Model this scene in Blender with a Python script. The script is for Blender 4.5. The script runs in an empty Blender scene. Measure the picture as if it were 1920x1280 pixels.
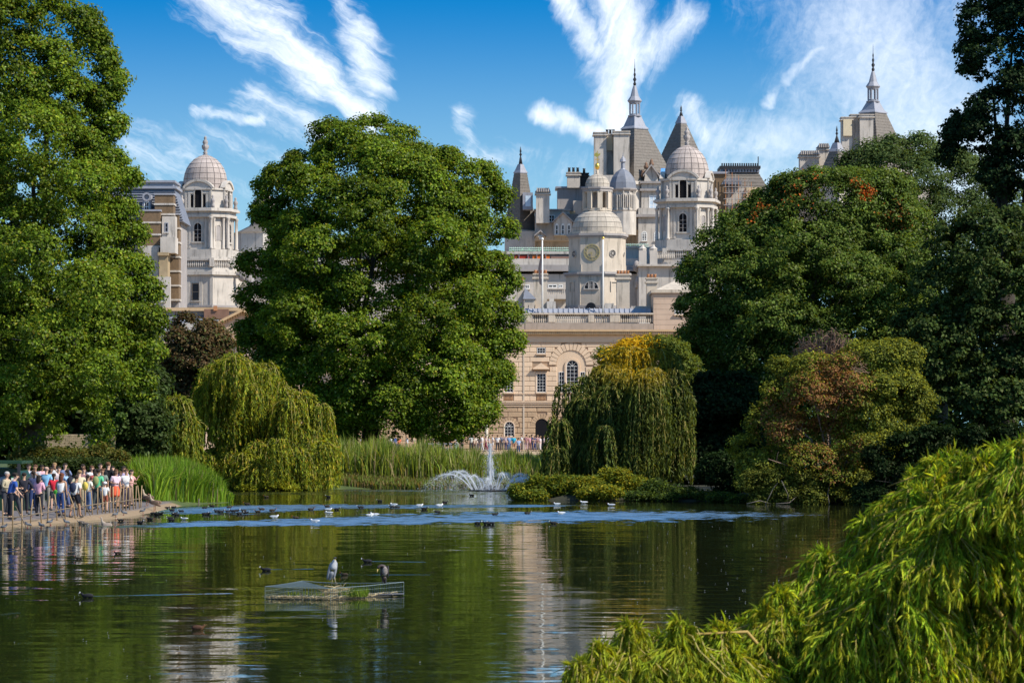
import bpy, math, random
import numpy as np
from mathutils import Matrix, Vector
R = math.radians
random.seed(7); rng = np.random.default_rng(7)
scene = bpy.context.scene
col = scene.collection
# ---------------------------------------------------------------- camera
CAMH, F, CX, HY = 3.7, 6400.0, 960.0, 800.0     # eye height, focal length in photo pixels, horizon row
cam = bpy.data.objects.new('camera', bpy.data.cameras.new('camera'))
col.objects.link(cam); scene.camera = cam
cam.location = (0, 0, CAMH); cam.rotation_euler = (R(90), 0, 0)
cam.data.sensor_width = 36; cam.data.lens = F/1920*36
cam.data.shift_y = 160/1920
cam.data.dof.use_dof = True; cam.data.dof.focus_distance = 190; cam.data.dof.aperture_fstop = 8
cam.data.clip_start = 0.5; cam.data.clip_end = 9000
# ---------------------------------------------------------------- sun and sky
SUN_AZ, SUN_EL = 118, 44                         # azimuth clockwise from +Y
sd = Vector((math.sin(R(SUN_AZ))*math.cos(R(SUN_EL)), math.cos(R(SUN_AZ))*math.cos(R(SUN_EL)), math.sin(R(SUN_EL))))
sun = bpy.data.objects.new('sun', bpy.data.lights.new('sun', 'SUN'))
col.objects.link(sun)
sun.rotation_euler = sd.to_track_quat('Z', 'Y').to_euler()
sun.location = (60, -40, 80)
sun.data.energy = 5.0; sun.data.angle = R(0.55); sun.data.color = (1, .93, .82)
scene.view_settings.view_transform = 'Standard'; scene.view_settings.look = 'None'
scene.view_settings.exposure = 0.38; scene.view_settings.gamma = 1
scene.view_settings.use_curve_mapping = False
scene.cycles.max_bounces = 6; scene.cycles.diffuse_bounces = 3; scene.cycles.glossy_bounces = 3
scene.cycles.transmission_bounces = 3; scene.cycles.transparent_max_bounces = 6

class NT:
    """small helper to write node graphs"""
    def __init__(s, tree): s.t = tree; s.n = tree.nodes; s.l = tree.links
    def node(s, typ, **kw):
        n = s.n.new(typ)
        for k, v in kw.items(): setattr(n, k, v)
        return n
    def put(s, sock, v):
        if hasattr(v, 'is_output'): s.l.new(v, sock)
        elif v is not None: sock.default_value = v
    def m(s, op, a, b=None, c=None, clamp=False):
        n = s.node('ShaderNodeMath', operation=op, use_clamp=clamp)
        s.put(n.inputs[0], a)
        if b is not None: s.put(n.inputs[1], b)
        if c is not None: s.put(n.inputs[2], c)
        return n.outputs[0]
    def v(s, op, a, b=None, out=0):
        n = s.node('ShaderNodeVectorMath', operation=op)
        s.put(n.inputs[0], a)
        if b is not None:
            if op == 'SCALE': s.put(n.inputs['Scale'], b)
            else: s.put(n.inputs[1], b)
        return n.outputs[out]
    def xyz(s, x, y, z):
        n = s.node('ShaderNodeCombineXYZ')
        for i, q in enumerate((x, y, z)): s.put(n.inputs[i], q)
        return n.outputs[0]
    def sep(s, vct):
        n = s.node('ShaderNodeSeparateXYZ'); s.put(n.inputs[0], vct); return n.outputs
    def noise(s, vec, scale=1, detail=3, rough=.5, dist=0, out=0):
        n = s.node('ShaderNodeTexNoise'); s.put(n.inputs['Vector'], vec)
        n.inputs['Scale'].default_value = scale; n.inputs['Detail'].default_value = detail
        n.inputs['Roughness'].default_value = rough; n.inputs['Distortion'].default_value = dist
        return n.outputs[out]
    def ramp(s, fac, stops):
        n = s.node('ShaderNodeValToRGB'); s.put(n.inputs[0], fac)
        e = n.color_ramp.elements
        while len(e) < len(stops): e.new(.5)
        for i, (p, c) in enumerate(stops):
            e[i].position = p; e[i].color = (c, c, c, 1) if isinstance(c, (int, float)) else (*c, 1)
        return n.outputs[0]
    def smooth(s, x, a, b):
        n = s.node('ShaderNodeMapRange', interpolation_type='SMOOTHSTEP', clamp=True)
        s.put(n.inputs[0], x); n.inputs[1].default_value = a; n.inputs[2].default_value = b
        return n.outputs[0]
    def mix(s, f, a, b, typ='MIX'):
        n = s.node('ShaderNodeMix', data_type='RGBA', blend_type=typ)
        s.put(n.inputs[0], f)
        s.put(n.inputs[6], a if hasattr(a, 'is_output') else (*a, 1))
        s.put(n.inputs[7], b if hasattr(b, 'is_output') else (*b, 1))
        return n.outputs[2]

world = bpy.data.worlds.new('World'); scene.world = world; world.use_nodes = True
w = NT(world.node_tree); w.n.clear()
d = w.node('ShaderNodeTexCoord').outputs['Generated']
dx, dy, dz = w.sep(d)[:3]
zz = w.m('MAXIMUM', dz, 0.0)
# the deep polarised blue of the photograph: the sky is looked up higher than the view direction
zl = w.m('ADD', w.m('MULTIPLY', w.m('POWER', zz, .75), 2.4), .06)
sky = w.node('ShaderNodeTexSky', sky_type='NISHITA', sun_disc=False, sun_elevation=R(SUN_EL), sun_rotation=R(SUN_AZ))
sky.air_density = 1.0; sky.dust_density = .3; sky.ozone_density = 3.0
w.l.new(w.v('NORMALIZE', w.xyz(dx, dy, zl)), sky.inputs[0])
hs = w.node('ShaderNodeHueSaturation'); hs.inputs['Saturation'].default_value = 1.1
w.l.new(w.v('MULTIPLY', sky.outputs[0], (.32, 1.02, 1.34)), hs.inputs['Color'])
# cirrus streaks, by direction
yy = w.m('MAXIMUM', dy, .05)
uu = w.m('DIVIDE', dx, yy); vv = w.m('DIVIDE', dz, yy)
p0 = w.xyz(uu, vv, 0)
wn = w.noise(w.v('SCALE', p0, 55.0), 1, 4, .6, out=1)
pw = w.v('ADD', p0, w.v('SCALE', w.v('SUBTRACT', wn, (.5, .5, .5)), .010))
def uv(px, py): return ((px-CX)/F, (HY-py)/F, 0)
strokes = [(385,-30,500,60,62,1.),(490,50,600,150,48,1.),(590,140,700,225,30,1.),(640,20,690,75,26,.8),(672,60,700,160,38,.9),(600,130,690,160,26,.45),
 (360,205,490,232,13,.8),(470,185,600,255,34,.8),(215,235,420,280,22,.45),(320,283,400,312,12,.6),(440,290,560,300,18,.5),
 (1045,-20,1110,90,30,.9),(1150,-10,1165,110,62,1.),(1165,90,1152,230,46,1.),(1290,30,1190,120,36,.75),(1010,208,1120,248,20,1.),
 (865,215,880,300,24,.55),(840,290,960,300,24,.45),(940,262,1010,292,14,.35),(1290,200,1330,260,26,.8),(1330,262,1520,262,60,.65),(1540,90,1440,195,14,.7),
 (1620,60,1800,340,170,.72),(1250,300,1500,300,90,.5),(230,300,480,260,60,.42),(1000,330,1200,300,70,.3),(1500,180,1600,330,80,.5),(1400,10,1700,30,60,.35),(1800,0,1760,200,110,.5),(1300,330,1560,320,70,.55),(0,330,460,345,36,.35)]
tot = None
for (x0, y0, x1, y1, wd, am) in strokes:
    a = Vector(uv(x0, y0)); b = Vector(uv(x1, y1)); ab = b-a
    t = w.m('DIVIDE', w.v('DOT_PRODUCT', w.v('SUBTRACT', pw, tuple(a)), tuple(ab), out=1), ab.length_squared, clamp=True)
    q = w.v('ADD', w.v('SCALE', tuple(ab), t), tuple(a))
    ds = w.v('DISTANCE', pw, q, out=1)
    mk = w.m('MULTIPLY', w.smooth(ds, wd*1.9/F, 0.0), am)
    tot = mk if tot is None else w.m('MAXIMUM', tot, mk)
def fibre(ang, sc):
    mp = w.node('ShaderNodeMapping'); mp.inputs['Rotation'].default_value = (0, 0, R(ang)); w.l.new(pw, mp.inputs[0])
    return w.noise(w.v('MULTIPLY', mp.outputs[0], sc), 1, 7, .66, .5)
fib = w.m('ADD', w.m('MULTIPLY', fibre(30, (34, 210, 1)), w.smooth(uu, .01, -.01)), w.m('MULTIPLY', fibre(-70, (45, 190, 1)), w.smooth(uu, -.01, .01)))
fine = w.noise(w.v('SCALE', pw, 420.0), 1, 4, .6)
dens = w.m('ADD', w.m('MULTIPLY', tot, 1.15), w.m('ADD', w.m('MULTIPLY', w.m('SUBTRACT', fib, .53), w.m('ADD', w.m('ADD', w.m('MULTIPLY', w.smooth(uu, -.02, .03), -.5), w.m('MULTIPLY', w.smooth(uu, .05, .09), -.75)), 1.7)), w.m('MULTIPLY', w.m('SUBTRACT', fine, .5), .35)))
streak = w.m('MULTIPLY', w.m('MULTIPLY', w.smooth(dens, .16, 1.4), w.smooth(tot, .0, .35)), .95)
# rest of the sky, out of view: cirrus layer thickened to pale the water
lay = w.v('DIVIDE', w.xyz(dx, dy, 0), w.xyz(*[w.m('MAXIMUM', dz, .08)]*3))
wide = w.noise(w.v('MULTIPLY', lay, (1.2, .5, 1)), 1, 6, .6, .6)
wide = w.m('MULTIPLY', w.smooth(wide, .42, .8), w.smooth(dz, .12, .3))
cl = w.m('MAXIMUM', streak, w.m('MULTIPLY', wide, .75))
pale = w.m('MULTIPLY', w.smooth(zz, .132, .040), .88)
skyc = w.mix(pale, hs.outputs[0], (2.7, 4.6, 5.4))
fin = w.mix(cl, skyc, (7.6, 8.1, 8.7))
bg = w.node('ShaderNodeBackground'); w.l.new(fin, bg.inputs[0]); bg.inputs[1].default_value = 0.12
wo = w.node('ShaderNodeOutputWorld'); w.l.new(bg.outputs[0], wo.inputs[0])
world.cycles.sampling_method = 'MANUAL'; world.cycles.sample_map_resolution = 512

# ---------------------------------------------------------------- materials
def material(name):
    m = bpy.data.materials.new(name); m.use_nodes = True
    n = NT(m.node_tree); n.n.clear()
    o = n.node('ShaderNodeOutputMaterial')
    return m, n, o
MATS = {}
def plain(name, base, rough=.7, var=.12, scale=1.5, streak=0., metal=0., spec=.3, rnd=0., bump=0., bscale=6.):
    if name in MATS: return MATS[name]
    m, n, o = material(name)
    pos = n.node('ShaderNodeNewGeometry').outputs['Position']
    f = n.noise(pos, scale, 5, .6)
    k = n.m('ADD', n.m('MULTIPLY', n.m('SUBTRACT', f, .5), var*3.2), 1.0)
    if streak:
        g = n.noise(n.v('MULTIPLY', pos, (2.2, 2.2, .25)), 1, 4, .65)
        k = n.m('MULTIPLY', k, n.m('SUBTRACT', 1.0, n.m('MULTIPLY', n.smooth(g, .5, .75), streak)))
    if rnd:
        r = n.node('ShaderNodeObjectInfo').outputs['Random']
        k = n.m('MULTIPLY', k, n.m('ADD', n.m('MULTIPLY', n.m('SUBTRACT', r, .5), 2*rnd), 1.0))
    c = n.v('SCALE', tuple(base), k)
    b = n.node('ShaderNodeBsdfPrincipled')
    n.l.new(c, b.inputs['Base Color']); b.inputs['Roughness'].default_value = rough
    b.inputs['Metallic'].default_value = metal; b.inputs['Specular IOR Level'].default_value = spec
    if bump:
        bp = n.node('ShaderNodeBump'); bp.inputs['Strength'].default_value = .6; bp.inputs['Distance'].default_value = bump
        n.l.new(n.noise(pos, bscale, 4, .6), bp.inputs['Height']); n.l.new(bp.outputs[0], b.inputs['Normal'])
    n.l.new(b.outputs[0], o.inputs[0])
    MATS[name] = m; return m
def leafmat(name, trans=.35, gloss=.06, rough=.45):
    m, n, o = material(name)
    a = n.node('ShaderNodeAttribute', attribute_name='leaf_colour').outputs['Color']
    df = n.node('ShaderNodeBsdfDiffuse'); n.l.new(a, df.inputs[0])
    tr = n.node('ShaderNodeBsdfTranslucent'); n.l.new(n.mix(1.0, a, (1.5, 1.25, .45), 'MULTIPLY'), tr.inputs[0])
    gl = n.node('ShaderNodeBsdfGlossy'); gl.inputs['Roughness'].default_value = rough
    n.l.new(n.mix(.5, a, (.5, .55, .35)), gl.inputs[0])
    s1 = n.node('ShaderNodeMixShader'); s1.inputs[0].default_value = trans
    n.l.new(df.outputs[0], s1.inputs[1]); n.l.new(tr.outputs[0], s1.inputs[2])
    s2 = n.node('ShaderNodeMixShader'); s2.inputs[0].default_value = gloss
    n.l.new(s1.outputs[0], s2.inputs[1]); n.l.new(gl.outputs[0], s2.inputs[2])
    n.l.new(s2.outputs[0], o.inputs[0]); return m
LEAF = leafmat('leaf', .42, .025); LEAFG = leafmat('glossy_leaf', .40, .035, .4)
STONE = plain('warm_sandstone', (.66, .49, .34), .85, .08, .6, .12, rnd=.05, bump=.02)
RUSTIC = plain('rough_brown_stone', (.46, .32, .20), .9, .16, 1.6, .2, rnd=.12, bump=.05, bscale=3)
JOINT = plain('dark_mortar', (.36, .25, .165), .95, .12, 1)
GREYST = plain('weathered_limestone', (.52, .44, .35), .85, .18, .6, .5, bump=.02)
PORT = plain('pale_portland_stone', (.50, .45, .395), .85, .2, .5, .55, bump=.02)
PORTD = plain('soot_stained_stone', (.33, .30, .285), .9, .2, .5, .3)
DOME = plain('weathered_dome_stone', (.40, .335, .30), .8, .24, .5, .3, rnd=.08)
SLATE = plain('roof_slate', (.155, .135, .115), .7, .3, 2.4, .25, rnd=.05)
SLATED = plain('blue_slate', (.17, .18, .21), .6, .2, 1.2, .15, rnd=.1)
LEAD = plain('lead_sheet', (.29, .295, .33), .5, .12, .8, .2)
BRICK = plain('stock_brick', (.18, .12, .07), .9, .25, 3, .15)
GLASS = plain('window_glass', (.018, .020, .026), .25, .1, 2, spec=.12); VOID = plain('dark_interior', (.012, .012, .014), .9, .1, spec=.05)
WHITE = plain('white_paint', (.78, .77, .74), .5, .04)
GOLD = plain('gilded_metal', (.85, .55, .12), .3, .05, metal=.8)
CLOCKG = plain('faded_gold_paint', (.44, .36, .17), .5, .1)
BLACKM = plain('black_iron', (.03, .03, .033), .5, .1)
TERRA = plain('terracotta', (.45, .20, .09), .8, .15)
BARK = plain('bark', (.10, .085, .06), .9, .3, 3, .2, bump=.05)
BARKD = plain('dark_bark', (.035, .028, .02), .95, .3, 3)
TWIG = plain('dry_twig', (.26, .17, .12), .8, .2, 4)
OLIVETWIG = plain('willow_twig', (.30, .24, .06), .6, .15, 4)

# ---------------------------------------------------------------- mesh helpers
class MB:
    def __init__(s): s.v = []; s.f = []; s.M = None
    def add(s, vs, fs):
        o = len(s.v)
        if s.M is not None: vs = [tuple(s.M @ Vector(p)) for p in vs]
        s.v += [tuple(p) for p in vs]; s.f += [tuple(i+o for i in f) for f in fs]; return s
    def box(s, x0, x1, y0, y1, z0, z1):
        return s.add([(x0,y0,z0),(x1,y0,z0),(x1,y1,z0),(x0,y1,z0),(x0,y0,z1),(x1,y0,z1),(x1,y1,z1),(x0,y1,z1)],
                     [(0,3,2,1),(4,5,6,7),(0,1,5,4),(1,2,6,5),(2,3,7,6),(3,0,4,7)])
    def loft(s, rings, cap=True):
        n = len(rings[0]); vs = [p for r in rings for p in r]; fs = []
        for k in range(len(rings)-1):
            for i in range(n):
                j = (i+1) % n; fs.append((k*n+i, k*n+j, (k+1)*n+j, (k+1)*n+i))
        if cap:
            fs.append(tuple(range(n))[::-1]); fs.append(tuple((len(rings)-1)*n+i for i in range(n)))
        return s.add(vs, fs)
    def prism(s, poly, z0, z1, k=1.0, c=(0, 0)):     # poly in xy; top scaled by k about c
        return s.loft([[(x, y, z0) for x, y in poly], [(c[0]+(x-c[0])*k, c[1]+(y-c[1])*k, z1) for x, y in poly]])
    def lathe(s, cx, cy, prof, n=12, rot=0.):
        rs = [[(cx+r*math.cos(rot+2*math.pi*i/n), cy+r*math.sin(rot+2*math.pi*i/n), z) for i in range(n)] for r, z in prof]
        return s.loft(rs)
    def extr(s, poly, y0, y1):                       # poly in xz extruded along y
        return s.loft([[(x, y0, z) for x, z in poly], [(x, y1, z) for x, z in poly]])
    def tube(s, pts, rad, n=6):
        pts = [Vector(p) for p in pts]; rs = []
        if not hasattr(rad, '__len__'): rad = [rad]*len(pts)
        for i, p in enumerate(pts):
            t = (pts[min(i+1, len(pts)-1)]-pts[max(i-1, 0)])
            t = t.normalized() if t.length > 1e-9 else Vector((0, 0, 1))
            a = t.cross(Vector((0, 1, .01)) if abs(t.y) < .9 else Vector((1, 0, 0))).normalized(); b = t.cross(a)
            rs.append([tuple(p+(a*math.cos(2*math.pi*k/n)+b*math.sin(2*math.pi*k/n))*rad[i]) for k in range(n)])
        return s.loft(rs)
    def ball(s, c, r, n=8, m=6):
        r = r if hasattr(r, '__len__') else (r, r, r)
        rs = []
        for i in range(m+1):
            a = math.pi*(i/m*.96+.02)-math.pi/2
            rs.append([(c[0]+r[0]*math.cos(a)*math.cos(2*math.pi*k/n), c[1]+r[1]*math.cos(a)*math.sin(2*math.pi*k/n), c[2]+r[2]*math.sin(a)) for k in range(n)])
        return s.loft(rs)
    def build(s, name, mat, parent=None, smooth=False, loc=None):
        me = bpy.data.meshes.new(name); me.from_pydata(s.v, [], s.f); me.update()
        if mat: me.materials.append(mat)
        if smooth: me.polygons.foreach_set('use_smooth', [True]*len(me.polygons))
        return link(name, me, parent, loc)
KIDS = {}
def link(name, me, parent=None, loc=None):
    o = bpy.data.objects.new(name, me); col.objects.link(o)
    if parent is not None: o.parent = parent; KIDS.setdefault(parent.name, []).append(o)
    if loc is not None: o.location = loc
    return o
def tag(o, label=None, cat=None, group=None, kind=None):
    if label: o['label'] = label
    if cat: o['category'] = cat
    if group: o['group'] = group
    if kind: o['kind'] = kind
    return o
def thing(name, label, cat, group=None, loc=(0, 0, 0)):
    o = bpy.data.objects.new(name, None); col.objects.link(o); o.location = loc; o.empty_display_size = .3
    return tag(o, label, cat, group)
def copy_tree(o, parent=None):
    c = o.copy(); col.objects.link(c)
    if parent is not None: c.parent = parent; KIDS.setdefault(parent.name, []).append(c)
    for k in KIDS.get(o.name, []): copy_tree(k, c)
    return c
def PX(px, dd): return (px-CX)/F*dd
def PZ(py, dd): return CAMH-(py-HY)/F*dd
def P(px, py, dd): return Vector((PX(px, dd), dd, PZ(py, dd)))
def on_ground(px, py, z=0.):                         # point on level z seen at that pixel
    dd = (CAMH-z)*F/(py-HY); return Vector((PX(px, dd), dd, z))
def arch_poly(cx, z0, z1, hw, n=8):                   # outline xz with a round head; z1 = crown
    zs = z1-hw
    return [(cx-hw, z0), (cx+hw, z0)]+[(cx+hw*math.cos(math.pi*i/n), zs+hw*math.sin(math.pi*i/n)) for i in range(n+1)]
# ---------------------------------------------------------------- ground and water
LAKE = [(-40,-40),(-24,60),(-20.5,110),(-18.6,126),(-17.4,131.5),(-15.8,139.3),(-15.4,148),(-15.5,156),(-15.2,162),(-13.7,168),(-15.5,182),(-19,192),(-17,200),(-9,204),(0,206),(2.5,206),
        (1.6,186),(-.3,176),(2,171.5),(9.6,170),(11,167),(17,164),(24,158),(30,110),(24,45),(8,36),(9,20),(14,-40)]
def seg_dist(X, Y, poly):
    best = np.full(X.shape, 1e9); inside = np.zeros(X.shape, bool); n = len(poly)
    for i in range(n):
        x0, y0 = poly[i]; x1, y1 = poly[(i+1) % n]
        vx, vy = x1-x0, y1-y0
        t = np.clip(((X-x0)*vx+(Y-y0)*vy)/(vx*vx+vy*vy), 0, 1)
        best = np.minimum(best, np.hypot(X-x0-t*vx, Y-y0-t*vy))
        c = ((y0 > Y) != (y1 > Y)) & (X < (x1-x0)*(Y-y0)/((y1-y0) if abs(y1-y0) > 1e-9 else 1e-9)+x0)
        inside ^= c
    return np.where(inside, -best, best)
def ground_z(X, Y):
    s = seg_dist(X, Y, LAKE)
    left = X < -15.2
    near = left & (Y < 163)
    bank = np.clip(s*.34, 0, .25)+np.clip((s-14)*.03, 0, .5)
    far = np.clip(s*.25, 0, .5)+np.clip((Y-215)*.01, 0, .5)
    z = np.where(near, bank, far)
    return np.where(s < 0, np.maximum(s*.5, -1.2), z+.0)
def gz(x, y): return float(ground_z(np.array([float(x)]), np.array([float(y)]))[0])
xs = np.concatenate([[-4000,-1500,-600,-300,-150,-90], np.arange(-60, 60.1, 1.0), [90,150,300,600,1500,4000]])
ys = np.concatenate([[-1500,-400,-120], np.arange(-60, 240, 1.2), np.arange(240, 460, 8), [500,600,800,1200,2000,4000,8000]])
GX, GY = np.meshgrid(xs, ys); GZ = ground_z(GX, GY)
nx, ny = len(xs), len(ys)
vv_ = np.stack([GX.ravel(), GY.ravel(), GZ.ravel()], 1)
ii = (np.arange(ny-1)[:, None]*nx+np.arange(nx-1)[None, :]).ravel()
me = bpy.data.meshes.new('ground')
me.vertices.add(len(vv_)); me.vertices.foreach_set('co', vv_.ravel())
q = np.stack([ii, ii+1, ii+nx+1, ii+nx], 1)
me.loops.add(q.size); me.loops.foreach_set('vertex_index', q.ravel().astype(np.int32))
me.polygons.add(len(q)); me.polygons.foreach_set('loop_start', np.arange(0, q.size, 4, dtype=np.int32)); me.update(calc_edges=True)
m, n, o = material('parkland_ground')
pos = n.node('ShaderNodeNewGeometry').outputs['Position']; px_, py_, pz_ = n.sep(pos)[:3]
nz = n.noise(pos, .8, 6, .65); nf = n.noise(pos, 6, 5, .7)
grass = n.ramp(nz, [(.3, (.035, .06, .012)), (.7, (.075, .10, .022))])
sand = n.ramp(nf, [(.25, (.30, .20, .11)), (.75, (.46, .33, .19))])
tarm = n.ramp(nf, [(.25, (.10, .085, .08)), (.75, (.17, .145, .14))])
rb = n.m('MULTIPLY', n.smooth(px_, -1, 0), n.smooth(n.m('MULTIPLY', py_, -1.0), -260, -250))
parade = n.smooth(n.m('ADD', py_, n.m('MULTIPLY', nz, 4.0)), 330, 336)
c = n.mix(parade, n.mix(rb, grass, n.ramp(nz, [(.3, (.012, .012, .006)), (.7, (.03, .03, .012))])), sand)  # right bank coloured near-black to stand in for missing shade
edge = n.m('ADD', px_, n.m('MULTIPLY', n.m('SUBTRACT', nz, .5), .4))
nearL = n.m('MULTIPLY', n.smooth(n.m('MULTIPLY', py_, -1.0), -160, -158.5), n.smooth(n.m('MULTIPLY', edge, -1.0), 14.5, 15))
c = n.mix(nearL, c, n.mix(n.smooth(n.m('ADD', pz_, n.m('MULTIPLY', nz, .05)), .16, .22), n.mix(.5, sand, (.13, .09, .055)), tarm))
wet = n.smooth(pz_, .0, -.15); c = n.mix(wet, c, (.02, .018, .01))
b = n.node('ShaderNodeBsdfPrincipled'); n.l.new(c, b.inputs['Base Color']); b.inputs['Roughness'].default_value = .95
bp = n.node('ShaderNodeBump'); bp.inputs['Distance'].default_value = .05; n.l.new(nf, bp.inputs['Height']); n.l.new(bp.outputs[0], b.inputs['Normal'])
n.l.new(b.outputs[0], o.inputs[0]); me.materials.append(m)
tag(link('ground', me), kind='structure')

m, n, o = material('lake_water')
pos = n.node('ShaderNodeNewGeometry').outputs['Position']
wx, wy, wz = n.sep(pos)[:3]
def wave(sx, sy, det, rough=.55, off=0.):
    return n.v('SUBTRACT', n.noise(n.v('ADD', n.v('MULTIPLY', pos, (sx, sy, 1)), (off, off*.7, 0)), 1, det, rough, .3, out=1), (.5, .5, .5))
w1 = wave(.55, 1.6, 3); w2 = wave(3.2, 7.5, 3, .6, 17.); w3 = wave(.12, .25, 2, .5, 5.)
# wind-ruffled strips across the lake, and wakes
nb = n.noise(n.v('MULTIPLY', pos, (.30, .16, 1)), 1, 5, .65); nb2 = n.noise(n.v('MULTIPLY', pos, (1.2, .5, 1)), 1, 4, .7)
jit = n.m('ADD', n.m('MULTIPLY', n.m('SUBTRACT', nb, .5), 2.6), n.m('MULTIPLY', n.m('SUBTRACT', nb2, .5), 3.0))
def strip(x0, y0, x1, y1, h0, h1, amt=1.):
    a = Vector((x0, y0, 0)); ab = Vector((x1, y1, 0))-a
    t = n.m('DIVIDE', n.v('DOT_PRODUCT', n.v('SUBTRACT', pos, tuple(a)), tuple(ab), out=1), ab.length_squared, clamp=True)
    ds = n.v('DISTANCE', pos, n.v('ADD', n.v('SCALE', tuple(ab), t), tuple(a)), out=1)
    hw = n.m('ADD', n.m('MULTIPLY', t, h1-h0), h0)
    r = n.m('ADD', n.m('DIVIDE', ds, hw), jit)
    return n.m('MULTIPLY', n.smooth(r, 1.25, .7), amt)
strips = [(-13.5,127.5,0,139,1.8,6.5,1.),(0,139,5.2,143.5,6.5,6.5,1.),(5.2,143.5,8.2,146.6,6.,.8,1.),(-15.2,151,-8,158.5,5,4,.9),(-8,158.5,1.5,160.5,5,2.,.85),(-15,190,-4,192,4.,6.,.4),(-8,199,2,198,3.,2.5,.75)]
brk = n.smooth(n.noise(n.v('MULTIPLY', pos, (.9, .55, 1)), 1, 4, .7), .30, .55)
wet_ = None
for s_ in strips:
    k = strip(*s_); wet_ = k if wet_ is None else n.m('MAXIMUM', wet_, k)
wet_ = n.m('MULTIPLY', wet_, n.m('ADD', n.m('MULTIPLY', brk, .45), .55))
def wake(p, q_, h):
    a = on_ground(*p); b_ = on_ground(*q_); a.z = b_.z = 0; ab = b_-a
    t = n.m('DIVIDE', n.v('DOT_PRODUCT', n.v('SUBTRACT', pos, tuple(a)), tuple(ab), out=1), ab.length_squared, clamp=True)
    ds = n.v('DISTANCE', pos, n.v('ADD', n.v('SCALE', tuple(ab), t), tuple(a)), out=1)
    return n.m('MULTIPLY', n.m('MULTIPLY', n.smooth(ds, h, h*.3), .6), brk)
for s_ in [((180,1117),(420,1112),.28),((512,1067),(580,1066),.2),((700,1052),(790,1053),.22),((640,1077),(800,1077),.16),((225,1036),(360,1034),.2),((0,1152),(30,1148),.2)]:
    wet_ = n.m('MAXIMUM', wet_, wake(*s_))
amp = n.m('ADD', n.m('MULTIPLY', n.noise(n.v('MULTIPLY', pos, (.06, .03, 1)), 1, 3, .5), .9), .35)
sl = n.v('ADD', n.v('SCALE', w1, .072), n.v('ADD', n.v('SCALE', w2, .030), n.v('SCALE', w3, .012)))
sl = n.v('SCALE', sl, amp)
sl = n.v('ADD', sl, n.v('SCALE', w2, n.m('MULTIPLY', wet_, .55)))
sx_, sy_, _z = n.sep(sl)[:3]
tilt = n.m('MULTIPLY', wet_, -.11)                     # the faces of ripples one sees are those turned to the viewer
nrm = n.v('NORMALIZE', n.xyz(n.m('MULTIPLY', sx_, .55), n.m('ADD', sy_, tilt), 1.0))
fr = n.node('ShaderNodeFresnel'); fr.inputs['IOR'].default_value = 1.333; n.l.new(nrm, fr.inputs['Normal'])
fac = n.m('ADD', n.m('MULTIPLY', fr.outputs[0], .95), .05, clamp=True)
fac = n.m('MAXIMUM', fac, n.m('MULTIPLY', wet_, .92))
df = n.node('ShaderNodeBsdfDiffuse'); df.inputs[0].default_value = (.016, .020, .007, 1)
gl = n.node('ShaderNodeBsdfGlossy'); gl.inputs[0].default_value = (.93, .95, .93, 1)
n.l.new(n.m('ADD', n.m('MULTIPLY', wet_, .22), .03), gl.inputs['Roughness']); n.l.new(nrm, gl.inputs['Normal'])
ms = n.node('ShaderNodeMixShader'); n.l.new(fac, ms.inputs[0]); n.l.new(df.outputs[0], ms.inputs[1]); n.l.new(gl.outputs[0], ms.inputs[2])
n.l.new(ms.outputs[0], o.inputs[0])
mb = MB(); mb.add([(-60, -60, 0), (60, -60, 0), (60, 215, 0), (-60, 215, 0)], [(0, 1, 2, 3)])
tag(mb.build('water', m), kind='structure')
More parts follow.
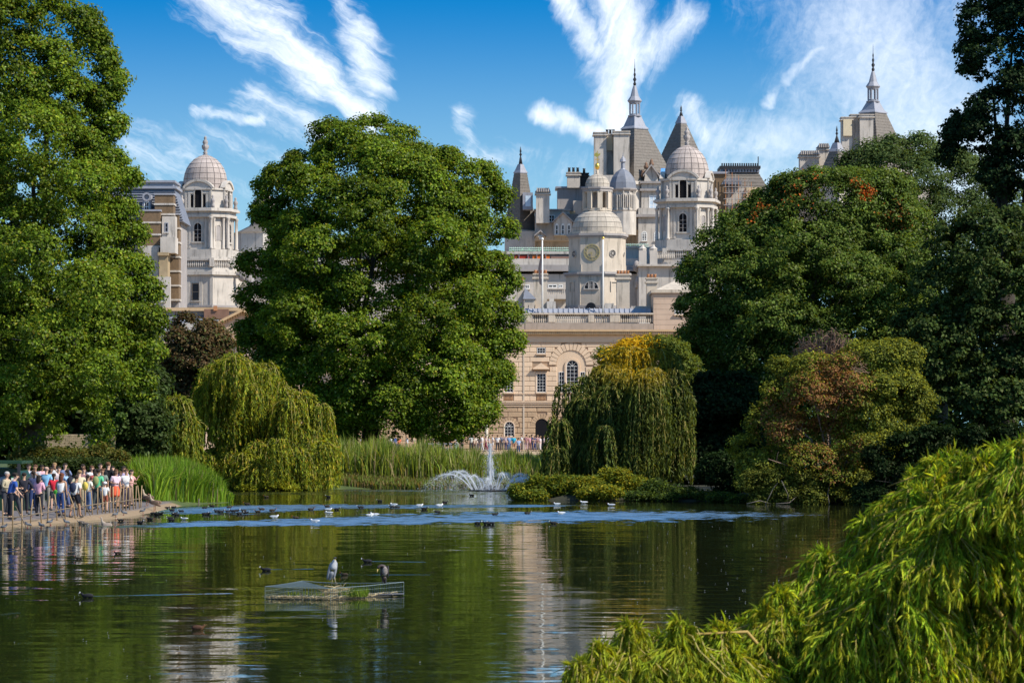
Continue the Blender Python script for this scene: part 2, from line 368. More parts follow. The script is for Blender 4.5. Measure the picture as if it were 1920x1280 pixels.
# ---------------------------------------------------------------- buildings
UNIT = {}
def stone(x0, x1, y0, y1, z0, z1, parent, mat, name='stone'):
    """one dressed block: shares a unit mesh with all the others of its material"""
    key = mat.name
    if key not in UNIT:
        e = .04; mb = MB().loft([[(-.5,.5,-.5),(.5,.5,-.5),(.5,.5,.5),(-.5,.5,.5)],[(-.5,-.3,-.5),(.5,-.3,-.5),(.5,-.3,.5),(-.5,-.3,.5)],[(-.5+e,-.5,-.5+e*2),(.5-e,-.5,-.5+e*2),(.5-e,-.5,.5-e*2),(-.5+e,-.5,.5-e*2)]])
        me = bpy.data.meshes.new('stone'); me.from_pydata(mb.v, [], mb.f); me.materials.append(mat); UNIT[key] = me
    o = link(name, UNIT[key], parent, ((x0+x1)/2, (y0+y1)/2, (z0+z1)/2)); o.scale = (x1-x0, y1-y0, z1-z0); return o
def bar_grid(mb, x0, x1, z0, z1, nx_, nz_, y, b, fr, arch=False):
    """window frame with glazing bars; front at y"""
    yb = y+.12
    if arch:
        hw = (x1-x0)/2; cx = (x0+x1)/2; zs = z1-hw; N = 10
        o_ = [(cx+(hw)*math.cos(math.pi*i/N), zs+hw*math.sin(math.pi*i/N)) for i in range(N+1)]
        i_ = [(cx+(hw-fr)*math.cos(math.pi*i/N), zs+(hw-fr)*math.sin(math.pi*i/N)) for i in range(N+1)]
        for k in range(N): mb.extr([o_[k], o_[k+1], i_[k+1], i_[k]], y, yb)
        for a in (45, 90, 135):
            a = R(a); mb.extr([(cx-b/2*math.sin(a), zs+b/2*math.cos(a)), (cx+b/2*math.sin(a), zs-b/2*math.cos(a)), (cx+(hw-fr)*math.cos(a)+b/2*math.sin(a), zs+(hw-fr)*math.sin(a)-b/2*math.cos(a)), (cx+(hw-fr)*math.cos(a)-b/2*math.sin(a), zs+(hw-fr)*math.sin(a)+b/2*math.cos(a))], y+.02, yb-.003)
        ztop = zs
    else: ztop = z1
    mb.box(x0, x0+fr, y, yb, z0, ztop); mb.box(x1-fr, x1, y, yb, z0, ztop)
    mb.box(x0+fr, x1-fr, y, yb, z0, z0+fr)
    mb.box(x0+fr, x1-fr, y+.001, yb, ztop-fr, ztop)
    for i in range(1, nx_):
        x = x0+(x1-x0)*i/nx_; mb.box(x-b/2, x+b/2, y+.02, yb-.002, z0+fr, ztop-fr)
    for i in range(1, nz_):
        z = z0+(ztop-z0)*i/nz_; mb.box(x0+fr, x1-fr, y+.03, yb-.004, z-b/2, z+b/2)
def window(parent, x0, x1, z0, z1, y, nx_=3, nz_=4, b=.05, fr=.09, arch=False, frame=None, pane=None, sill=True, surround=None, M=None):
    """frame > pane, sill. y = wall face; frame stands a little inside the reveal"""
    mb = MB(); mb.M = M; bar_grid(mb, x0, x1, z0, z1, nx_, nz_, y-.05, b, fr, arch); f = mb.build('window', frame or WHITE, parent)
    mb = MB(); mb.M = M
    if arch: mb.extr(arch_poly((x0+x1)/2, z0+.02, z1-.02, (x1-x0)/2-.02), y-.012, y+.03)
    else: mb.box(x0+.02, x1-.02, y-.012, y+.03, z0+.02, z1-.02)
    mb.build('pane', pane or GLASS, f)
    if sill:
        mb = MB(); mb.M = M; mb.box(x0-.12, x1+.12, y-.22, y+.02, z0-.16, z0-.01); mb.build('sill', surround or STONE, f)
    return f
def architrave(mb, x0, x1, z0, z1, y, w_=.2, d_=.1, arch=False):
    if not arch:
        mb.box(x0-w_, x0, y-d_, y+.02, z0, z1); mb.box(x1, x1+w_, y-d_, y+.02, z0, z1); mb.box(x0-w_, x1+w_, y-d_-.003, y+.02, z1, z1+w_)
    else:
        hw = (x1-x0)/2; cx = (x0+x1)/2; zs = z1-hw; N = 10
        mb.box(x0-w_, x0, y-d_, y+.02, z0, zs); mb.box(x1, x1+w_, y-d_, y+.02, z0, zs)
        for k in range(N):
            a, b_ = math.pi*k/N, math.pi*(k+1)/N
            mb.extr([(cx+hw*math.cos(a), zs+hw*math.sin(a)), (cx+(hw+w_)*math.cos(a), zs+(hw+w_)*math.sin(a)), (cx+(hw+w_)*math.cos(b_), zs+(hw+w_)*math.sin(b_)), (cx+hw*math.cos(b_), zs+hw*math.sin(b_))], y-d_, y+.02)
def baluster_row(x0, x1, y, z0, z1, step, mb, r=.085):
    n_ = max(1, int(round((x1-x0)/step))); h = z1-z0
    for i in range(n_):
        x = x0+(i+.5)*(x1-x0)/n_
        mb.lathe(x, y, [(r*.8, z0), (r*1.05, z0+h*.3), (r*.45, z0+h*.75), (r*.8, z1)], 5)
def chimney(parent, x0, x1, y, dep, z0, z1, mat, pots=3, potm=None, name='chimney', cap=.12, poth=.45, potr=.16):
    mb = MB().box(x0, x1, y, y+dep, z0, z1).box(x0-cap, x1+cap, y-cap, y+dep+cap, z1-.5, z1-.28).box(x0-cap*.7, x1+cap*.7, y-cap*.7, y+dep+cap*.7, z1+.002, z1+.16)
    c = mb.build(name, mat, parent)
    if pots:
        for i in range(pots):
            x = x0+(i+.5)*(x1-x0)/pots
            MB().lathe(x, y+dep/2, [(potr, z1+.1), (potr*.8, z1+.1+poth*.8), (potr*1.05, z1+.1+poth)], 8).build('chimney_pot', potm or TERRA, c, True)
    return c

# ---- the sandstone palace facing the parade ground
HD = 405.0
X = lambda px: PX(px, HD)
Z = lambda py: PZ(py, HD)
g = thing('sandstone_palace', 'long warm sandstone palace with rusticated front and roof balustrade behind the parade ground', 'building', loc=(0, 0, 0))
mb = MB()
JY = HD+.10                                                # back of the joints
mb.box(X(700), X(1225), JY, HD+14, .3, Z(607)); mb.build('wall', JOINT, g)
holes = []                                                 # (x0,x1,z0,z1) in pixels; arches (cx, spring, r)
def rect_hole(a, b_, t_, u_): holes.append((a, b_, t_, u_))
arches = []
rect_hole(1006, 1023, 651, 663); rect_hole(1119, 1136, 651, 663); rect_hole(944, 963, 698, 736); rect_hole(1005, 1025, 698, 736)
rect_hole(1044, 1098, 686, 740); arches.append((1071, 684, 42)); arches.append((955, 800, 19)); arches.append((1016, 797, 22))
rect_hole(945, 964, 800, 818); rect_hole(1004, 1028, 797, 845); rect_hole(853, 872, 797, 818); rect_hole(944, 963, 738, 751); rect_hole(1005, 1025, 738, 751)
rect_hole(998, 1031, 679, 691)
rect_hole(1119, 1137, 698, 736)
rr = random.Random(3)
def course(y0, y1, xa, xb, ln, shift, mat, j=.42):
    zc = (y0+y1)/2; blocks = []; x = xa-(ln*.5 if shift else 0)
    while x < xb:
        blocks.append((max(x, xa), min(x+ln, xb))); x += ln
    for (hx0, hx1, hy0, hy1) in [h for h in holes if h[3] > y0+1.5 and h[2] < y1-1.5]+[(cx-w_, cx+w_, 0, 0) for cx, cy, r in arches if cy-r < zc < cy for w_ in [math.sqrt(max(0, r*r-(cy-zc)**2))]]:
        nb_ = []
        for a, b_ in blocks:
            if b_ <= hx0 or a >= hx1: nb_.append((a, b_)); continue
            if a < hx0-2: nb_.append((a, hx0))
            if b_ > hx1+2: nb_.append((hx1, b_))
        blocks = nb_
    for a, b_ in blocks:
        stone(X(a+j/2), X(b_-j/2), HD, JY+.004, Z(y1-j*.75), Z(y0+j*.75), g, mat)
ya = 642.0
for k in range(12): course(ya+k*9.1, ya+(k+1)*9.1, 846, 1224, 42, k % 2, STONE)
for k in range(8): course(762+k*10, 762+(k+1)*10, 826, 1100, 36, k % 2, RUSTIC, .6)
for k in range(6): course(762+k*13, 762+(k+1)*13, 640, 826, 60, k % 2, RUSTIC, .6)
# plain wall behind the trees and the flush reveals
mb = MB(); mb.box(X(640), X(846), HD+.03, JY+.05, Z(762), Z(642)); mb.box(X(640), X(826), HD+.06, JY+.06, .3, Z(762)); mb.build('plain_wall', STONE, g)
def voussoirs(cx, cy, r0, r1, n_, mat, a0=0, a1=180):
    for k in range(n_):
        a, b_ = R(a0+(a1-a0)*(k+.06)/n_), R(a0+(a1-a0)*(k+.94)/n_); s_ = HD/F
        p = [(X(cx)+r*s_*math.cos(t_), Z(cy)+r*s_*math.sin(t_)) for r, t_ in ((r0, a), (r1, a), (r1, b_), (r0, b_))]
        MB().extr(p, HD-.02, JY+.003).build('voussoir', mat, g)
voussoirs(1071, 684, 28, 41.5, 15, STONE); voussoirs(955, 800, 10.5, 18.5, 9, RUSTIC); voussoirs(1016, 797, 12.5, 21.5, 11, RUSTIC)
# recessed arch with the three-light window
mb = MB(); s_ = HD/F
mb.box(X(1043.5), X(1098.5), HD+.075, HD+.12, Z(752), Z(684))
mb.extr([(X(1071)+27.6*s_*math.cos(math.pi*i/16), Z(684)+27.6*s_*math.sin(math.pi*i/16)) for i in range(17)], HD+.078, HD+.12)
mb.build('arched_recess', STONE, g)
for (a, b_, t_, u_, ar, n1, n2) in [(945.5,962,700,735,0,3,6),(1006.5,1023.5,700,735,0,3,6),(1007,1022.5,652,662.5,0,3,2),(1120,1135.5,652,662.5,0,3,2),(1062,1084,675,735,1,3,7),(1048,1058,697,735,0,2,5),(1088,1097,697,735,0,2,5),
                                    (946,964,790,817,1,3,3),(1120,1136,700,735,0,3,6)]:
    window(g, X(a), X(b_), Z(u_), Z(t_), HD+.07, n1, n2, .028, .05, bool(ar), surround=STONE)
window(g, X(853.5), X(871.5), Z(817.5), Z(797), HD+.07, 3, 2, .09, .14, pane=plain('pale_blind', (.45, .36, .27), .6, .05), surround=RUSTIC)
for (a, b_, u_, t_, w1, d1, ar) in [(1062,1084,735,675,.22,.14,True),(945.5,962,735,700,.14,.12,False),(1006.5,1023.5,735,700,.14,.12,False),(946,964,817,790,.12,.12,True)]:
    mb = MB(); architrave(mb, X(a), X(b_), Z(u_), Z(t_), HD+.08, w1, d1, ar); mb.build('window_surround', STONE, g)
MB().extr(arch_poly(X(1016), .3, Z(784.5), 12.2*s_), HD+.05, HD+.11).build('dark_archway', VOID, g)
for cx in (1014.5, 953.5):
    mb = MB(); mb.extr([(X(cx-15), Z(690)), (X(cx+15), Z(690)), (X(cx), Z(680))], HD-.3, HD+.1).box(X(cx-15.5), X(cx+15.5), HD-.42, HD+.1, Z(692), Z(690)); mb.build('window_pediment', STONE, g)
    mb = MB(); baluster_row(X(cx-8.5), X(cx+8.5), HD+.02, Z(750), Z(740), .16, mb, .06); tag(mb.build('balusters', plain('orange_stone', (.42, .24, .13), .8, .1), g), kind='stuff')
for (t_, u_, pr) in [(751.5,754,.22),(754.2,757.5,.14),(760,761.6,.1),(737,738.6,.08)]:
    MB().box(X(700), X(1226), HD-pr, HD+.12, Z(u_), Z(t_)).build('string_course', STONE, g)
MB().box(X(980.5), X(983.5), HD-.06, HD+.1, .3, Z(642)).build('drainpipe', plain('stone_pipe', (.5,.42,.33), .6, .05), g)
# cornice
mb = MB().box(X(700), X(1288), HD-.15, HD+.5, Z(641.5), Z(630)); mb.build('frieze', STONE, g)
ORST = plain('ochre_cornice_stone', (.54, .37, .21), .85, .15, 1.4, .2)
MB().box(X(700), X(1288), HD-.3, HD+.5, Z(630), Z(627)).box(X(700), X(1288), HD-.75, HD+.5, Z(621.5), Z(618)).box(X(700), X(1288), HD-.2, HD+.5, Z(627), Z(621.5)).build('cornice', ORST, g)
dm = MB().box(0, .18, HD-.62, HD-.2, Z(626.4), Z(621.8)); d0 = dm.build('dentil', ORST, g, loc=(X(960), 0, 0))
for k in range(1, 92):
    o = d0.copy(); col.objects.link(o); o.parent = g; o.location = (X(960+k*3.55), 0, 0)
MB().box(X(700), X(1226), HD-.02, HD+.6, Z(618), Z(606.5)).build('blocking_course', plain('stained_sandstone', (.36,.29,.235), .9, .2, .8, .4), g)
MB().box(X(985), X(1160), HD-.08, HD+.6, Z(617.5), Z(605)).build('parapet_base', plain('stained_sandstone', (.36,.29,.235)), g)
for a, b_ in [(985,998),(1028,1041),(1103,1114),(1143,1163)]: stone(X(a), X(b_), HD-.06, HD+.5, Z(605), Z(588), g, GREYST, 'balustrade_pier')
mb = MB()
for a, b_ in [(998,1028),(1041,1103),(1114,1143),(1163,1225)]: baluster_row(X(a), X(b_), HD+.2, Z(604.5), Z(589.5), .25, mb, .1)
tag(mb.build('balusters', GREYST, g), kind='stuff')
MB().box(X(980), X(1226), HD-.1, HD+.55, Z(589.5), Z(586.5)).build('balustrade_rail', GREYST, g)
mb = MB().extr([(X(985), Z(588)), (X(1222), Z(588)), (X(1222), Z(577)), (X(985), Z(577))], HD+2, HD+10)
mb.build('roof_slab', PORTD, g)
for k in range(24):
    x = X(990+k*9.6); MB().add([(x, HD+1.2, Z(586)), (x+.1, HD+1.2, Z(586)), (x+.1, HD+2, Z(577)), (x, HD+2, Z(577)), (x, HD+1.15, Z(585)), (x+.1, HD+1.15, Z(585)), (x+.1, HD+1.95, Z(576)), (x, HD+1.95, Z(576))],
        [(0,3,2,1),(4,5,6,7),(0,1,5,4),(1,2,6,5),(2,3,7,6),(3,0,4,7)]).build('roof_seam', LEAD, g)
MB().add([(X(985), HD+1.2, Z(587)), (X(1222), HD+1.2, Z(587)), (X(1222), HD+2, Z(577.5)), (X(985), HD+2, Z(577.5))], [(0,1,2,3)]).build('roof_slope', LEAD, g)
# right-hand corner block with the low pyramid roof
MB().box(X(1225), X(1300), HD+.02, HD+10, .3, Z(548)).build('corner_block', plain('pinkish_sandstone', (.53,.39,.29), .85, .1, .6, .2), g)
for k in range(7): MB().box(X(1225.2), X(1300), HD-.02, HD+.1, Z(618-k*9.6), Z(618-k*9.6-9.1)).build('stone_course', plain('pinkish_sandstone', (.53,.39,.29)), g)
MB().box(X(1221), X(1304), HD-.3, HD+10.2, Z(549), Z(543)).build('corner_cornice', GREYST, g)
mb = MB().loft([[(X(1229), HD, Z(543)), (X(1300), HD, Z(543)), (X(1300), HD+10, Z(543)), (X(1229), HD+10, Z(543))], [(X(1285), HD+4, Z(516)), (X(1300), HD+4, Z(516)), (X(1300), HD+6, Z(516)), (X(1285), HD+6, Z(516))]])
mb.build('hipped_roof', GREYST, g)
window(g, X(1265), X(1284), Z(589), Z(571.5), HD-.02, 3, 3, .03, .06, surround=STONE)
MB().box(X(1225), X(1300), HD-.1, HD+.1, Z(642), Z(618)).build('corner_frieze', STONE, g)
# courtyard roof clutter between the chimneys
mb = MB().box(X(984), X(1003), HD+6, HD+8, Z(577), Z(556)); mb.build('attic_hut', GREYST, g)
MB().loft([[(X(981), HD+5.8, Z(557)), (X(1006), HD+5.8, Z(557)), (X(1006), HD+9, Z(557)), (X(981), HD+9, Z(557))], [(X(985), HD+7, Z(536)), (X(986), HD+7, Z(536)), (X(986), HD+8, Z(536)), (X(985), HD+8, Z(536))]]).build('hut_roof', SLATED, g)
for (a, b_, t_, d_) in [(1026,1043,562,5),(1136,1153,566,4),(1186,1224,571,5),(1031,1040,556,6)]:
    MB().box(X(a), X(b_), HD+d_, HD+d_+1.5, Z(579), Z(t_)).build('roof_hatch', PORT, g)
for (px, r_) in [(990,1.),(1002,.7),(1062,.6),(1128,.9),(1148,.7)]:
    MB().tube([(X(px), HD+3, Z(580)), (X(px)+.1, HD+3, Z(570))], .05, 5).build('vent_pipe', BLACKM, g)
for (a, b_, t_, dep, pots) in [(1001.5,1027,510,2.2,4),(1160,1184.5,511,2.2,4),(1217,1236.5,518,2.,3),(971,982.5,523,1.6,2)]:
    chimney(g, X(a), X(b_), HD+7, dep, Z(600), Z(t_), GREYST, pots, cap=.18, poth=.5, potr=.2)
# left wing with the big pediment
gl_ = thing('pedimented_wing', 'beige pedimented wing seen over the copper-leaved tree on the left', 'building')
MB().box(X(300), X(640), HD+2, HD+12, .3, Z(640)).build('wall', STONE, gl_)
pin = plain('pinkish_sandstone', (.53,.39,.29))
MB().extr([(X(350), Z(634)), (X(556), Z(634)), (X(453), Z(583))], HD+2.1, HD+10).build('gable', pin, gl_)
for sgn in (-1, 1):
    a_ = (X(453), Z(578)); b_ = (X(453+sgn*110), Z(633)); a2 = (X(453), Z(583)); b2 = (X(453+sgn*104), Z(635.5))
    MB().extr([a_, b_, b2, a2][::sgn], HD+1.3, HD+2.6).build('raking_cornice', ORST, gl_)
    for k in range(22):
        t_ = (k+.5)/22; x = a2[0]+(b2[0]-a2[0])*t_; z = a2[1]+(b2[1]-a2[1])*t_
        MB().box(x-.1, x+.1, HD+1.7, HD+2.2, z-.28, z+.05).build('dentil', ORST, gl_)
MB().box(X(340), X(566), HD+1.2, HD+2.6, Z(638), Z(633.5)).build('cornice', ORST, gl_)
for k in range(5): MB().box(X(300), X(640), HD+1.96, HD+2.1, Z(650+k*9.6), Z(650-9+k*9.6)).build('stone_course', STONE, gl_)
# low building strips behind that wing
gw = thing('low_range', 'low grey roofed range between the pedimented wing and the left domed tower', 'building')
MB().box(PX(280,430), PX(470,430), 430, 436, .3, PZ(577,430)).build('wall', PORTD, gw)
MB().box(PX(300,430), PX(470,430), 429.4, 430, PZ(583,430), PZ(577,430)).build('cornice', ORST, gw)
MB().add([(PX(310,430),428,PZ(606,430)),(PX(420,430),428,PZ(606,430)),(PX(420,430),429.9,PZ(592,430)),(PX(310,430),429.9,PZ(592,430))],[(0,1,2,3)]).build('lead_roof', SLATED, gw)
MB().box(PX(300,428), PX(470,428), 427, 430.2, .3, PZ(606,428)).build('front_wall', PORT, gw)
MB().box(PX(384,430), PX(430,430), 428.9, 429.3, PZ(598,430), PZ(580,430)).build('brown_panel', plain('brown_brick', (.22,.12,.08), .9, .2), gw)
MB().box(PX(402,430), PX(409,430), 428.7, 428.88, PZ(583,430), PZ(574,430)).build('hatch', TERRA, gw)
window(gw, PX(310,427), PX(330,427), PZ(630,427), PZ(612,427), 427, 3, 2, .07, .12, surround=PORT)

# ---- octagonal clock tower
CD = 425.0; u = CD/F
tw = thing('clock_tower', 'octagonal stone clock tower with dome, open cupola and gilded ball above the palace roof', 'tower', loc=(PX(1120, CD), CD, PZ(580, CD)))
def octo(A, h, th=0.):
    p = [(-h,-A),(h,-A),(A,-h),(A,h),(h,A),(-h,A),(-A,h),(-A,-h)]
    c, s = math.cos(th), math.sin(th)
    return [(x*c-y*s, x*s+y*c) for x, y in p]
TH = -R(13)
def og(mb, A, z0, z1, k=1., hr=.44): return mb.prism([(x*u, y*u) for x, y in octo(A, A*hr, TH)], z0*u, z1*u, k)
z = lambda py: 580-py
og(MB(), 55, -8, z(516)).build('lower_stage', GREYST, tw)
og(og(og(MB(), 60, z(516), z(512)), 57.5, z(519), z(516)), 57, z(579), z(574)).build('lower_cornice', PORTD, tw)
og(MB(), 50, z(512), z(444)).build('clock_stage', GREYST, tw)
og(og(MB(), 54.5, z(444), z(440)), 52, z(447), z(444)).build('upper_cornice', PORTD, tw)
mb = MB(); og(mb, 50, z(440), z(436)); mb.build('dome_base', GREYST, tw)
prof = [(47.5,z(436)),(47.3,z(428)),(45,z(418)),(40.5,z(409)),(34,z(402)),(26,z(397)),(24,z(395))]
def rings_dome(parent, prof, nsec, mat, u, name='dome', gap=.02, th=.10, rot=0.):
    d_ = MB().lathe(0, 0, [(max(r*u-th, .05), zz_*u) for r, zz_ in prof], nsec, rot).build(name, plain('dome_joint', (.33,.285,.255), .9, .1), parent, True)
    for k in range(len(prof)-1):
        (r0, z0), (r1, z1) = prof[k], prof[k+1]
        me_ = None
        a0, a1 = gap*1.0, 2*math.pi/nsec-gap; dzg = (z1-z0)*.04
        vs = []
        for (r, q, inn) in ((r0, z0+dzg, 0), (r1, z1-dzg, 0), (r0, z0+dzg, 1), (r1, z1-dzg, 1)):
            for a in (a0, (a0+a1)/2, a1): vs.append(((r*u-inn*(th+.02))*math.cos(a), (r*u-inn*(th+.02))*math.sin(a), q*u))
        mb = MB().add(vs, [(0,1,4,3),(1,2,5,4),(6,9,10,7),(7,10,11,8),(0,3,9,6),(2,8,11,5),(3,4,10,9),(4,5,11,10),(0,6,7,1),(1,7,8,2)])
        p_ = mb.build('panel', mat, d_); p_.rotation_euler.z = rot
        for j in range(1, nsec):
            o = p_.copy(); col.objects.link(o); o.parent = d_; o.rotation_euler.z = rot+2*math.pi*j/nsec
            KIDS.setdefault(d_.name, []).append(o)
    return d_
DOMEG = plain('stained_dome_lead', (.42,.365,.30), .8, .2, .7, .4, rnd=.05)
rings_dome(tw, prof, 16, DOMEG, u, rot=TH+R(11.25), gap=.006, th=.05)
og(MB(), 25.5, z(396), z(391), hr=.42).build('cupola_base', GREYST, tw)
for k in range(8):                                   # cupola piers round an open arcade
    a = TH+R(22.5+45*k); r = 24.5*u
    mb = MB(); mb.M = Matrix.Translation((r*math.cos(a), r*math.sin(a), 0)) @ Matrix.Rotation(a, 4, 'Z')
    mb.box(-3.2*u, 3*u, -4.6*u, 4.6*u, z(392)*u, z(360)*u); mb.build('cupola_pier', GREYST, tw)
    a2 = TH+R(45*k); r = 22.9*u
    mb = MB(); mb.M = Matrix.Translation((r*math.cos(a2), r*math.sin(a2), 0)) @ Matrix.Rotation(a2+math.pi/2, 4, 'Z')
    hw = 6.4*u; zs = z(368)*u
    for i in range(6):
        b0, b1 = math.pi*i/6, math.pi*(i+1)/6
        mb.extr([(hw*math.cos(b0), zs+hw*math.sin(b0)), (hw*math.cos(b0), z(359.8)*u), (hw*math.cos(b1), z(359.8)*u), (hw*math.cos(b1), zs+hw*math.sin(b1))], -1.6*u, 1.6*u)
    mb.build('cupola_arch', GREYST, tw)
MB().lathe(0, 0, [(8*u, z(391)*u), (8*u, z(362)*u)], 8).build('cupola_core', PORTD, tw)
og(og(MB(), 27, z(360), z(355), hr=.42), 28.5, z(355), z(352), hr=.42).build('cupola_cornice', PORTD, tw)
rings_dome(tw, [(23,z(352)),(22.6,z(345)),(20,z(337)),(15,z(331)),(8,z(327.5)),(3,z(326))], 12, DOMEG, u, 'small_dome', gap=.014, th=.07)
fi = MB().lathe(0, 0, [(5*u, z(327)*u), (2*u, z(324)*u), (3*u, z(321)*u), (1.6*u, z(319)*u)], 8).build('finial', GREYST, tw, True)
MB().ball((0, 0, z(312)*u), (4.6*u, 4.6*u, 6.5*u), 12, 8).build('gilded_ball', GOLD, tw, True)
MB().tube([(0, 0, z(320)*u), (0, 0, z(283)*u)], .05, 6).tube([(-4*u, 0, z(299)*u), (4*u, 0, z(299)*u)], .05, 5).build('vane_rod', GOLD, tw)
MB().extr([(-6*u, z(292)*u), (-1*u, z(295)*u), (5*u, z(291)*u), (6*u, z(287)*u), (2*u, z(289)*u), (-2*u, z(286)*u), (-5*u, z(288)*u)], -.05, .05).build('weather_vane', GOLD, tw)
def face(k, A):                                      # local frame on a face of the tower: x along it, y into it
    return Matrix.Rotation(TH+R(45*k), 4, 'Z') @ Matrix.Translation((0, -A*u*(1.0185 if k % 2 else 1), 0))
ck = MB(); ck.M = face(0, 50); zc = z(475.5)*u; Rr = 15.5*u
for (r0, r1, dpt) in ((Rr*.90, Rr*1.0, .10), (Rr*.60, Rr*.68, .09)):
    for i in range(32):
        a, b_ = 2*math.pi*i/32, 2*math.pi*(i+1)/32
        ck.extr([(r0*math.cos(a), zc+r0*math.sin(a)), (r1*math.cos(a), zc+r1*math.sin(a)), (r1*math.cos(b_), zc+r1*math.sin(b_)), (r0*math.cos(b_), zc+r0*math.sin(b_))], -dpt, -.02)
cf = MB(); cf.M = face(0, 50); cf.extr([(Rr*math.cos(2*math.pi*i/32), zc+Rr*math.sin(2*math.pi*i/32)) for i in range(32)], -.05, .02)
cface = cf.build('clock_face', plain('clock_dial', (.42,.35,.25), .8, .1, 1), tw)
ck.build('clock_rings', CLOCKG, cface)
ROM = ['XII','I','II','III','IIII','V','VI','VII','VIII','IX','X','XI']
for k_, tx in enumerate(ROM):
    cu = bpy.data.curves.new('numeral', 'FONT'); cu.body = tx; cu.size = Rr*.25; cu.align_x = 'CENTER'; cu.align_y = 'CENTER'; cu.extrude = .02
    tmp = bpy.data.objects.new('tmp', cu); me_ = bpy.data.meshes.new_from_object(tmp); bpy.data.objects.remove(tmp)
    a = math.pi/2-2*math.pi*k_/12
    me_.materials.append(CLOCKG); o = link('numeral', me_, cface)
    o.matrix_local = face(0, 50) @ Matrix.Translation((Rr*.79*math.cos(a), -.08, zc+Rr*.79*math.sin(a))) @ Matrix.Rotation(R(90), 4, 'X') @ Matrix.Rotation(a-math.pi/2, 4, 'Z')
hd = MB(); hd.M = face(0, 50)
for ang, L_, wd in ((R(205), Rr*.5, .09), (R(268), Rr*.72, .07)):
    c_, s2 = math.cos(ang), math.sin(ang)
    hd.extr([(-wd*s2, zc+wd*c_), (wd*s2, zc-wd*c_), (L_*c_, zc+L_*s2)], -.14, -.11)
hd.build('clock_hands', CLOCKG, cface)
def round_window(k, x, py, r):
    M_ = face(k, 50); zc = z(py)*u; r *= u
    f_ = MB(); f_.M = M_
    for i in range(16):
        a, b_ = 2*math.pi*i/16, 2*math.pi*(i+1)/16
        f_.extr([(x+r*math.cos(a), zc+r*math.sin(a)), (x+r*1.14*math.cos(a), zc+r*1.14*math.sin(a)), (x+r*1.14*math.cos(b_), zc+r*1.14*math.sin(b_)), (x+r*math.cos(b_), zc+r*math.sin(b_))], -.12, .02)
    for a in range(0, 180, 45):
        a = R(a); c_, s2 = math.cos(a), math.sin(a); q = .02
        f_.extr([(x-r*c_-q*s2, zc-r*s2+q*c_), (x-r*c_+q*s2, zc-r*s2-q*c_), (x+r*c_+q*s2, zc+r*s2-q*c_), (x+r*c_-q*s2, zc+r*s2+q*c_)], -.07-a*.003, -.05)
    w_ = f_.build('round_window', PORT, tw)
    p_ = MB(); p_.M = M_; p_.extr([(x+r*math.cos(2*math.pi*i/16), zc+r*math.sin(2*math.pi*i/16)) for i in range(16)], -.03, .02); p_.build('pane', GLASS, w_)
round_window(1, 0, 477, 6.2); round_window(-1, 0, 477.5, 6.2); round_window(3, 0, 477, 6); round_window(2, 0, 477, 4)
# lunette, blind panels and scrolls of the lower stage
for k in (0, 2):
    M_ = face(k, 55); hw = 13*u; f_ = MB(); f_.M = M_; z0 = z(543)*u
    for i in range(12):
        a, b_ = math.pi*i/12, math.pi*(i+1)/12
        f_.extr([(hw*math.cos(a), z0+hw*math.sin(a)), (hw*1.12*math.cos(a), z0+hw*1.12*math.sin(a)), (hw*1.12*math.cos(b_), z0+hw*1.12*math.sin(b_)), (hw*math.cos(b_), z0+hw*math.sin(b_))], -.1, .02)
    for x in (-.36, .36): f_.box(x*hw-.09, x*hw+.09, -.09, .02, z0, z0+hw*.92)
    for x in (-.12, .12): f_.box(x*hw-.03, x*hw+.03, -.07, .02, z0, z0+hw)
    f_.box(-hw, hw, -.072, .02, z0+hw*.45, z0+hw*.5); f_.box(-hw*1.1, hw*1.1, -.15, .02, z0-.15, z0)
    w_ = f_.build('lunette_window', PORT, tw); p_ = MB(); p_.M = M_
    p_.extr([(hw*math.cos(math.pi*i/12), z0+hw*math.sin(math.pi*i/12)) for i in range(13)], -.03, .02); p_.build('pane', GLASS, w_)
for k in (1, -1, 3):
    m_ = MB(); m_.M = face(k, 55); architrave(m_, -6*u, 6*u, z(548)*u, z(531)*u, 0, .12, .12); m_.build('blind_panel', GREYST, tw)
for k in range(8):
    a = TH+R(22.5+45*k); m_ = MB(); m_.M = Matrix.Rotation(a, 4, 'Z')
    m_.M = m_.M @ Matrix.Rotation(R(90), 4, 'Z')
    rr_ = 58.5*u
    m_.extr([(-1.9*u, z(575)*u), (1.9*u, z(575)*u), (1.9*u, z(522)*u), (-1.9*u, z(522)*u)], -rr_-1.5*u, -rr_+3*u)
    m_.build('corner_pilaster', GREYST, tw)
    m_ = MB(); m_.M = Matrix.Rotation(a+R(90), 4, 'Z'); m_.extr([(-1.6*u, z(512)*u), (1.6*u, z(512)*u), (1.6*u, z(498)*u), (-1.6*u, z(498)*u)], -55*u, -51*u)
    m_.build('scroll', GREYST, tw)
m_ = MB(); m_.M = face(0, 56.5); m_.extr(arch_poly(0, z(584)*u, z(569)*u, 9*u), -.3, .1); ww = m_.build('fanlight', GLASS, tw)

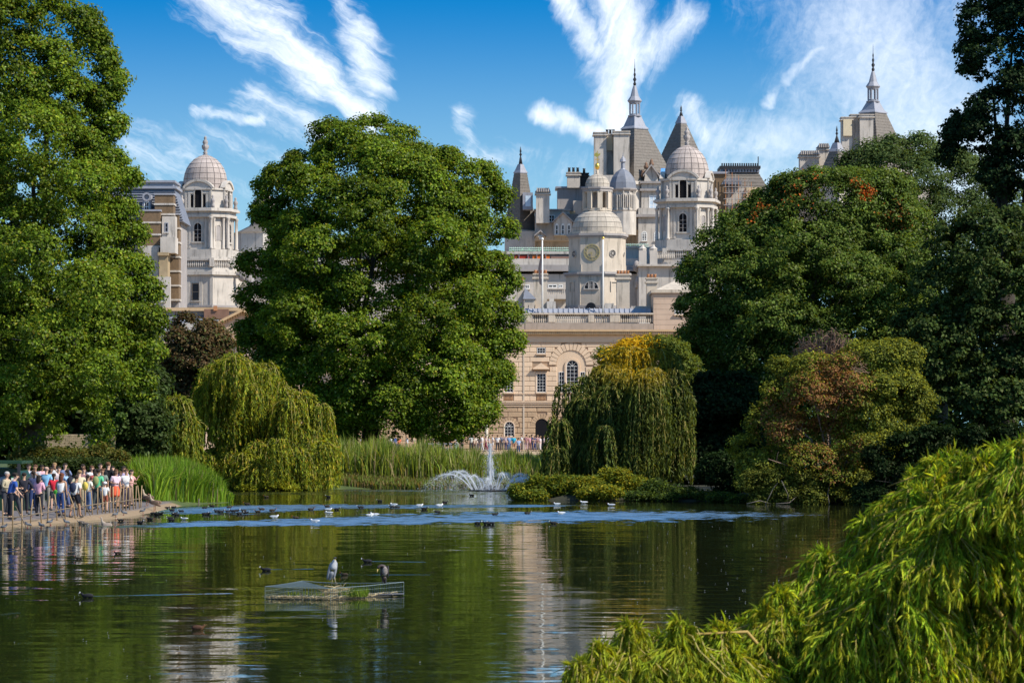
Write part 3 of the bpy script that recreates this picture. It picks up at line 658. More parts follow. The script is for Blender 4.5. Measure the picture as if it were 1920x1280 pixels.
# flagpoles on the palace roof
for (px, top, bot, lab) in [(1017, 449, 600, 'white flagpole left of the clock tower with a dark hoisted pennant'), (1131, 447, 590, 'white flagpole standing in front of the clock tower')]:
    f_ = thing('flagpole', lab, 'flagpole', 'flagpoles on the palace roof', (X(px), HD+.9, Z(590)))
    h = Z(top)-Z(590)
    MB().tube([(0, 0, -1.0), (0, 0, h*.6), (0, 0, h)], [.12, .10, .07], 8).build('pole', WHITE, f_, True)
    MB().ball((0, 0, h+.1), .17, 8, 6).build('finial_ball', GOLD if px > 1100 else WHITE, f_, True)
    if px < 1100: MB().extr([(-.5, h-3.4), (-.05, h-1.0), (-.05, h-2.2), (-.2, h-3.9), (-.1, h-5.4), (-.35, h-5.2)], -.12, -.04).build('pennant', plain('dark_pennant', (.08,.07,.08), .8, .2), f_)
p_ = MB().tube([(PX(912, 398), 398, .9), (PX(912, 398), 398, PZ(768, 398))], [.24, .18], 8).build('lamp_column', plain('cream_paint', (.6,.55,.45), .6, .05), None, True)
tag(p_, 'thick white flagpole base standing before the palace near the fountain jet', 'pole')
# ---------------------------------------------------------------- the pale domed office building behind
WD = 520.0
XW = lambda px: PX(px, WD)
ZW = lambda py: PZ(py, WD)
def domed_tower(px, ybase, label):
    u = WD/F; TH = -R(12)
    t = thing('domed_tower', label, 'tower', 'twin domed stone towers', (XW(px), WD, ZW(ybase)))
    P8 = lambda e: [(x*u, y*u) for x, y in octo(54+e, 28+e*.414, TH)]
    mk = lambda *seq: [m_ for m_ in [MB()] for e, z0, z1 in seq if m_.prism(P8(e), z0*u, z1*u) or True][0]
    mk((4, -10, 3), (2, 3, 17)).build('plinth', PORT, t)
    mk((-7, 17, 77)).build('bell_stage', PORT, t)
    mk((0, 77, 82), (-2, 82, 88), (5, 88, 92), (2.5, 92, 94)).build('entablature', PORT, t)
    mk((-10, 94, 128)).build('attic', PORT, t)
    mk((-7, 128, 131.5)).build('attic_cornice', PORT, t)
    prof = [(41,129),(41.5,140),(41,150),(39,160),(35.5,170),(30,179),(22.5,187),(13,193),(4,196.5)]
    rings_dome(t, prof, 18, DOME, u, gap=.016, th=.10)
    pts = octo(54-1.5, 28-.6, TH)
    for (x, y) in pts:                                # free-standing columns at the angles
        m_ = MB().lathe(x*u, y*u, [(3.9*u, 17*u), (3.9*u, 20*u), (3.0*u, 21*u), (2.6*u, 70*u), (3.2*u, 73*u), (4.2*u, 75*u), (4.2*u, 77*u)], 10); m_.build('column', PORT, t, True)
    for k in range(4):
        Mf = Matrix.Rotation(TH+R(90*k), 4, 'Z') @ Matrix.Translation((0, -47*u, 0))
        f_ = MB(); f_.M = Mf; architrave(f_, -7*u, 7*u, 32*u, 66*u, 0, 2.6*u, 1.4*u, True); f_.box(-12*u, 12*u, -2.6*u, .1, 29*u, 31.5*u); f_.box(-2*u, 2*u, -2.6*u, 0, 66*u, 71*u)
        w_ = f_.build('arched_window', PORT, t)
        f_ = MB(); f_.M = Mf; f_.extr(arch_poly(0, 31.5*u, 66*u, 7*u), -.04, .1); p_ = f_.build('pane', VOID, w_)
        f_ = MB(); f_.M = Mf; f_.box(-.04, .04, -.07, -.03, 32*u, 66*u)
        for q in (39, 46, 53): f_.box(-7*u, 7*u, -.071, -.03, q*u, q*u+.05)
        f_.build('glazing_bars', PORTD, w_)
        f_ = MB(); f_.M = Mf
        for x in (-22, -15.5, 15.5, 22): f_.box((x-2)*u, (x+2)*u, -1.2*u, .1, 20*u, 76.9*u)
        f_.build('pilasters', PORT, t)
        Ma = Matrix.Rotation(TH+R(90*k), 4, 'Z') @ Matrix.Translation((0, -44*u, 0))
        f_ = MB(); f_.M = Ma; architrave(f_, -6.6*u, 6.6*u, 95*u, 130*u, 0, 2.2*u, 2.2*u, True)
        for x in (-17, 17): f_.box((x-2.2)*u, (x+2.2)*u, -1.6*u, .1, 94.1*u, 121*u)
        for x in (-24, 24): f_.box((x-1.8)*u, (x+1.8)*u, -1.6*u, .1, 94.1*u, 128*u)
        f_.box(-20*u, -8.8*u, -1.8*u, .1, 121*u, 123.6*u); f_.box(8.8*u, 20*u, -1.8*u, .1, 121*u, 123.6*u)
        w_ = f_.build('attic_opening', PORT, t)
        f_ = MB(); f_.M = Ma; f_.extr(arch_poly(0, 94.2*u, 130*u, 6.6*u), -.04, .1); f_.box(-14.6*u, -9.2*u, -.04, .1, 96*u, 119*u); f_.box(9.2*u, 14.6*u, -.04, .1, 96*u, 119*u); f_.build('dark_opening', VOID, w_)
        f_ = MB(); f_.M = Ma; N = 14; ro, ri, zc = 34*u, 30*u, 119*u       # segmental hood over the attic opening
        for i in range(N):
            a, b_ = R(28+124*i/N), R(28+124*(i+1)/N)
            f_.extr([(ri*math.cos(a), zc+ri*math.sin(a)*.82), (ro*math.cos(a), zc+ro*math.sin(a)*.85), (ro*math.cos(b_), zc+ro*math.sin(b_)*.85), (ri*math.cos(b_), zc+ri*math.sin(b_)*.82)], -3.5*u, 6*u)
        f_.build('segmental_pediment', PORT, t)
        f_ = MB(); f_.M = Ma; f_.extr([(ri*math.cos(R(28+124*i/N)), zc+ri*math.sin(R(28+124*i/N))*.82) for i in range(N+1)], -1.0*u, 6*u); f_.build('tympanum', PORT, t)
        Mc = Matrix.Rotation(TH+R(45+90*k), 4, 'Z') @ Matrix.Translation((0, -51.2*u, 0))
        f_ = MB(); f_.M = Mc; architrave(f_, -4.5*u, 4.5*u, 34*u, 62*u, 0, 1.6*u, 1.2*u, True); w_ = f_.build('niche', PORT, t)
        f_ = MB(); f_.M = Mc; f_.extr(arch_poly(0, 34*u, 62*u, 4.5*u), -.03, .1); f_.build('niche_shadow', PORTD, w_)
        for sx in (-1, 1):
            f_ = MB().lathe(0, 0, [(3.4*u, 17*u), (3.4*u, 20*u), (2.7*u, 21*u), (2.4*u, 70*u), (3.8*u, 75*u), (3.8*u, 77*u)], 8)
            o = f_.build('column', PORT, t, True); o.matrix_local = Mc @ Matrix.Translation((sx*10*u, -1.5*u, 0))
    for k, (x, y) in enumerate(octo(50, 30, TH)):     # seated figures and urns on the angles
        m_ = MB().lathe(x*u, y*u, [(3.6*u, 94*u), (3.8*u, 99*u), (2.4*u, 102*u), (4.4*u, 106*u), (4.0*u, 110*u), (1.6*u, 112*u), (2.4*u, 115*u), (1.0*u, 118*u)], 7, k*.7)
        m_.build('statue', PORTD, t, True)
    m_ = MB().lathe(0, 0, [(6*u, 195*u), (3.2*u, 199*u), (5*u, 201*u), (2.2*u, 203*u), (6*u, 208*u), (6.6*u, 213*u), (3.6*u, 216*u), (5.4*u, 219*u), (4.4*u, 223*u), (2*u, 225*u), (3*u, 228*u), (.6*u, 232*u)], 8)
    for a in range(4):
        m_.ball((5.2*u*math.cos(a*1.57), 5.2*u*math.sin(a*1.57), 212*u), (1.8*u, 1.8*u, 3.5*u), 6, 4)
    m_.build('finial', PORTD, t, True)
    return t
tl = domed_tower(385, 487, 'pale domed stone tower on the left, between tall left trees and middle plane tree')
tr_ = copy_tree(tl); tr_.location = (XW(1288), WD, ZW(469)); tr_['label'] = 'pale domed stone tower on the right, in front of the steep slate pyramid roofs'

b = thing('stone_office_block', 'broad pale stone office building carrying the two domed towers', 'building')
MB().box(XW(425), XW(1345), WD+3, WD+40, 0, ZW(512)).build('wall', PORT, b)
MB().box(XW(425), XW(1345), WD+2.2, WD+5, ZW(507), ZW(503)).box(XW(425), XW(1345), WD+2.6, WD+5, ZW(503), ZW(495)).build('main_cornice', PORTD, b)
MB().box(XW(425), XW(1225), WD+3.1, WD+6, ZW(495), ZW(483)).build('parapet', PORT, b)
MB().box(XW(425), XW(1080), WD+9, WD+36, ZW(495), ZW(466)).build('attic_storey', PORT, b)
MB().box(XW(425), XW(1080), WD+8.4, WD+9.5, ZW(471), ZW(466)).build('attic_eave', PORT, b)
MB().box(XW(1160), XW(1225), WD+6, WD+20, ZW(495), ZW(459)).box(XW(1160), XW(1212), WD+5.6, WD+7, ZW(461), ZW(458)).build('setback_wall', PORT, b)
ORA = plain('orange_hoarding', (.75,.17,.03), .7, .06); RED = plain('red_hoarding', (.42,.04,.02), .7, .06)
MB().box(XW(965), XW(993), WD+8.6, WD+8.9, ZW(480), ZW(473)).build('hoarding', RED, b)
MB().box(XW(999), XW(1032), WD+8.6, WD+8.9, ZW(480), ZW(473)).build('hoarding', ORA, b)
MB().box(XW(1034), XW(1072), WD+8.6, WD+8.9, ZW(479), ZW(473)).build('hoarding', plain('rust_hoarding', (.35,.2,.15), .8, .1), b)
for k in range(5): MB().box(XW(956+k*17), XW(957+k*17), WD+8.4, WD+8.6, ZW(484), ZW(470)).build('scaffold_pole', LEAD, b)
# windows seen between the palace chimneys
for (a, b_, t_, u_) in [(984,993,532,540),(1028,1045,532,538),(1048,1056,532,538)]:
    window(b, XW(a), XW(b_), ZW(u_), ZW(t_), WD+3, 2, 1, .1, .12, surround=PORT)
mb = MB(); baluster_row(XW(1028), XW(1062), WD+1.2, ZW(551), ZW(542), .27, mb, .11); tag(mb.build('balusters', PORT, b), kind='stuff')
MB().box(XW(1024), XW(1066), WD+.9, WD+1.5, ZW(541.8), ZW(539)).box(XW(1024), XW(1066), WD+.8, WD+3, ZW(560), ZW(551)).build('balcony', PORT, b)
# pavilions under the two towers
for (cx, yb, rng_) in [(385, 0, (313, 443)), (1288, -18, (1185, 1350))]:
    u = WD/F; c = MB(); y_ = lambda p: ZW(p+yb)
    pol = lambda e: [(XW(cx)+x*u, WD+y*u) for x, y in octo(62+e, 32+e*.41, -R(12))]
    for (e, a, b_) in [(0, 575, 518), (5, 518, 512), (2, 512, 508), (-1, 508, 503)]: c.prism(pol(e), y_(a), y_(b_))
    c.build('pavilion', PORT, b)
    c = MB().prism(pol(0), 0, y_(578)).prism(pol(3), y_(578), y_(574)); c.build('pavilion_base', PORTD, b)
    c = MB(); pp = pol(0)
    for i in range(8):
        p0, p1 = Vector(pp[i]), Vector(pp[(i+1) % 8]); L_ = (p1-p0).length; n_ = int(L_/.3)
        for j in range(1, n_):
            q_ = p0.lerp(p1, j/n_); c.lathe(q_.x, q_.y, [(.09, y_(503)), (.13, y_(499)), (.06, y_(494)), (.1, y_(491))], 5)
    tag(c.build('balusters', PORT, b), kind='stuff')
    c = MB().prism(pol(2), y_(491), y_(488)); 
    for x, y in pp: c.box(x-.35, x+.35, y-.35, y+.35, y_(503), y_(486.5))
    c.build('balustrade', PORT, b)
    Mf = Matrix.Translation((XW(cx), WD, 0)) @ Matrix.Rotation(-R(12), 4, 'Z') @ Matrix.Translation((0, -62*u, 0))
    f_ = MB(); f_.M = Mf
    for x in (-31, -13.5, 10.5, 31): f_.box((x-3)*u, (x+3)*u, -1.3*u, .1, y_(574), y_(519))
    f_.build('pilasters', PORT, b)
    window(b, -7*u, 8*u, y_(566), y_(533), -.05, 1, 2, .09, .14, frame=plain('bronze_frame', (.12,.10,.08), .6, .1), M=Mf, surround=PORT)
    Mf = Matrix.Translation((XW(cx), WD, 0)) @ Matrix.Rotation(-R(57), 4, 'Z') @ Matrix.Translation((0, -66*u, 0))
    window(b, -5*u, 9*u, y_(567), y_(534), -.05, 1, 2, .09, .14, frame=plain('bronze_frame', (.12,.10,.08)), M=Mf, surround=PORT)
# broken curved pediments beside the towers
for (cx, yb) in [(443, 20), (1186, 0)]:
    f_ = MB(); N = 10; y_ = lambda p: ZW(p+yb)
    s_ = 1 if cx > 900 else -1
    xc = 1192 if s_ > 0 else 470
    for i in range(N):
        a, b_ = R(5+85*i/N), R(5+85*(i+1)/N)
        q = []
        for (r, t_) in ((40, a), (45, a), (45, b_), (40, b_)): q.append((XW(xc+s_*(r-12)*math.cos(t_)), ZW((565 if s_ > 0 else 570)-(r-14)*math.sin(t_))))
        f_.extr(q, WD-3, WD+3)
    f_.build('curved_pediment', PORT, b)
    m_ = MB()
    for k in range(7): m_.ball((XW(xc+rr.uniform(-6, 14)*s_), WD-3.2, ZW(rr.uniform(500, 540))), (.6, .5, .9), 6, 4)
    tag(m_.build('sculpture_group', PORTD, b, True), kind='stuff')
m_ = MB(); baluster_row(XW(1225), XW(1262), WD-5.5, ZW(488), ZW(476), .3, m_, .12); tag(m_.build('balusters', PORT, b), kind='stuff')
for px in (1202, 1222, 1300):
    MB().box(XW(px-7), XW(px+7), WD-7, WD-5.5, ZW(500), ZW(474)).lathe(XW(px), WD-6.2, [(.5, ZW(474)), (.62, ZW(470)), (.3, ZW(467)), (.1, ZW(463))], 8).build('parapet_urn', PORT, b)
MB().box(XW(1195), XW(1345), WD-6.6, WD+2, 0, ZW(500)).box(XW(1192), XW(1345), WD-7.4, WD+2, ZW(503), ZW(499.5)).build('projecting_bay', PORT, b)
GRN = plain('green_scaffold_net', (.16,.32,.20), .9, .25, 2)
for (a, b_, t_, u_) in [(955,1072,451,463),(1172,1228,444,458),(446,492,452,467)]:
    m_ = MB()
    n_ = int((b_-a)/4)
    for k in range(n_): m_.tube([(XW(a+k*4), WD+22, ZW(u_)), (XW(a+k*4), WD+22, ZW(t_-2))], .05, 4)
    for q in (0, .33, .66): m_.tube([(XW(a), WD+21.9, ZW(t_+(u_-t_)*q)), (XW(b_), WD+21.9, ZW(t_+(u_-t_)*q))], .05, 4)
    rl = m_.build('roof_railing', plain('pale_green_paint', (.45,.58,.48), .6, .1), b); rl['kind'] = 'stuff'
    m_ = MB(); pts_ = []
    for k in range(int((b_-a)*5)):
        x = rr.uniform(a, b_); y = rr.uniform(t_+3, u_+2); s_ = rr.uniform(.15, .4); c = Vector((XW(x), WD+22+rr.uniform(.1, 1.5), ZW(y)))
        v1 = Vector((rr.uniform(-1, 1), rr.uniform(-.3, .3), rr.uniform(-1, 1))).normalized()*s_; v2 = Vector((rr.uniform(-1, 1), rr.uniform(-1, 1), rr.uniform(-1, 1))).normalized()*s_
        m_.add([c, c+v1, c+v2], [(0, 1, 2)])
    tag(m_.build('roof_garden', GRN, b), kind='stuff')
MB().box(XW(425), XW(1345), WD+10, WD+40, ZW(500), ZW(468)).build('roof_deck', PORTD, b)
# smaller turret half hidden by the plane tree
t3 = thing('small_turret', 'small domed turret with swept slate roof peeping out left of the middle plane tree', 'tower', loc=(PX(497, 545), 545, PZ(470, 545))); u3 = 545/F
MB().lathe(0, 0, [(24*u3, 70*u3), (24*u3, 84*u3), (22*u3, 93*u3), (15*u3, 101*u3), (3*u3, 104*u3)], 12).build('dome', DOME, t3, True)
MB().lathe(0, 0, [(26*u3, 50*u3), (25*u3, 56*u3), (22*u3, 57*u3), (22*u3, 68*u3), (25*u3, 70*u3)], 8).build('drum', PORT, t3)
MB().lathe(0, 0, [(60*u3, 32*u3), (46*u3, 38*u3), (30*u3, 46*u3), (26*u3, 52*u3)], 8).build('swept_roof', SLATE, t3)
MB().lathe(0, 0, [(58*u3, -10*u3), (58*u3, 30*u3), (62*u3, 33*u3)], 8).build('drum_wall', PORT, t3)

# ---- brick and slate buildings at far left
LD = 470.0; XL = lambda px: PX(px, LD); ZL = lambda py: PZ(py, LD)
b = thing('mansard_building', 'blue-slated mansard building with brick chimneys behind the left plane tree', 'building')
MB().box(XL(160), XL(330), LD+4, LD+16, 0, ZL(412)).build('wall', PORTD, b)
MB().loft([[(XL(160), LD+4, ZL(412)), (XL(338), LD+4, ZL(412)), (XL(338), LD+16, ZL(412)), (XL(160), LD+16, ZL(412))],
           [(XL(160), LD+6.5, ZL(348)), (XL(318), LD+6.5, ZL(348)), (XL(318), LD+14, ZL(348)), (XL(160), LD+14, ZL(348))]]).build('mansard_roof', SLATED, b)
for k in range(13):
    t_ = k/13; MB().box(XL(160), XL(338-20*t_), LD+4+2.5*t_-.06, LD+4.3+2.5*t_, ZL(412-64*t_-3.4), ZL(412-64*t_-4)).build('slate_course', SLATED, b)
MB().box(XL(160), XL(323), LD+6, LD+14.5, ZL(348), ZL(343)).box(XL(160), XL(316), LD+6.6, LD+14, ZL(343), ZL(336)).box(XL(160), XL(320), LD+6.2, LD+14.4, ZL(336), ZL(332)).build('roof_crest', LEAD, b)
for px in (270, 214):
    f_ = MB().box(XL(px-8), XL(px+8), LD+3.6, LD+6, ZL(408), ZL(372)).lathe(XL(px), LD+4.4, [(.7, ZL(372)), (.7, ZL(362))], 10); dq = f_.build('dormer', LEAD, b)
    window(b, XL(px-5), XL(px+5), ZL(394), ZL(375), LD+3.6, 2, 2, .08, .12, surround=LEAD)
    f_ = MB()
    for i in range(12):
        a, c_ = 2*math.pi*i/12, 2*math.pi*(i+1)/12
        f_.extr([(XL(px)+.36*math.cos(a), ZL(366)+.36*math.sin(a)), (XL(px)+.62*math.cos(a), ZL(366)+.62*math.sin(a)), (XL(px)+.62*math.cos(c_), ZL(366)+.62*math.sin(c_)), (XL(px)+.36*math.cos(c_), ZL(366)+.36*math.sin(c_))], LD+3.4, LD+3.75)
    f_.build('round_dormer', LEAD, b)
def banded(a, b_, t_, u_, d_, nb):
    c = MB().box(XL(a), XL(b_), LD+d_, LD+d_+3, ZL(u_), ZL(t_)).build('brick_stack', BRICK, b)
    for k in range(nb+1):
        y = t_+(u_-t_)*k/nb; MB().box(XL(a)-.12, XL(b_)+.12, LD+d_-.12, LD+d_+3.1, ZL(y+2.2), ZL(y-1.2)).build('stone_band', PORT if k else LEAD, c)
banded(288, 323, 362, 400, 1.5, 2); banded(263, 300, 394, 462, 0, 3); banded(299, 331, 398, 560, 3.2, 6)
MB().box(XL(268), XL(298), LD-.3, LD+3, 0, ZL(462)).build('stone_pier', PORT, b)
MB().box(XL(300), XL(316), LD-1.2, LD+2, 0, ZL(478)).box(XL(298), XL(318), LD-1.5, LD+2, ZL(480), ZL(474)).build('ochre_pier', plain('dull_ochre_stone', (.36,.27,.16), .9, .2), b)
MB().box(XL(302), XL(330), LD-1., LD+3, ZL(475), ZL(445)).box(XL(303), XL(328), LD+.5, LD+3, ZL(445), ZL(405)).build('stair_turret', PORT, b)
window(b, XL(308), XL(315), ZL(435), ZL(417), LD+.5, 1, 2, .08, .12, frame=LEAD, surround=PORT)
MB().box(XL(286), XL(322), LD-2, LD-1.2, ZL(610), ZL(520)).build('lower_wall', PORT, b)
window(b, XL(300), XL(312), ZL(566), ZL(545), LD-2, 2, 2, .08, .12, frame=LEAD, surround=PORT)

# ---------------------------------------------------------------- grand hotel-like roofscape far behind
QD = 640.0
XQ = lambda px, d_=QD: PX(px, d_)
ZQ = lambda py, d_=QD: PZ(py, d_)
uq = QD/F
def lantern(mb_parts, t, zb, s=1.):
    """open lead lantern with cone and spike, above height zb (px units)"""
    L = []
    U = uq*s
    MB().lathe(0, 0, [(12.5*U, zb), (13*U, zb+2*U), (10*U, zb+3*U), (10*U, zb+5*U)], 8).build('lantern_base', LEAD, t)
    for k in range(8):
        a = k*math.pi/4+.39
        MB().tube([(9.4*U*math.cos(a), 9.4*U*math.sin(a), zb+4*U), (9.4*U*math.cos(a), 9.4*U*math.sin(a), zb+26*U)], 1.5*U, 6).build('lantern_post', LEAD, t)
    MB().lathe(0, 0, [(10*U, zb+24*U), (11*U, zb+26*U), (13.5*U, zb+29*U), (13.5*U, zb+30*U), (8*U, zb+38*U), (5*U, zb+50*U), (3.*U, zb+57*U), (2.4*U, zb+58*U)], 8).build('lantern_roof', LEAD, t)
    MB().lathe(0, 0, [(2*U, zb+57*U), (3.2*U, zb+62*U), (1.4*U, zb+65*U), (3.6*U, zb+70*U), (1.2*U, zb+74*U), (2.4*U, zb+79*U), (.9*U, zb+83*U), (1.5*U, zb+88*U), (.5*U, zb+92*U), (.25*U, zb+108*U)], 7).build('spire_finial', BLACKM, t, True)
def pyramid(px, ybase, rb, ytop, rt, yskirt, rs, label, rot=R(-3), d_=QD, lan=True, cat='tower', body=None, yfin=None):
    U = d_/F
    t = thing('spired_turret', label, cat, 'slate pyramid roofs behind the office block', (PX(px, d_), d_, PZ(ybase, d_)))
    zt = (ybase-ytop)*U; zs = (ybase-yskirt)*U; q = math.sqrt(2)
    MB().lathe(0, 0, [(rb*q*U, 0), (rs*q*U, zs)], 4, rot).build('slate_roof', SLATE, t)
    n_ = int((ybase-yskirt)/5.5)                       # slate courses lap one over the other
    for k in range(n_):
        f0, f1 = k/n_, (k+.85)/n_; r0 = (rb+(rs-rb)*f0)*q*U+.05; r1 = (rb+(rs-rb)*f1)*q*U+.01
        MB().lathe(0, 0, [(r0, zs*f0+.01), (r1, zs*f1)], 4, rot).build('slate_course', SLATE, t)
    MB().lathe(0, 0, [(rs*q*U*1.1, zs-.5*U), (rs*q*U*1.12, zs+1.2*U), ((rs*.75+rt*.25)*q*U, zs+6*U), (rt*q*U*1.05, zt)], 4, rot).build('lead_skirt', LEAD, t)
    MB().lathe(0, 0, [(rb*q*U*1.04, -6*U), (rb*q*U*1.04, 0)], 4, rot).build('eaves', PORT, t)
    if body: MB().lathe(0, 0, [(rb*q*U*.96, -body*U), (rb*q*U*.96, -6*U)], 4, rot).build('tower_wall', PORT, t)
    if lan: lantern(None, t, zt, d_/QD)
    else:
        zf = (ybase-yfin)*U
        MB().lathe(0, 0, [(rt*q*U*.8, zt), (2*U, zt+.35*(zf-zt)), (1*U, zt+.45*(zf-zt)), (2.8*U, zt+.55*(zf-zt)), (1*U, zt+.64*(zf-zt)), (2*U, zt+.72*(zf-zt)), (.3*U, zf)], 7).build('spire_finial', BLACKM, t, True)
    return t
pyramid(1190, 345, 56, 219, 8.5, 243, 17, 'tallest slate pyramid roof with lead lantern and spire, right of the tall chimneys', body=90)
pyramid(1277, 345, 44, 218, 3.5, 232, 7, 'slate pyramid roof with short finial directly behind the right domed tower', rot=R(-4), lan=False, yfin=198, d_=650., body=60)
pyramid(1637, 320, 54, 192, 8.5, 213, 17.5, 'slate pyramid roof with open lantern and spire above the grey-green tree at the right', body=120, rot=R(2))
pyramid(1569, 340, 27, 268, 5, 285, 10, 'small slate pyramid roof with finial left of the right-hand spire', lan=False, yfin=236, rot=R(2), d_=630., body=90)
t = pyramid(976, 432, 22, 308, 3.5, 325, 8.5, 'slate pyramid roof with spike just right of the middle plane tree', lan=False, yfin=275, rot=R(-2), d_=645., body=40)
MB().extr([(.4, 3.6), (2.3, 3.6), (2.3, 6.8), (.4, 6.8)], -5.2, -1).build('dormer', LEAD, t)
f_ = MB(); f_.extr([(.9, 4.2), (1.9, 4.2), (1.9, 6.2), (.9, 6.2)], -5.26, -5.1); f_.build('dormer_pane', plain('bright_glass', (.5,.6,.7), .2, .1), t)

b = thing('turreted_hotel', 'great grey stone hotel-like block with gables, chimneys and slate turrets behind the clock tower', 'building')
def bx_(a, b_, t_, u_, y0, y1, name='wall', mat=PORT): return MB().box(XQ(a), XQ(b_), QD+y0, QD+y1, ZQ(u_), ZQ(t_)).build(name, mat, b)
bx_(950, 1270, 440, 520, 5, 30); bx_(1070, 1290, 398, 520, 7, 20); bx_(1336, 1462, 396, 520, 4, 20); bx_(950, 1003, 432, 470, 2, 8)
bx_(1003, 1068, 395, 450, 0, 10); MB().box(XQ(1001), XQ(1070), QD-.4, QD+10, ZQ(395), ZQ(392)).build('parapet', PORTD, b)
for px in (1015, 1029): window(b, XQ(px), XQ(px+11), ZQ(416), ZQ(403), QD, 2, 2, .1, .14, surround=PORT)
bx_(1046, 1104, 350, 396, 4, 12, mat=PORTD); MB().box(XQ(1042), XQ(1106), QD+3.6, QD+12, ZQ(350), ZQ(347)).build('roof_slab', LEAD, b)
bx_(1055, 1078, 395, 412, 1, 6, mat=ORST); bx_(1075, 1110, 375, 410, 2, 8)
# gabled dormer
def gable(cx, w_, yb, yt, ytop, d0, name='gable', mat=PORT, nw=3):
    MB().box(XQ(cx-w_), XQ(cx+w_), QD+d0, QD+d0+5, ZQ(yb), ZQ(yt)).extr([(XQ(cx-w_), ZQ(yt)), (XQ(cx+w_), ZQ(yt)), (XQ(cx), ZQ(ytop))], QD+d0, QD+d0+5).build(name, mat, b)
    for sgn in (-1, 1):
        MB().extr([(XQ(cx), ZQ(ytop-3)), (XQ(cx+sgn*(w_+3)), ZQ(yt-.5)), (XQ(cx+sgn*(w_+3)), ZQ(yt+2)), (XQ(cx), ZQ(ytop))][::sgn], QD+d0-.5, QD+d0+6).build('gable_coping', PORTD, b)
    for k in range(nw):
        x = cx-w_+2*w_*(k+.5)/nw; r_ = w_/nw*.45
        window(b, XQ(x-r_), XQ(x+r_), ZQ(yb-1.5), ZQ(yt+3), QD+d0, 1, 2, .08, .1, True, surround=PORT)
gable(1055, 17, 443, 418, 401, -3); gable(1013, 8, 446, 443, 436, -3.5, nw=1)
MB().loft([[(XQ(1060), QD-2, ZQ(418)), (XQ(1086), QD-2, ZQ(418)), (XQ(1086), QD+4, ZQ(418)), (XQ(1060), QD+4, ZQ(418))], [(XQ(1060), QD-1, ZQ(402)), (XQ(1084), QD-1, ZQ(402)), (XQ(1084), QD, ZQ(402)), (XQ(1060), QD, ZQ(402))]]).build('slate_slope', SLATE, b)
gable(1401, 15, 424, 408, 390, -2, nw=2); gable(1356, 9, 455, 436, 421, -4, nw=2)
# chimneys
def stack(a, b_, t_, u_, d0, pots=0, mat=PORT, tent=False, dep=3.):
    c = chimney(b, XQ(a), XQ(b_), QD+d0, dep, ZQ(u_), ZQ(t_), mat, pots, BLACKM, cap=.25, poth=1.0, potr=.28)
    if tent:
        MB().extr([(XQ(a-2), ZQ(t_)), (XQ(b_+2), ZQ(t_)), (XQ(b_-1), ZQ(t_-7)), (XQ(a+3), ZQ(t_-7))], QD+d0-.4, QD+d0+dep).build('ridged_cap', LEAD, c)
        n_ = max(3, int((b_-a)/4))
        for k in range(n_): MB().box(XQ(a+1+k*(b_-a)/n_), XQ(a+1+k*(b_-a)/n_)+.18, QD+d0-.6, QD+d0-.41, ZQ(t_), ZQ(t_-7.5)).build('cap_rib', PORT, c)
    return c
stack(1005, 1030, 362, 420, -3, tent=True); stack(1064, 1088, 322, 350, 3, 3); stack(1089, 1104, 322, 350, 5, 1, BLACKM)
stack(1112, 1135, 256, 335, -8, 0); stack(1134, 1152, 258, 335, -6, 3); stack(1148, 1177, 255, 335, -9, 0)
MB().box(XQ(1136), XQ(1147), QD-6.6, QD-6.2, ZQ(288), ZQ(262)).build('chimney_panel', plain('cream_render', (.62,.52,.36), .8, .1), b)
MB().box(XQ(1110), XQ(1178), QD-9, QD-2, ZQ(380), ZQ(335)).build('chimney_base', PORT, b)
stack(1500, 1536, 290, 345, 0, tent=True); stack(1536, 1556, 275, 330, 2, tent=True); stack(1466, 1488, 338, 380, 0, tent=True); stack(1692, 1722, 264, 310, 4, tent=True)
stack(1571, 1590, 228, 330, -8, 0); stack(1589, 1606, 222, 330, -7, 0); stack(1603, 1628, 224, 330, -9, 0)
MB().box(XQ(1573), XQ(1589), QD-8.5, QD-8.1, ZQ(262), ZQ(231)).build('chimney_panel', plain('cream_render', (.62,.52,.36)), b)
bx_(1480, 1760, 345, 520, 6, 20); bx_(1340, 1450, 420, 520, 3, 20)
# little dome turret
dt = thing('arcaded_turret', 'round arcaded turret with dark faceted dome between clock tower and slate spire', 'tower', loc=(PX(1168, QD-16), QD-16, PZ(400, QD-16)))
MB().lathe(0, 0, [(24*uq, -40*uq), (24*uq, 3*uq), (25.5*uq, 5*uq)], 12).build('base', PORT, dt)
MB().lathe(0, 0, [(21*uq, 5*uq), (21*uq, 42*uq)], 12).build('drum', PORT, dt)
MB().lathe(0, 0, [(24*uq, 40*uq), (26*uq, 43*uq), (26*uq, 45*uq)], 12).build('cornice', PORTD, dt)
for k in range(12):
    a = k*math.pi/6; Mf = Matrix.Rotation(a, 4, 'Z') @ Matrix.Translation((0, -20.6*uq, 0))
    f_ = MB(); f_.M = Mf; architrave(f_, -3.2*uq, 3.2*uq, 10*uq, 34*uq, 0, .12, .2, True); w_ = f_.build('arched_window', PORT, dt)
    f_ = MB(); f_.M = Mf; f_.extr(arch_poly(0, 10*uq, 34*uq, 3.2*uq), -.06, .1); f_.build('pane', GLASS, w_)
    MB().tube([(22.3*uq*math.cos(a), 22.3*uq*math.sin(a), 5*uq), (22.3*uq*math.cos(a), 22.3*uq*math.sin(a), 40*uq)], .14, 6).build('column', PORT, dt)
MB().lathe(0, 0, [(25.5*uq, 45*uq), (24*uq, 56*uq), (20*uq, 66*uq), (13*uq, 75*uq), (6*uq, 80*uq)], 8, .2).build('dome', SLATED, dt)
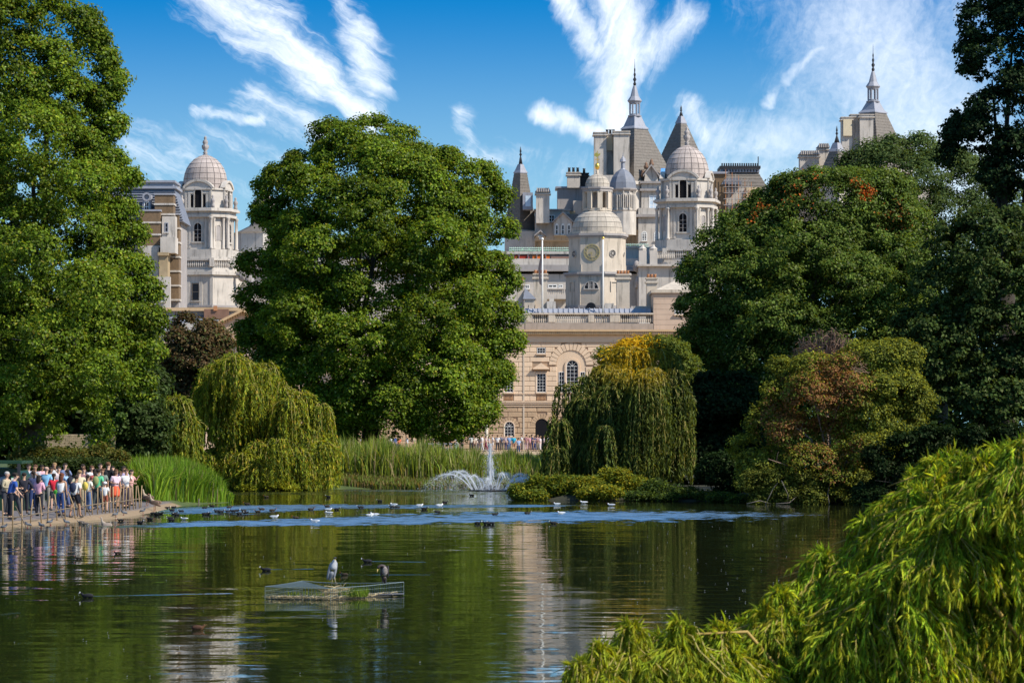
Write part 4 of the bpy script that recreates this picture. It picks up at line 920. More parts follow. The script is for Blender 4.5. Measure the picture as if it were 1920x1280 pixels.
MB().lathe(0, 0, [(5.5*uq, 79*uq), (4*uq, 82*uq), (3.6*uq, 93*uq), (6*uq, 94*uq), (4.6*uq, 99*uq), (1*uq, 104*uq), (.2*uq, 112*uq)], 8).build('finial', LEAD, dt)
# tall gabled bay right of it
bx_(1194, 1242, 395, 520, -8, 6, 'bay_wall'); bx_(1200, 1236, 345, 395, -7, 4, 'bay_wall')
MB().box(XQ(1190), XQ(1246), QD-8.6, QD-6, ZQ(412), ZQ(407)).box(XQ(1197), XQ(1239), QD-7.6, QD-5, ZQ(363), ZQ(359)).box(XQ(1197), XQ(1239), QD-7.6, QD-5, ZQ(349), ZQ(345)).build('bay_cornice', PORTD, b)
MB().extr([(XQ(1205), ZQ(346)), (XQ(1231), ZQ(346)), (XQ(1229), ZQ(330)), (XQ(1218), ZQ(316)), (XQ(1207), ZQ(330))], QD-7.2, QD-3).build('bay_gable', PORT, b)
for sgn in (-1, 1): MB().extr([(XQ(1218), ZQ(313)), (XQ(1218+sgn*15), ZQ(334)), (XQ(1218+sgn*15), ZQ(337)), (XQ(1218), ZQ(317))][::sgn], QD-7.8, QD-3).build('gable_coping', PORTD, b)
for (px, py) in [(1209,312),(1219,306),(1203,326)]:
    MB().lathe(XQ(px), QD-6.5, [(.35, ZQ(py+10)), (.45, ZQ(py+5)), (.25, ZQ(py+2)), (.3, ZQ(py)), (.08, ZQ(py-3))], 6).build('statue', plain('brown_statue', (.2,.12,.08), .8, .2), b, True)
window(b, XQ(1214), XQ(1230), ZQ(399), ZQ(371), QD-7, 2, 3, .12, .2, surround=PORT, pane=plain('bright_glass', (.5,.6,.7)))
for px in (1205, 1228): window(b, XQ(px-5), XQ(px+5), ZQ(456), ZQ(438), QD-8, 2, 3, .1, .14, True, surround=PORT)
MB().add([(XQ(1234), QD-6, ZQ(345)), (XQ(1252), QD-6, ZQ(345)), (XQ(1252), QD-3, ZQ(318)), (XQ(1238), QD-3, ZQ(318))], [(0,1,2,3)]).build('skylight', plain('blue_glass', (.12,.3,.6), .2, .1), b)
# mansard block with scaffolding at right
MB().loft([[(XQ(1346), QD+2, ZQ(385)), (XQ(1462), QD+2, ZQ(385)), (XQ(1462), QD+16, ZQ(385)), (XQ(1346), QD+16, ZQ(385))],
           [(XQ(1357), QD+6, ZQ(319)), (XQ(1426), QD+6, ZQ(319)), (XQ(1426), QD+13, ZQ(319)), (XQ(1357), QD+13, ZQ(319))]]).build('mansard_roof', SLATE, b)
for k in range(10):
    t_ = k/10; MB().loft([[(XQ(1346+11*t_)-.05, QD+2+4*t_-.05, ZQ(385-66*t_-.5)), (XQ(1462-36*t_)+.05, QD+2+4*t_-.05, ZQ(385-66*t_-.5)), (XQ(1462-36*t_)+.05, QD+15-3*t_, ZQ(385-66*t_-.5)), (XQ(1346+11*t_)-.05, QD+15-3*t_, ZQ(385-66*t_-.5))],
        [(XQ(1346+11*t_+.9), QD+2.34+4*t_, ZQ(385-66*t_-5.6)), (XQ(1462-36*t_-2.9), QD+2.34+4*t_, ZQ(385-66*t_-5.6)), (XQ(1462-36*t_-2.9), QD+15-3*t_, ZQ(385-66*t_-5.6)), (XQ(1346+11*t_+.9), QD+15-3*t_, ZQ(385-66*t_-5.6))]]).build('slate_course', SLATE, b)
MB().box(XQ(1355), XQ(1428), QD+5.6, QD+13.4, ZQ(319), ZQ(312)).build('roof_fascia', LEAD, b)
MB().box(XQ(1353), XQ(1430), QD+5.2, QD+13.8, ZQ(312), ZQ(307)).build('roof_crest', BLACKM, b)
for k in range(17): MB().box(XQ(1356+k*4.2), XQ(1358.6+k*4.2), QD+5.2, QD+5.6, ZQ(306.9), ZQ(302)).build('crest_tooth', BLACKM, b)
for k in range(12): MB().box(XQ(1360+k*5.6), XQ(1362+k*5.6), QD+5.5, QD+5.59, ZQ(318), ZQ(314)).build('fascia_hole', BLACKM, b)
MB().tube([(XQ(1426), QD+6, ZQ(312)), (XQ(1426), QD+6, ZQ(289))], .1, 5).build('lightning_rod', BLACKM, b)
bx_(1336, 1362, 322, 400, 0, 6, mat=BRICK); MB().box(XQ(1334), XQ(1364), QD-.4, QD+6, ZQ(326), ZQ(322)).build('parapet', LEAD, b)
MB().box(XQ(1400), XQ(1428), QD+.5, QD+4, ZQ(391), ZQ(351)).build('plywood_panel', plain('pale_plywood', (.60,.47,.30), .8, .08), b)
bx_(1361, 1400, 352, 400, 1, 4, mat=PORT)
bx_(1345, 1385, 340, 400, 2, 4, mat=PORTD)
MB().extr([(XQ(1352), ZQ(346)), (XQ(1392), ZQ(346)), (XQ(1386), ZQ(334)), (XQ(1360), ZQ(334))], QD-.2, QD+3).build('dormer_roof', SLATED, b)
sc_ = thing('scaffolding', 'tube scaffolding wrapped round the mansard roof right of the right-hand dome', 'scaffolding', loc=(XQ(1380), QD-1, ZQ(420)))
for k in range(9): MB().tube([(XQ(1360+k*6)-XQ(1380), 0, -2), (XQ(1360+k*6)-XQ(1380), 0, (ZQ(318+k*3)-ZQ(420)))], .06, 5).build('upright', PORTD if k % 2 else TERRA, sc_)
for k in range(8): MB().tube([(XQ(1356)-XQ(1380), -.1, k*1.15), (XQ(1412)-XQ(1380), -.1, k*1.15)], .06, 5).build('ledger', PORTD, sc_)
for k in range(4): MB().tube([(XQ(1362+k*10)-XQ(1380), -.2, 0), (XQ(1374+k*10)-XQ(1380), -.2, 3.5+k)], .06, 5).build('brace', TERRA, sc_)
for (z_, m_) in ((1.5, TERRA), (3.6, PORTD), (6, PORTD)): MB().box(XQ(1358)-XQ(1380), XQ(1408)-XQ(1380), .1, .9, z_, z_+.12).build('plank', m_, sc_)
# ---------------------------------------------------------------- foliage
def norm(a): return a/np.maximum(np.linalg.norm(a, axis=1, keepdims=True), 1e-9)
def leaves(name, pos, axis, nrm, length, width, colr, mat, parent, fold=.25, bend=0.):
    """one mesh of small folded leaves: base, two shoulders, tip"""
    N = len(pos); axis = norm(axis); side = norm(np.cross(axis, nrm)); up = np.cross(side, axis)
    L = np.broadcast_to(np.asarray(length, float).reshape(-1, 1), (N, 1)); W = np.broadcast_to(np.asarray(width, float).reshape(-1, 1), (N, 1))
    mid = pos+axis*L*.45
    v = np.stack([pos, mid+side*W*.5+up*W*fold, pos+axis*L-up*L*bend, mid-side*W*.5+up*W*fold], 1).reshape(-1, 3)
    me = bpy.data.meshes.new(name)
    me.vertices.add(4*N); me.vertices.foreach_set('co', v.astype(np.float32).ravel())
    idx = (np.arange(N)[:, None]*4+np.array([0, 1, 2, 0, 2, 3])[None]).astype(np.int32)
    me.loops.add(6*N); me.loops.foreach_set('vertex_index', idx.ravel())
    me.polygons.add(2*N); me.polygons.foreach_set('loop_start', np.arange(0, 6*N, 3, dtype=np.int32))
    me.update(calc_edges=True)
    at = me.attributes.new('leaf_colour', 'FLOAT_COLOR', 'FACE')
    cc = np.ones((2*N, 4), np.float32); cc[:, :3] = np.repeat(np.clip(colr, 0, 1), 2, 0); at.data.foreach_set('color', cc.ravel())
    me.materials.append(mat)
    o = link(name, me, parent); return tag(o, kind='stuff') if parent is None else o
def palette(n, cols, wts, jit=.22):
    cols = np.array(cols); k = rng.choice(len(cols), n, p=np.array(wts)/sum(wts))
    return cols[k]*(1+rng.normal(0, jit, (n, 1)))
def interp_rows(rows, py):
    r = np.array(rows, float); return np.interp(py, r[:, 0], r[:, 1]), np.interp(py, r[:, 0], r[:, 2])
def crown(parent, dd, rows, nl=60, lr=(1.6, 2.8), nc=34, cr=.55, nleaf=100000, ls=.26, cols=((.06,.10,.015),), wts=(1,), thick=.85,
          spots=(), flat=.6, lw=.75, back=.45, mat=None, extra=(), inner=.12, name='crown', zmin=None, keep=None, lobe_jit=.18):
    s = dd/F; rows = sorted(rows)
    y0, y1 = rows[0][0], rows[-1][0]
    py = rng.uniform(y0, y1, nl*8); a, b = interp_rows(rows, py)
    pw_ = (b-a); k = rng.choice(len(py), nl*2, p=pw_/pw_.sum()); py = py[k]; a = a[k]; b = b[k]
    phi = rng.uniform(0, 2*np.pi, len(py)); keepb = (np.sin(phi) < .2) | (rng.random(len(py)) < back)
    py, a, b, phi = [q[keepb][:nl] for q in (py, a, b, phi)]
    n_ = len(py)
    hw = (b-a)/2*s; cx = ((a+b)/2-CX)*s
    lrad = rng.uniform(lr[0], lr[1], n_); lrad = np.minimum(lrad, hw*.8+.3)
    rho = 1-.45*rng.random(n_)**2+rng.normal(0, lobe_jit, n_)*.4
    X = cx+np.maximum(hw-lrad, 0)*np.cos(phi)*rho; Y = dd+np.maximum(hw-lrad, 0)*thick*np.sin(phi)*rho
    top = CAMH+(HY-y0)*s; bot = CAMH+(HY-y1)*s
    Z = np.clip(CAMH+(HY-py)*s, bot+lrad*.5, top-lrad*.9)
    if extra:                                         # boughs that shape the outline: px, py, radius in px, depth offset in m
        ex = np.array([(px*1., py_, r_, e_) for px, py_, r_, e_ in extra]); dE = dd+ex[:, 3]
        X = np.r_[X, (ex[:, 0]-CX)*dE/F]; Y = np.r_[Y, dE]; Z = np.r_[Z, CAMH+(HY-ex[:, 1])*dE/F]; lrad = np.r_[lrad, ex[:, 2]*s]
        cx = np.r_[cx, np.interp(Z[n_:], Z[np.argsort(Z[:n_])], cx[np.argsort(Z[:n_])])]; n_ = len(X)
    Lc = np.stack([X, Y, Z], 1)
    axis = np.stack([cx, np.full(n_, dd), Z-1.5], 1)
    out = norm(Lc-axis)
    # twig clumps on the lobes
    m_ = n_*nc; li = np.repeat(np.arange(n_), nc)
    dr = norm(rng.normal(0, 1, (m_, 3))*.75+out[li]*.55+np.array([0, 0, .30]))
    C = Lc[li]+dr*lrad[li][:, None]*rng.uniform(.78, 1.22, (m_, 1))*np.array([1, 1, .8])
    ok = np.ones(m_, bool)
    for j in range(n_):
        dj = np.linalg.norm((C-Lc[j])/np.array([1, 1, .8]), axis=1)
        ok &= ~((dj < lrad[j]*.72) & (li != j))
    ok |= rng.random(m_) < inner
    if zmin is not None: ok &= C[:, 2] > zmin
    if keep is not None: ok &= keep(C)
    C = C[ok]; dr = dr[ok]; lic = li[ok]
    per = max(1, nleaf//len(C)); N = per*len(C); ci = np.repeat(np.arange(len(C)), per)
    crr = cr*rng.uniform(.6, 1.35, len(C))
    off = norm(rng.normal(0, 1, (N, 3)))*(rng.random((N, 1))**.45)*np.array([1, 1, flat])
    pos = C[ci]+off*crr[ci][:, None]
    nrm = norm(off*.7+dr[ci]*.5+np.array([.12, -.1, .55])+rng.normal(0, .45, (N, 3)))
    ax = norm(np.cross(nrm, rng.normal(0, 1, (N, 3)))+np.array([0, 0, -.25]))
    base = palette(N, cols, wts)*(1+rng.normal(0, .13, (n_, 1)))[lic[ci]]*(1+rng.normal(0, .12, (len(C), 1)))[ci]
    for (sx, sy, rr, sc, pr) in spots:                # patches of another leaf colour (berries, turning leaves)
        qx = CX+pos[:, 0]/pos[:, 1]*F; qy = HY-(pos[:, 2]-CAMH)/pos[:, 1]*F
        dist = np.hypot(qx-sx, qy-sy)/rr
        hit = rng.random(N) < pr*np.clip(1.4-dist, 0, 1)
        base[hit] = np.array(sc)*(1+rng.normal(0, .2, (hit.sum(), 1)))
    L = ls*rng.uniform(.65, 1.3, N)
    return leaves(name, pos, ax, nrm, L, L*lw, base, mat or LEAF, parent)
def limbs(parent, base, tops, r0, bark=None, seed=1, name='limb', trunk_h=.35, trunk=True):
    rr = random.Random(seed); b = Vector(base)
    ctr = sum((Vector(t) for t in tops), Vector())/len(tops)
    fork = b+(ctr-b)*trunk_h; fork.z = b.z+(ctr.z-b.z)*trunk_h
    if trunk:
        mid = b.lerp(fork, .5)+Vector((rr.uniform(-.15, .15), 0, 0))
        MB().tube([b-Vector((0, 0, .4)), b+Vector((0, 0, .1)), mid, fork], [r0*1.5, r0*1.15, r0*.9, r0*.75], 9).build('trunk', bark or BARK, parent, True)
    for t in tops:
        t = Vector(t); p1 = fork.lerp(t, .4)+Vector((rr.uniform(-.6, .6), rr.uniform(-.5, .5), rr.uniform(0, .8)))
        mb = MB().tube([fork-Vector((0, 0, .2)), p1, t], [r0*.5, r0*.3, r0*.08], 6)
        for k in range(4):
            q = p1.lerp(t, rr.uniform(0, .8)); e = q+Vector((rr.uniform(-2, 2), rr.uniform(-2, 2), rr.uniform(.3, 2)))*(r0*1.6)
            mb.tube([q, q.lerp(e, .5)+Vector((0, 0, .15)), e], [r0*.14, r0*.09, r0*.03], 5)
        mb.build(name, bark or BARK, parent, True)
def tree(name, label, cat, dd, rows, base, r0, tops, group=None, bark=None, th=.35, **kw):
    t = thing(name, label, cat, group, loc=(0, 0, 0))
    limbs(t, base, [tuple(P(*q)) for q in tops], r0, bark, seed=int(dd), trunk_h=th)
    crown(t, dd, rows, **kw); return t
PLANE = ((.135,.20,.016), (.095,.155,.013), (.20,.245,.02), (.06,.105,.010), (.24,.21,.03), (.19,.235,.08))  # last, greyer tone stands in for waxy highlights on the leaves
PW = (4, 4, 2.2, 2.4, .3, .9)
# the big plane tree in the middle
t = thing('plane_tree', 'huge round-crowned green plane tree in the middle, before the sandstone palace', 'tree')
bx, by = PX(650, 288), 288
limbs(t, (bx, by, gz(bx, by)), [P(560, 560, 288), P(600, 420, 288), P(720, 380, 288), P(830, 470, 288), P(780, 640, 286), P(540, 680, 286), P(680, 300, 288), P(900, 560, 288)], .9, seed=3, trunk_h=.2)
b2x = PX(692, 289)
MB().tube([(b2x, 289, .6), (b2x+.2, 289, 4), (b2x+.6, 289, 8)], [.9, .7, .5], 9).build('second_trunk', BARKD, t, True)
b2x = PX(785, 289)
MB().tube([(b2x, 289, .6), (b2x+.2, 289, 4), (b2x-.6, 289, 8)], [.35, .28, .2], 9).build('side_trunk', BARKD, t, True)
exC = [(622,255,34,0),(650,271,40,-2),(692,252,40,0),(738,265,38,0),(720,309,50,-4),(775,294,32,-1),(803,309,30,0),(834,295,20,0),(850,329,36,-2),(898,329,28,0),(911,354,28,0),(931,372,26,1),(538,331,32,0),(512,354,28,1),(560,309,26,0),
       (504,400,30,0),(936,435,28,0),(926,500,30,-1),(943,530,26,0),(480,492,26,0),(486,560,34,-1),(472,620,24,0),(944,590,28,0),(952,640,24,0),(926,700,30,-1),(901,762,26,0),(482,650,28,0),(512,700,32,-2),(600,470,60,-8),(700,420,58,-8),(820,450,50,-8),
       (560,600,56,-8),(680,640,62,-9),(800,600,54,-9),(880,560,40,-6),(740,760,48,-6),(830,720,46,-7),(620,760,44,-6),(870,790,26,-3)]
rowsC = [(262,640,740),(280,600,770),(310,560,850),(340,520,880),(370,500,920),(420,490,930),(480,490,925),(540,480,940),(590,465,950),(650,465,955),(690,470,945),
         (730,470,930),(760,500,930),(790,560,925),(815,600,900)]
crown(t, 288, rowsC, nl=240, lr=(.9, 2.4), nc=50, cr=.74, nleaf=440000, ls=.24, cols=PLANE, wts=PW, thick=.9, lobe_jit=.12, extra=exC)

# the tall trees on the left
exL = [(169,75,26,0),(189,115,26,0),(210,150,22,0),(189,185,28,0),(206,235,26,0),(174,270,30,0),(206,305,26,0),(229,338,26,0),(216,395,30,0),(242,440,26,0),(246,500,30,0),(266,545,28,0),(274,600,30,0),(269,660,30,0),(249,720,30,0),(150,40,30,0),
       (60,250,60,-5),(150,350,52,-5),(60,480,60,-6),(170,540,56,-6),(90,640,60,-6),(184,700,46,-5),(30,740,50,-5)]
t = thing('plane_tree', 'towering plane tree filling the left edge above the crowd', 'tree')
bx, by = PX(60, 176), 176
limbs(t, (bx, by, gz(bx, by)), [P(60, 300, 172), P(-120, 420, 172), P(180, 470, 170), P(150, 620, 168), P(-40, 650, 170), P(90, 120, 172)], .8, seed=5, trunk_h=.25)
rowsL = [(-260,-160,40),(-60,-180,130),(0,-180,135),(60,-200,165),(110,-200,190),(150,-200,210),(230,-200,205),(262,-200,185),(300,-200,210),(335,-200,230),(400,-200,240),(450,-200,255),(520,-200,270),(600,-200,290),(680,-200,280),
         (740,-200,285),(790,-200,250),(822,-200,205)]
crown(t, 172, rowsL, nl=250, lr=(.8, 2.0), nc=46, cr=.52, nleaf=430000, ls=.16, lobe_jit=.12, cols=PLANE, wts=PW, thick=.55, extra=exL)
t = thing('broadleaf_tree', 'dark lower tree beside the left willow, under the tall left plane tree', 'tree')
bx, by = PX(235, 186), 186
limbs(t, (bx, by, gz(bx, by)), [P(200, 760, 186), P(260, 720, 186), P(290, 780, 186)], .3, seed=6)
crown(t, 186, [(690,230,310),(740,190,330),(800,150,335),(850,160,320),(880,180,300)], nl=34, lr=(.8, 1.4), nc=30, cr=.42, nleaf=36000, ls=.2, cols=((.045,.075,.018),(.06,.09,.03),(.03,.055,.012)), wts=(3,2,2))

# copper-leaved tree
t = thing('copper_tree', 'thin reddish-brown leaved tree between the left plane tree and the willow', 'tree')
bx, by = PX(365, 222), 222
limbs(t, (bx, by, gz(bx, by)), [P(365, 600, 222), P(330, 650, 222), P(405, 640, 222), P(350, 700, 222), P(425, 690, 222)], .22, bark=BARKD, seed=8, trunk_h=.4)
crown(t, 222, [(586,350,378),(610,322,405),(645,308,432),(690,303,446),(740,308,405),(780,320,380)], nl=56, lr=(.6, 1.3), nc=26, cr=.5, nleaf=26000, ls=.2,
      cols=((.105,.06,.03),(.08,.065,.03),(.15,.10,.04),(.07,.09,.025)), wts=(4,3,2,2), inner=.05)

# trees on the right bank
DK = ((.08,.13,.022), (.11,.165,.028), (.055,.092,.016), (.16,.20,.04), (.18,.21,.09))
t = thing('broadleaf_tree', 'dark green tree with orange berry sprays at its top, right of the far domed tower', 'tree')
bx, by = PX(1480, 205), 205
limbs(t, (bx, by, gz(bx, by)), [P(1380, 560, 205), P(1450, 450, 205), P(1560, 400, 205), P(1330, 640, 204), P(1600, 520, 204)], .5, seed=9, trunk_h=.3)
ORB = (.50,.13,.03)
sp = [(1625,360,14,ORB,.75),(1605,345,12,ORB,.35),(1430,385,11,ORB,.5),(1415,400,10,ORB,.3),(1520,350,34,ORB,.07),(1470,365,26,ORB,.08),(1410,412,8,ORB,.4),(1680,405,30,(.30,.12,.03),.25)]
crown(t, 205, [(318,1500,1600),(340,1455,1680),(370,1425,1720),(420,1380,1740),(470,1330,1740),(480,1300,1740),(520,1278,1740),(600,1266,1740),(700,1266,1740),(780,1280,1700),(860,1300,1700)],
      nl=250, lr=(.9, 2.0), nc=38, cr=.52, nleaf=310000, lobe_jit=.08, ls=.165, cols=DK, wts=(4,4,2,1.6,.8), spots=sp, thick=.6, extra=[(1342,460,36,0),(1308,515,30,0),(1301,575,28,0),(1382,425,34,0),(1418,396,30,0),(1441,378,28,0),(1478,355,28,0),(1530,345,30,0),(1590,350,34,0),(1640,375,36,0),(1301,640,30,0),(1416,520,55,-5),(1500,470,58,-5),(1600,520,58,-6),(1450,600,55,-6),(1700,480,50,-4)])
t = thing('broadleaf_tree', 'grey-green tree behind the berried tree, below the right-hand spire', 'tree')
bx, by = PX(1760, 222), 222
limbs(t, (bx, by, gz(bx, by)), [P(1700, 420, 222), P(1800, 380, 222), P(1850, 460, 222)], .5, seed=10, trunk_h=.3)
crown(t, 222, [(278,1650,1760),(300,1600,1810),(340,1560,1900),(400,1560,1960),(500,1600,2000),(620,1620,2020),(760,1650,2020)], nl=150, lr=(1.2, 2.2), nc=36, cr=.6, nleaf=170000, ls=.22, lw=.45, extra=[(1604,308,26,0),(1640,290,28,0),(1680,280,28,0),(1725,280,30,0),(1775,302,30,0),(1815,322,28,0),(1880,350,30,0),(1840,400,40,-4),(1740,360,50,-5)],
      cols=((.075,.115,.035),(.10,.14,.045),(.05,.08,.022)), wts=(4,3,2), thick=.7, inner=.05)
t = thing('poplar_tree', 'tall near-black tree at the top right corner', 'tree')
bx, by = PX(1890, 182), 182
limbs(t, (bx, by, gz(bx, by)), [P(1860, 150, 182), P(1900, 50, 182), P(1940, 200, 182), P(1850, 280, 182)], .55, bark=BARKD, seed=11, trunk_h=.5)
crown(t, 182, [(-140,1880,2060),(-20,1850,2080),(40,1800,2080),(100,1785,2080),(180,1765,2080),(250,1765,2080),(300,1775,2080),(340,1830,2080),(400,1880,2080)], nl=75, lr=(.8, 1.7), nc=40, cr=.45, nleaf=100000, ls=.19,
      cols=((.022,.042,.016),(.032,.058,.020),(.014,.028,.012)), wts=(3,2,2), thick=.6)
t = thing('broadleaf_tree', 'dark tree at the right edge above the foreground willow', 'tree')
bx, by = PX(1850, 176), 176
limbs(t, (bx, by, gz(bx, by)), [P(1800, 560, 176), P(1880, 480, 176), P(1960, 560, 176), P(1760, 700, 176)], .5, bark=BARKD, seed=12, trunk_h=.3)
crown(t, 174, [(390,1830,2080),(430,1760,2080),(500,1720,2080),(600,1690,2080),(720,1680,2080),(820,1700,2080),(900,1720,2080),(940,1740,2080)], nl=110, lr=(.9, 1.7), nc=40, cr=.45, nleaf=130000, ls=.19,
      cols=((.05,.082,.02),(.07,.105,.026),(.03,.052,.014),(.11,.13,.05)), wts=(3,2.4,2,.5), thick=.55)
# dark undergrowth mass in the shade of the right bank
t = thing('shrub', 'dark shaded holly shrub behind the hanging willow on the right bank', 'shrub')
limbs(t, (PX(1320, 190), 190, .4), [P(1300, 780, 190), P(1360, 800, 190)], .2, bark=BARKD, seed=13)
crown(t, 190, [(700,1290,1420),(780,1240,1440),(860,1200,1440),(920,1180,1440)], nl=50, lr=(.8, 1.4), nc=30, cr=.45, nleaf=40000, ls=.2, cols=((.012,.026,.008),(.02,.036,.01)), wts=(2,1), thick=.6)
for (px, dd, w_, top, bot, lab) in [(60,235,260,560,860,'hazy green background tree behind the tall left plane tree'),(-120,230,200,300,860,'background tree beyond the left edge of the view'),(1560,238,240,400,880,'background tree filling the gap under the berried tree'),(1900,240,260,480,880,'background tree behind the far right crowns'),(240,240,110,650,860,'background tree between copper tree and left plane tree'),(1390,236,120,700,880,'background tree right of the right-bank willow')]:
    tree('broadleaf_tree', lab, 'tree', dd, [(top, px-w_*.4, px+w_*.4), (top+40, px-w_*.8, px+w_*.8), ((top+bot)/2, px-w_, px+w_), (bot, px-w_*.9, px+w_*.9)], (PX(px, dd), dd, .8), .4, [(px, top+120, dd), (px-60, top+160, dd), (px+60, top+150, dd)],
         group='background trees', nl=70, lr=(1.4, 2.4), nc=30, cr=.9, nleaf=42000, ls=.46, cols=((.03,.055,.012),(.045,.075,.015)), wts=(1,1), thick=.3)
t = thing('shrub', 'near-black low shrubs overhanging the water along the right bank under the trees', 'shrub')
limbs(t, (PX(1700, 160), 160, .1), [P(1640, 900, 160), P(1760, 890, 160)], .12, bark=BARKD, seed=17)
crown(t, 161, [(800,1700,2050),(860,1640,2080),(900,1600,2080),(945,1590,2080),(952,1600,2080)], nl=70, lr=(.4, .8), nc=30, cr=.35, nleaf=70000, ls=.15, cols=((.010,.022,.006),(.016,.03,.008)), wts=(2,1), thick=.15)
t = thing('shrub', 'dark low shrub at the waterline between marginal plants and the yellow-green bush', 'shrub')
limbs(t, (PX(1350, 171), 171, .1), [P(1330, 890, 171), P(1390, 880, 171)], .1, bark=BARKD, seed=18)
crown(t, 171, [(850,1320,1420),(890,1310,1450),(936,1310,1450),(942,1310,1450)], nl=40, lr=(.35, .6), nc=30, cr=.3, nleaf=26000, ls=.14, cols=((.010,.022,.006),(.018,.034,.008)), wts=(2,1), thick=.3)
# bush with a brown patch at the water's edge
t = thing('waterside_bush', 'spreading yellow-green bush with a rusty brown patch, touching the water on the right', 'bush')
bx, by = PX(1560, 166), 166
limbs(t, (bx, by, .2), [P(1440, 760, 165), P(1520, 720, 166), P(1600, 690, 166), P(1690, 700, 166), P(1440, 860, 163), P(1650, 830, 164)], .16, seed=14, trunk_h=.12, bark=TWIG)
YG = ((.20,.215,.025), (.14,.165,.025), (.27,.27,.03), (.08,.10,.022))
RUST = (.27,.13,.05)
crown(t, 165.5, [(640,1640,1720),(665,1600,1735),(690,1455,1740),(720,1420,1745),(780,1395,1740),(830,1385,1730),(880,1375,1720),(915,1380,1700),(940,1390,1660)], nl=110, lr=(.5, 1.0), nc=34, cr=.36, nleaf=120000, ls=.13, lw=.6,
      cols=YG, wts=(3,4,2,3), spots=[(1570,720,55,RUST,.8),(1510,770,60,RUST,.7),(1460,800,40,RUST,.6),(1550,840,60,RUST,.35)], thick=.5, inner=.06)
crown(t, 164.5, [(880,1385,1650),(910,1378,1690),(947,1385,1680),(950,1390,1670)], nl=44, lr=(.3, .6), nc=34, cr=.3, nleaf=42000, ls=.12, lw=.6, cols=((.13,.145,.022),(.08,.10,.018),(.18,.19,.03)), wts=(3,3,1), thick=.25, name='lower_foliage')
# bare twiggy bush above it
t = thing('bare_bush', 'leafless brown twiggy bush standing above the yellow-green waterside bush', 'bush')
bx, by = PX(1550, 172), 172
MB().tube([(bx, by, .3), (bx+.1, by, 2.5), (bx, by, 5.2)], [.16, .12, .07], 6).build('trunk', TWIG, t, True)
mb = MB(); rr = random.Random(5)
for k in range(520):
    a = rr.uniform(0, 6.28); h = rr.random(); R_ = 1.9*rr.uniform(.6, 1)
    z0 = 4.4+rr.random()*1.4; st = Vector((bx+rr.uniform(-.5, .5), by+rr.uniform(-.4, .4), z0))
    e = Vector((bx+R_*math.cos(a), by+R_*.7*math.sin(a), PZ(700, 172)+h*2.3*math.sqrt(max(0, 1.02-(R_*math.cos(a)/2.0)**2))))
    md = st.lerp(e, .55)+Vector((rr.uniform(-.3, .3), rr.uniform(-.3, .3), rr.uniform(.0, .5)))
    e2 = e+Vector((rr.uniform(-.4, .4), rr.uniform(-.4, .4), rr.uniform(-.35, .1)))
    mb.tube([st, md, e, e2], [.03, .024, .018, .010], 3)
tag(mb.build('twigs', plain('dead_brown_twig', (.23,.14,.09), .8, .2, 4), t), kind='stuff')
# grey fallen branches at the waterline
mb = MB()
for (a, b_, c_) in [((1435,946),(1450,915),(1462,900)),((1455,944),(1480,942),(1500,925)),((1465,900),(1478,928),(1476,945)),((1555,945),(1552,925),(1556,905)),((1400,944),(1425,938),(1445,944))]:
    mb.tube([P(*a, 163), P(*b_, 163.2), P(*c_, 163.5)], [.022, .018, .01], 5)
tag(mb.build('driftwood', plain('bleached_wood', (.14, .12, .10), .8, .15), None, True), 'bleached bare branches reaching into the water under the waterside bush', 'branches')

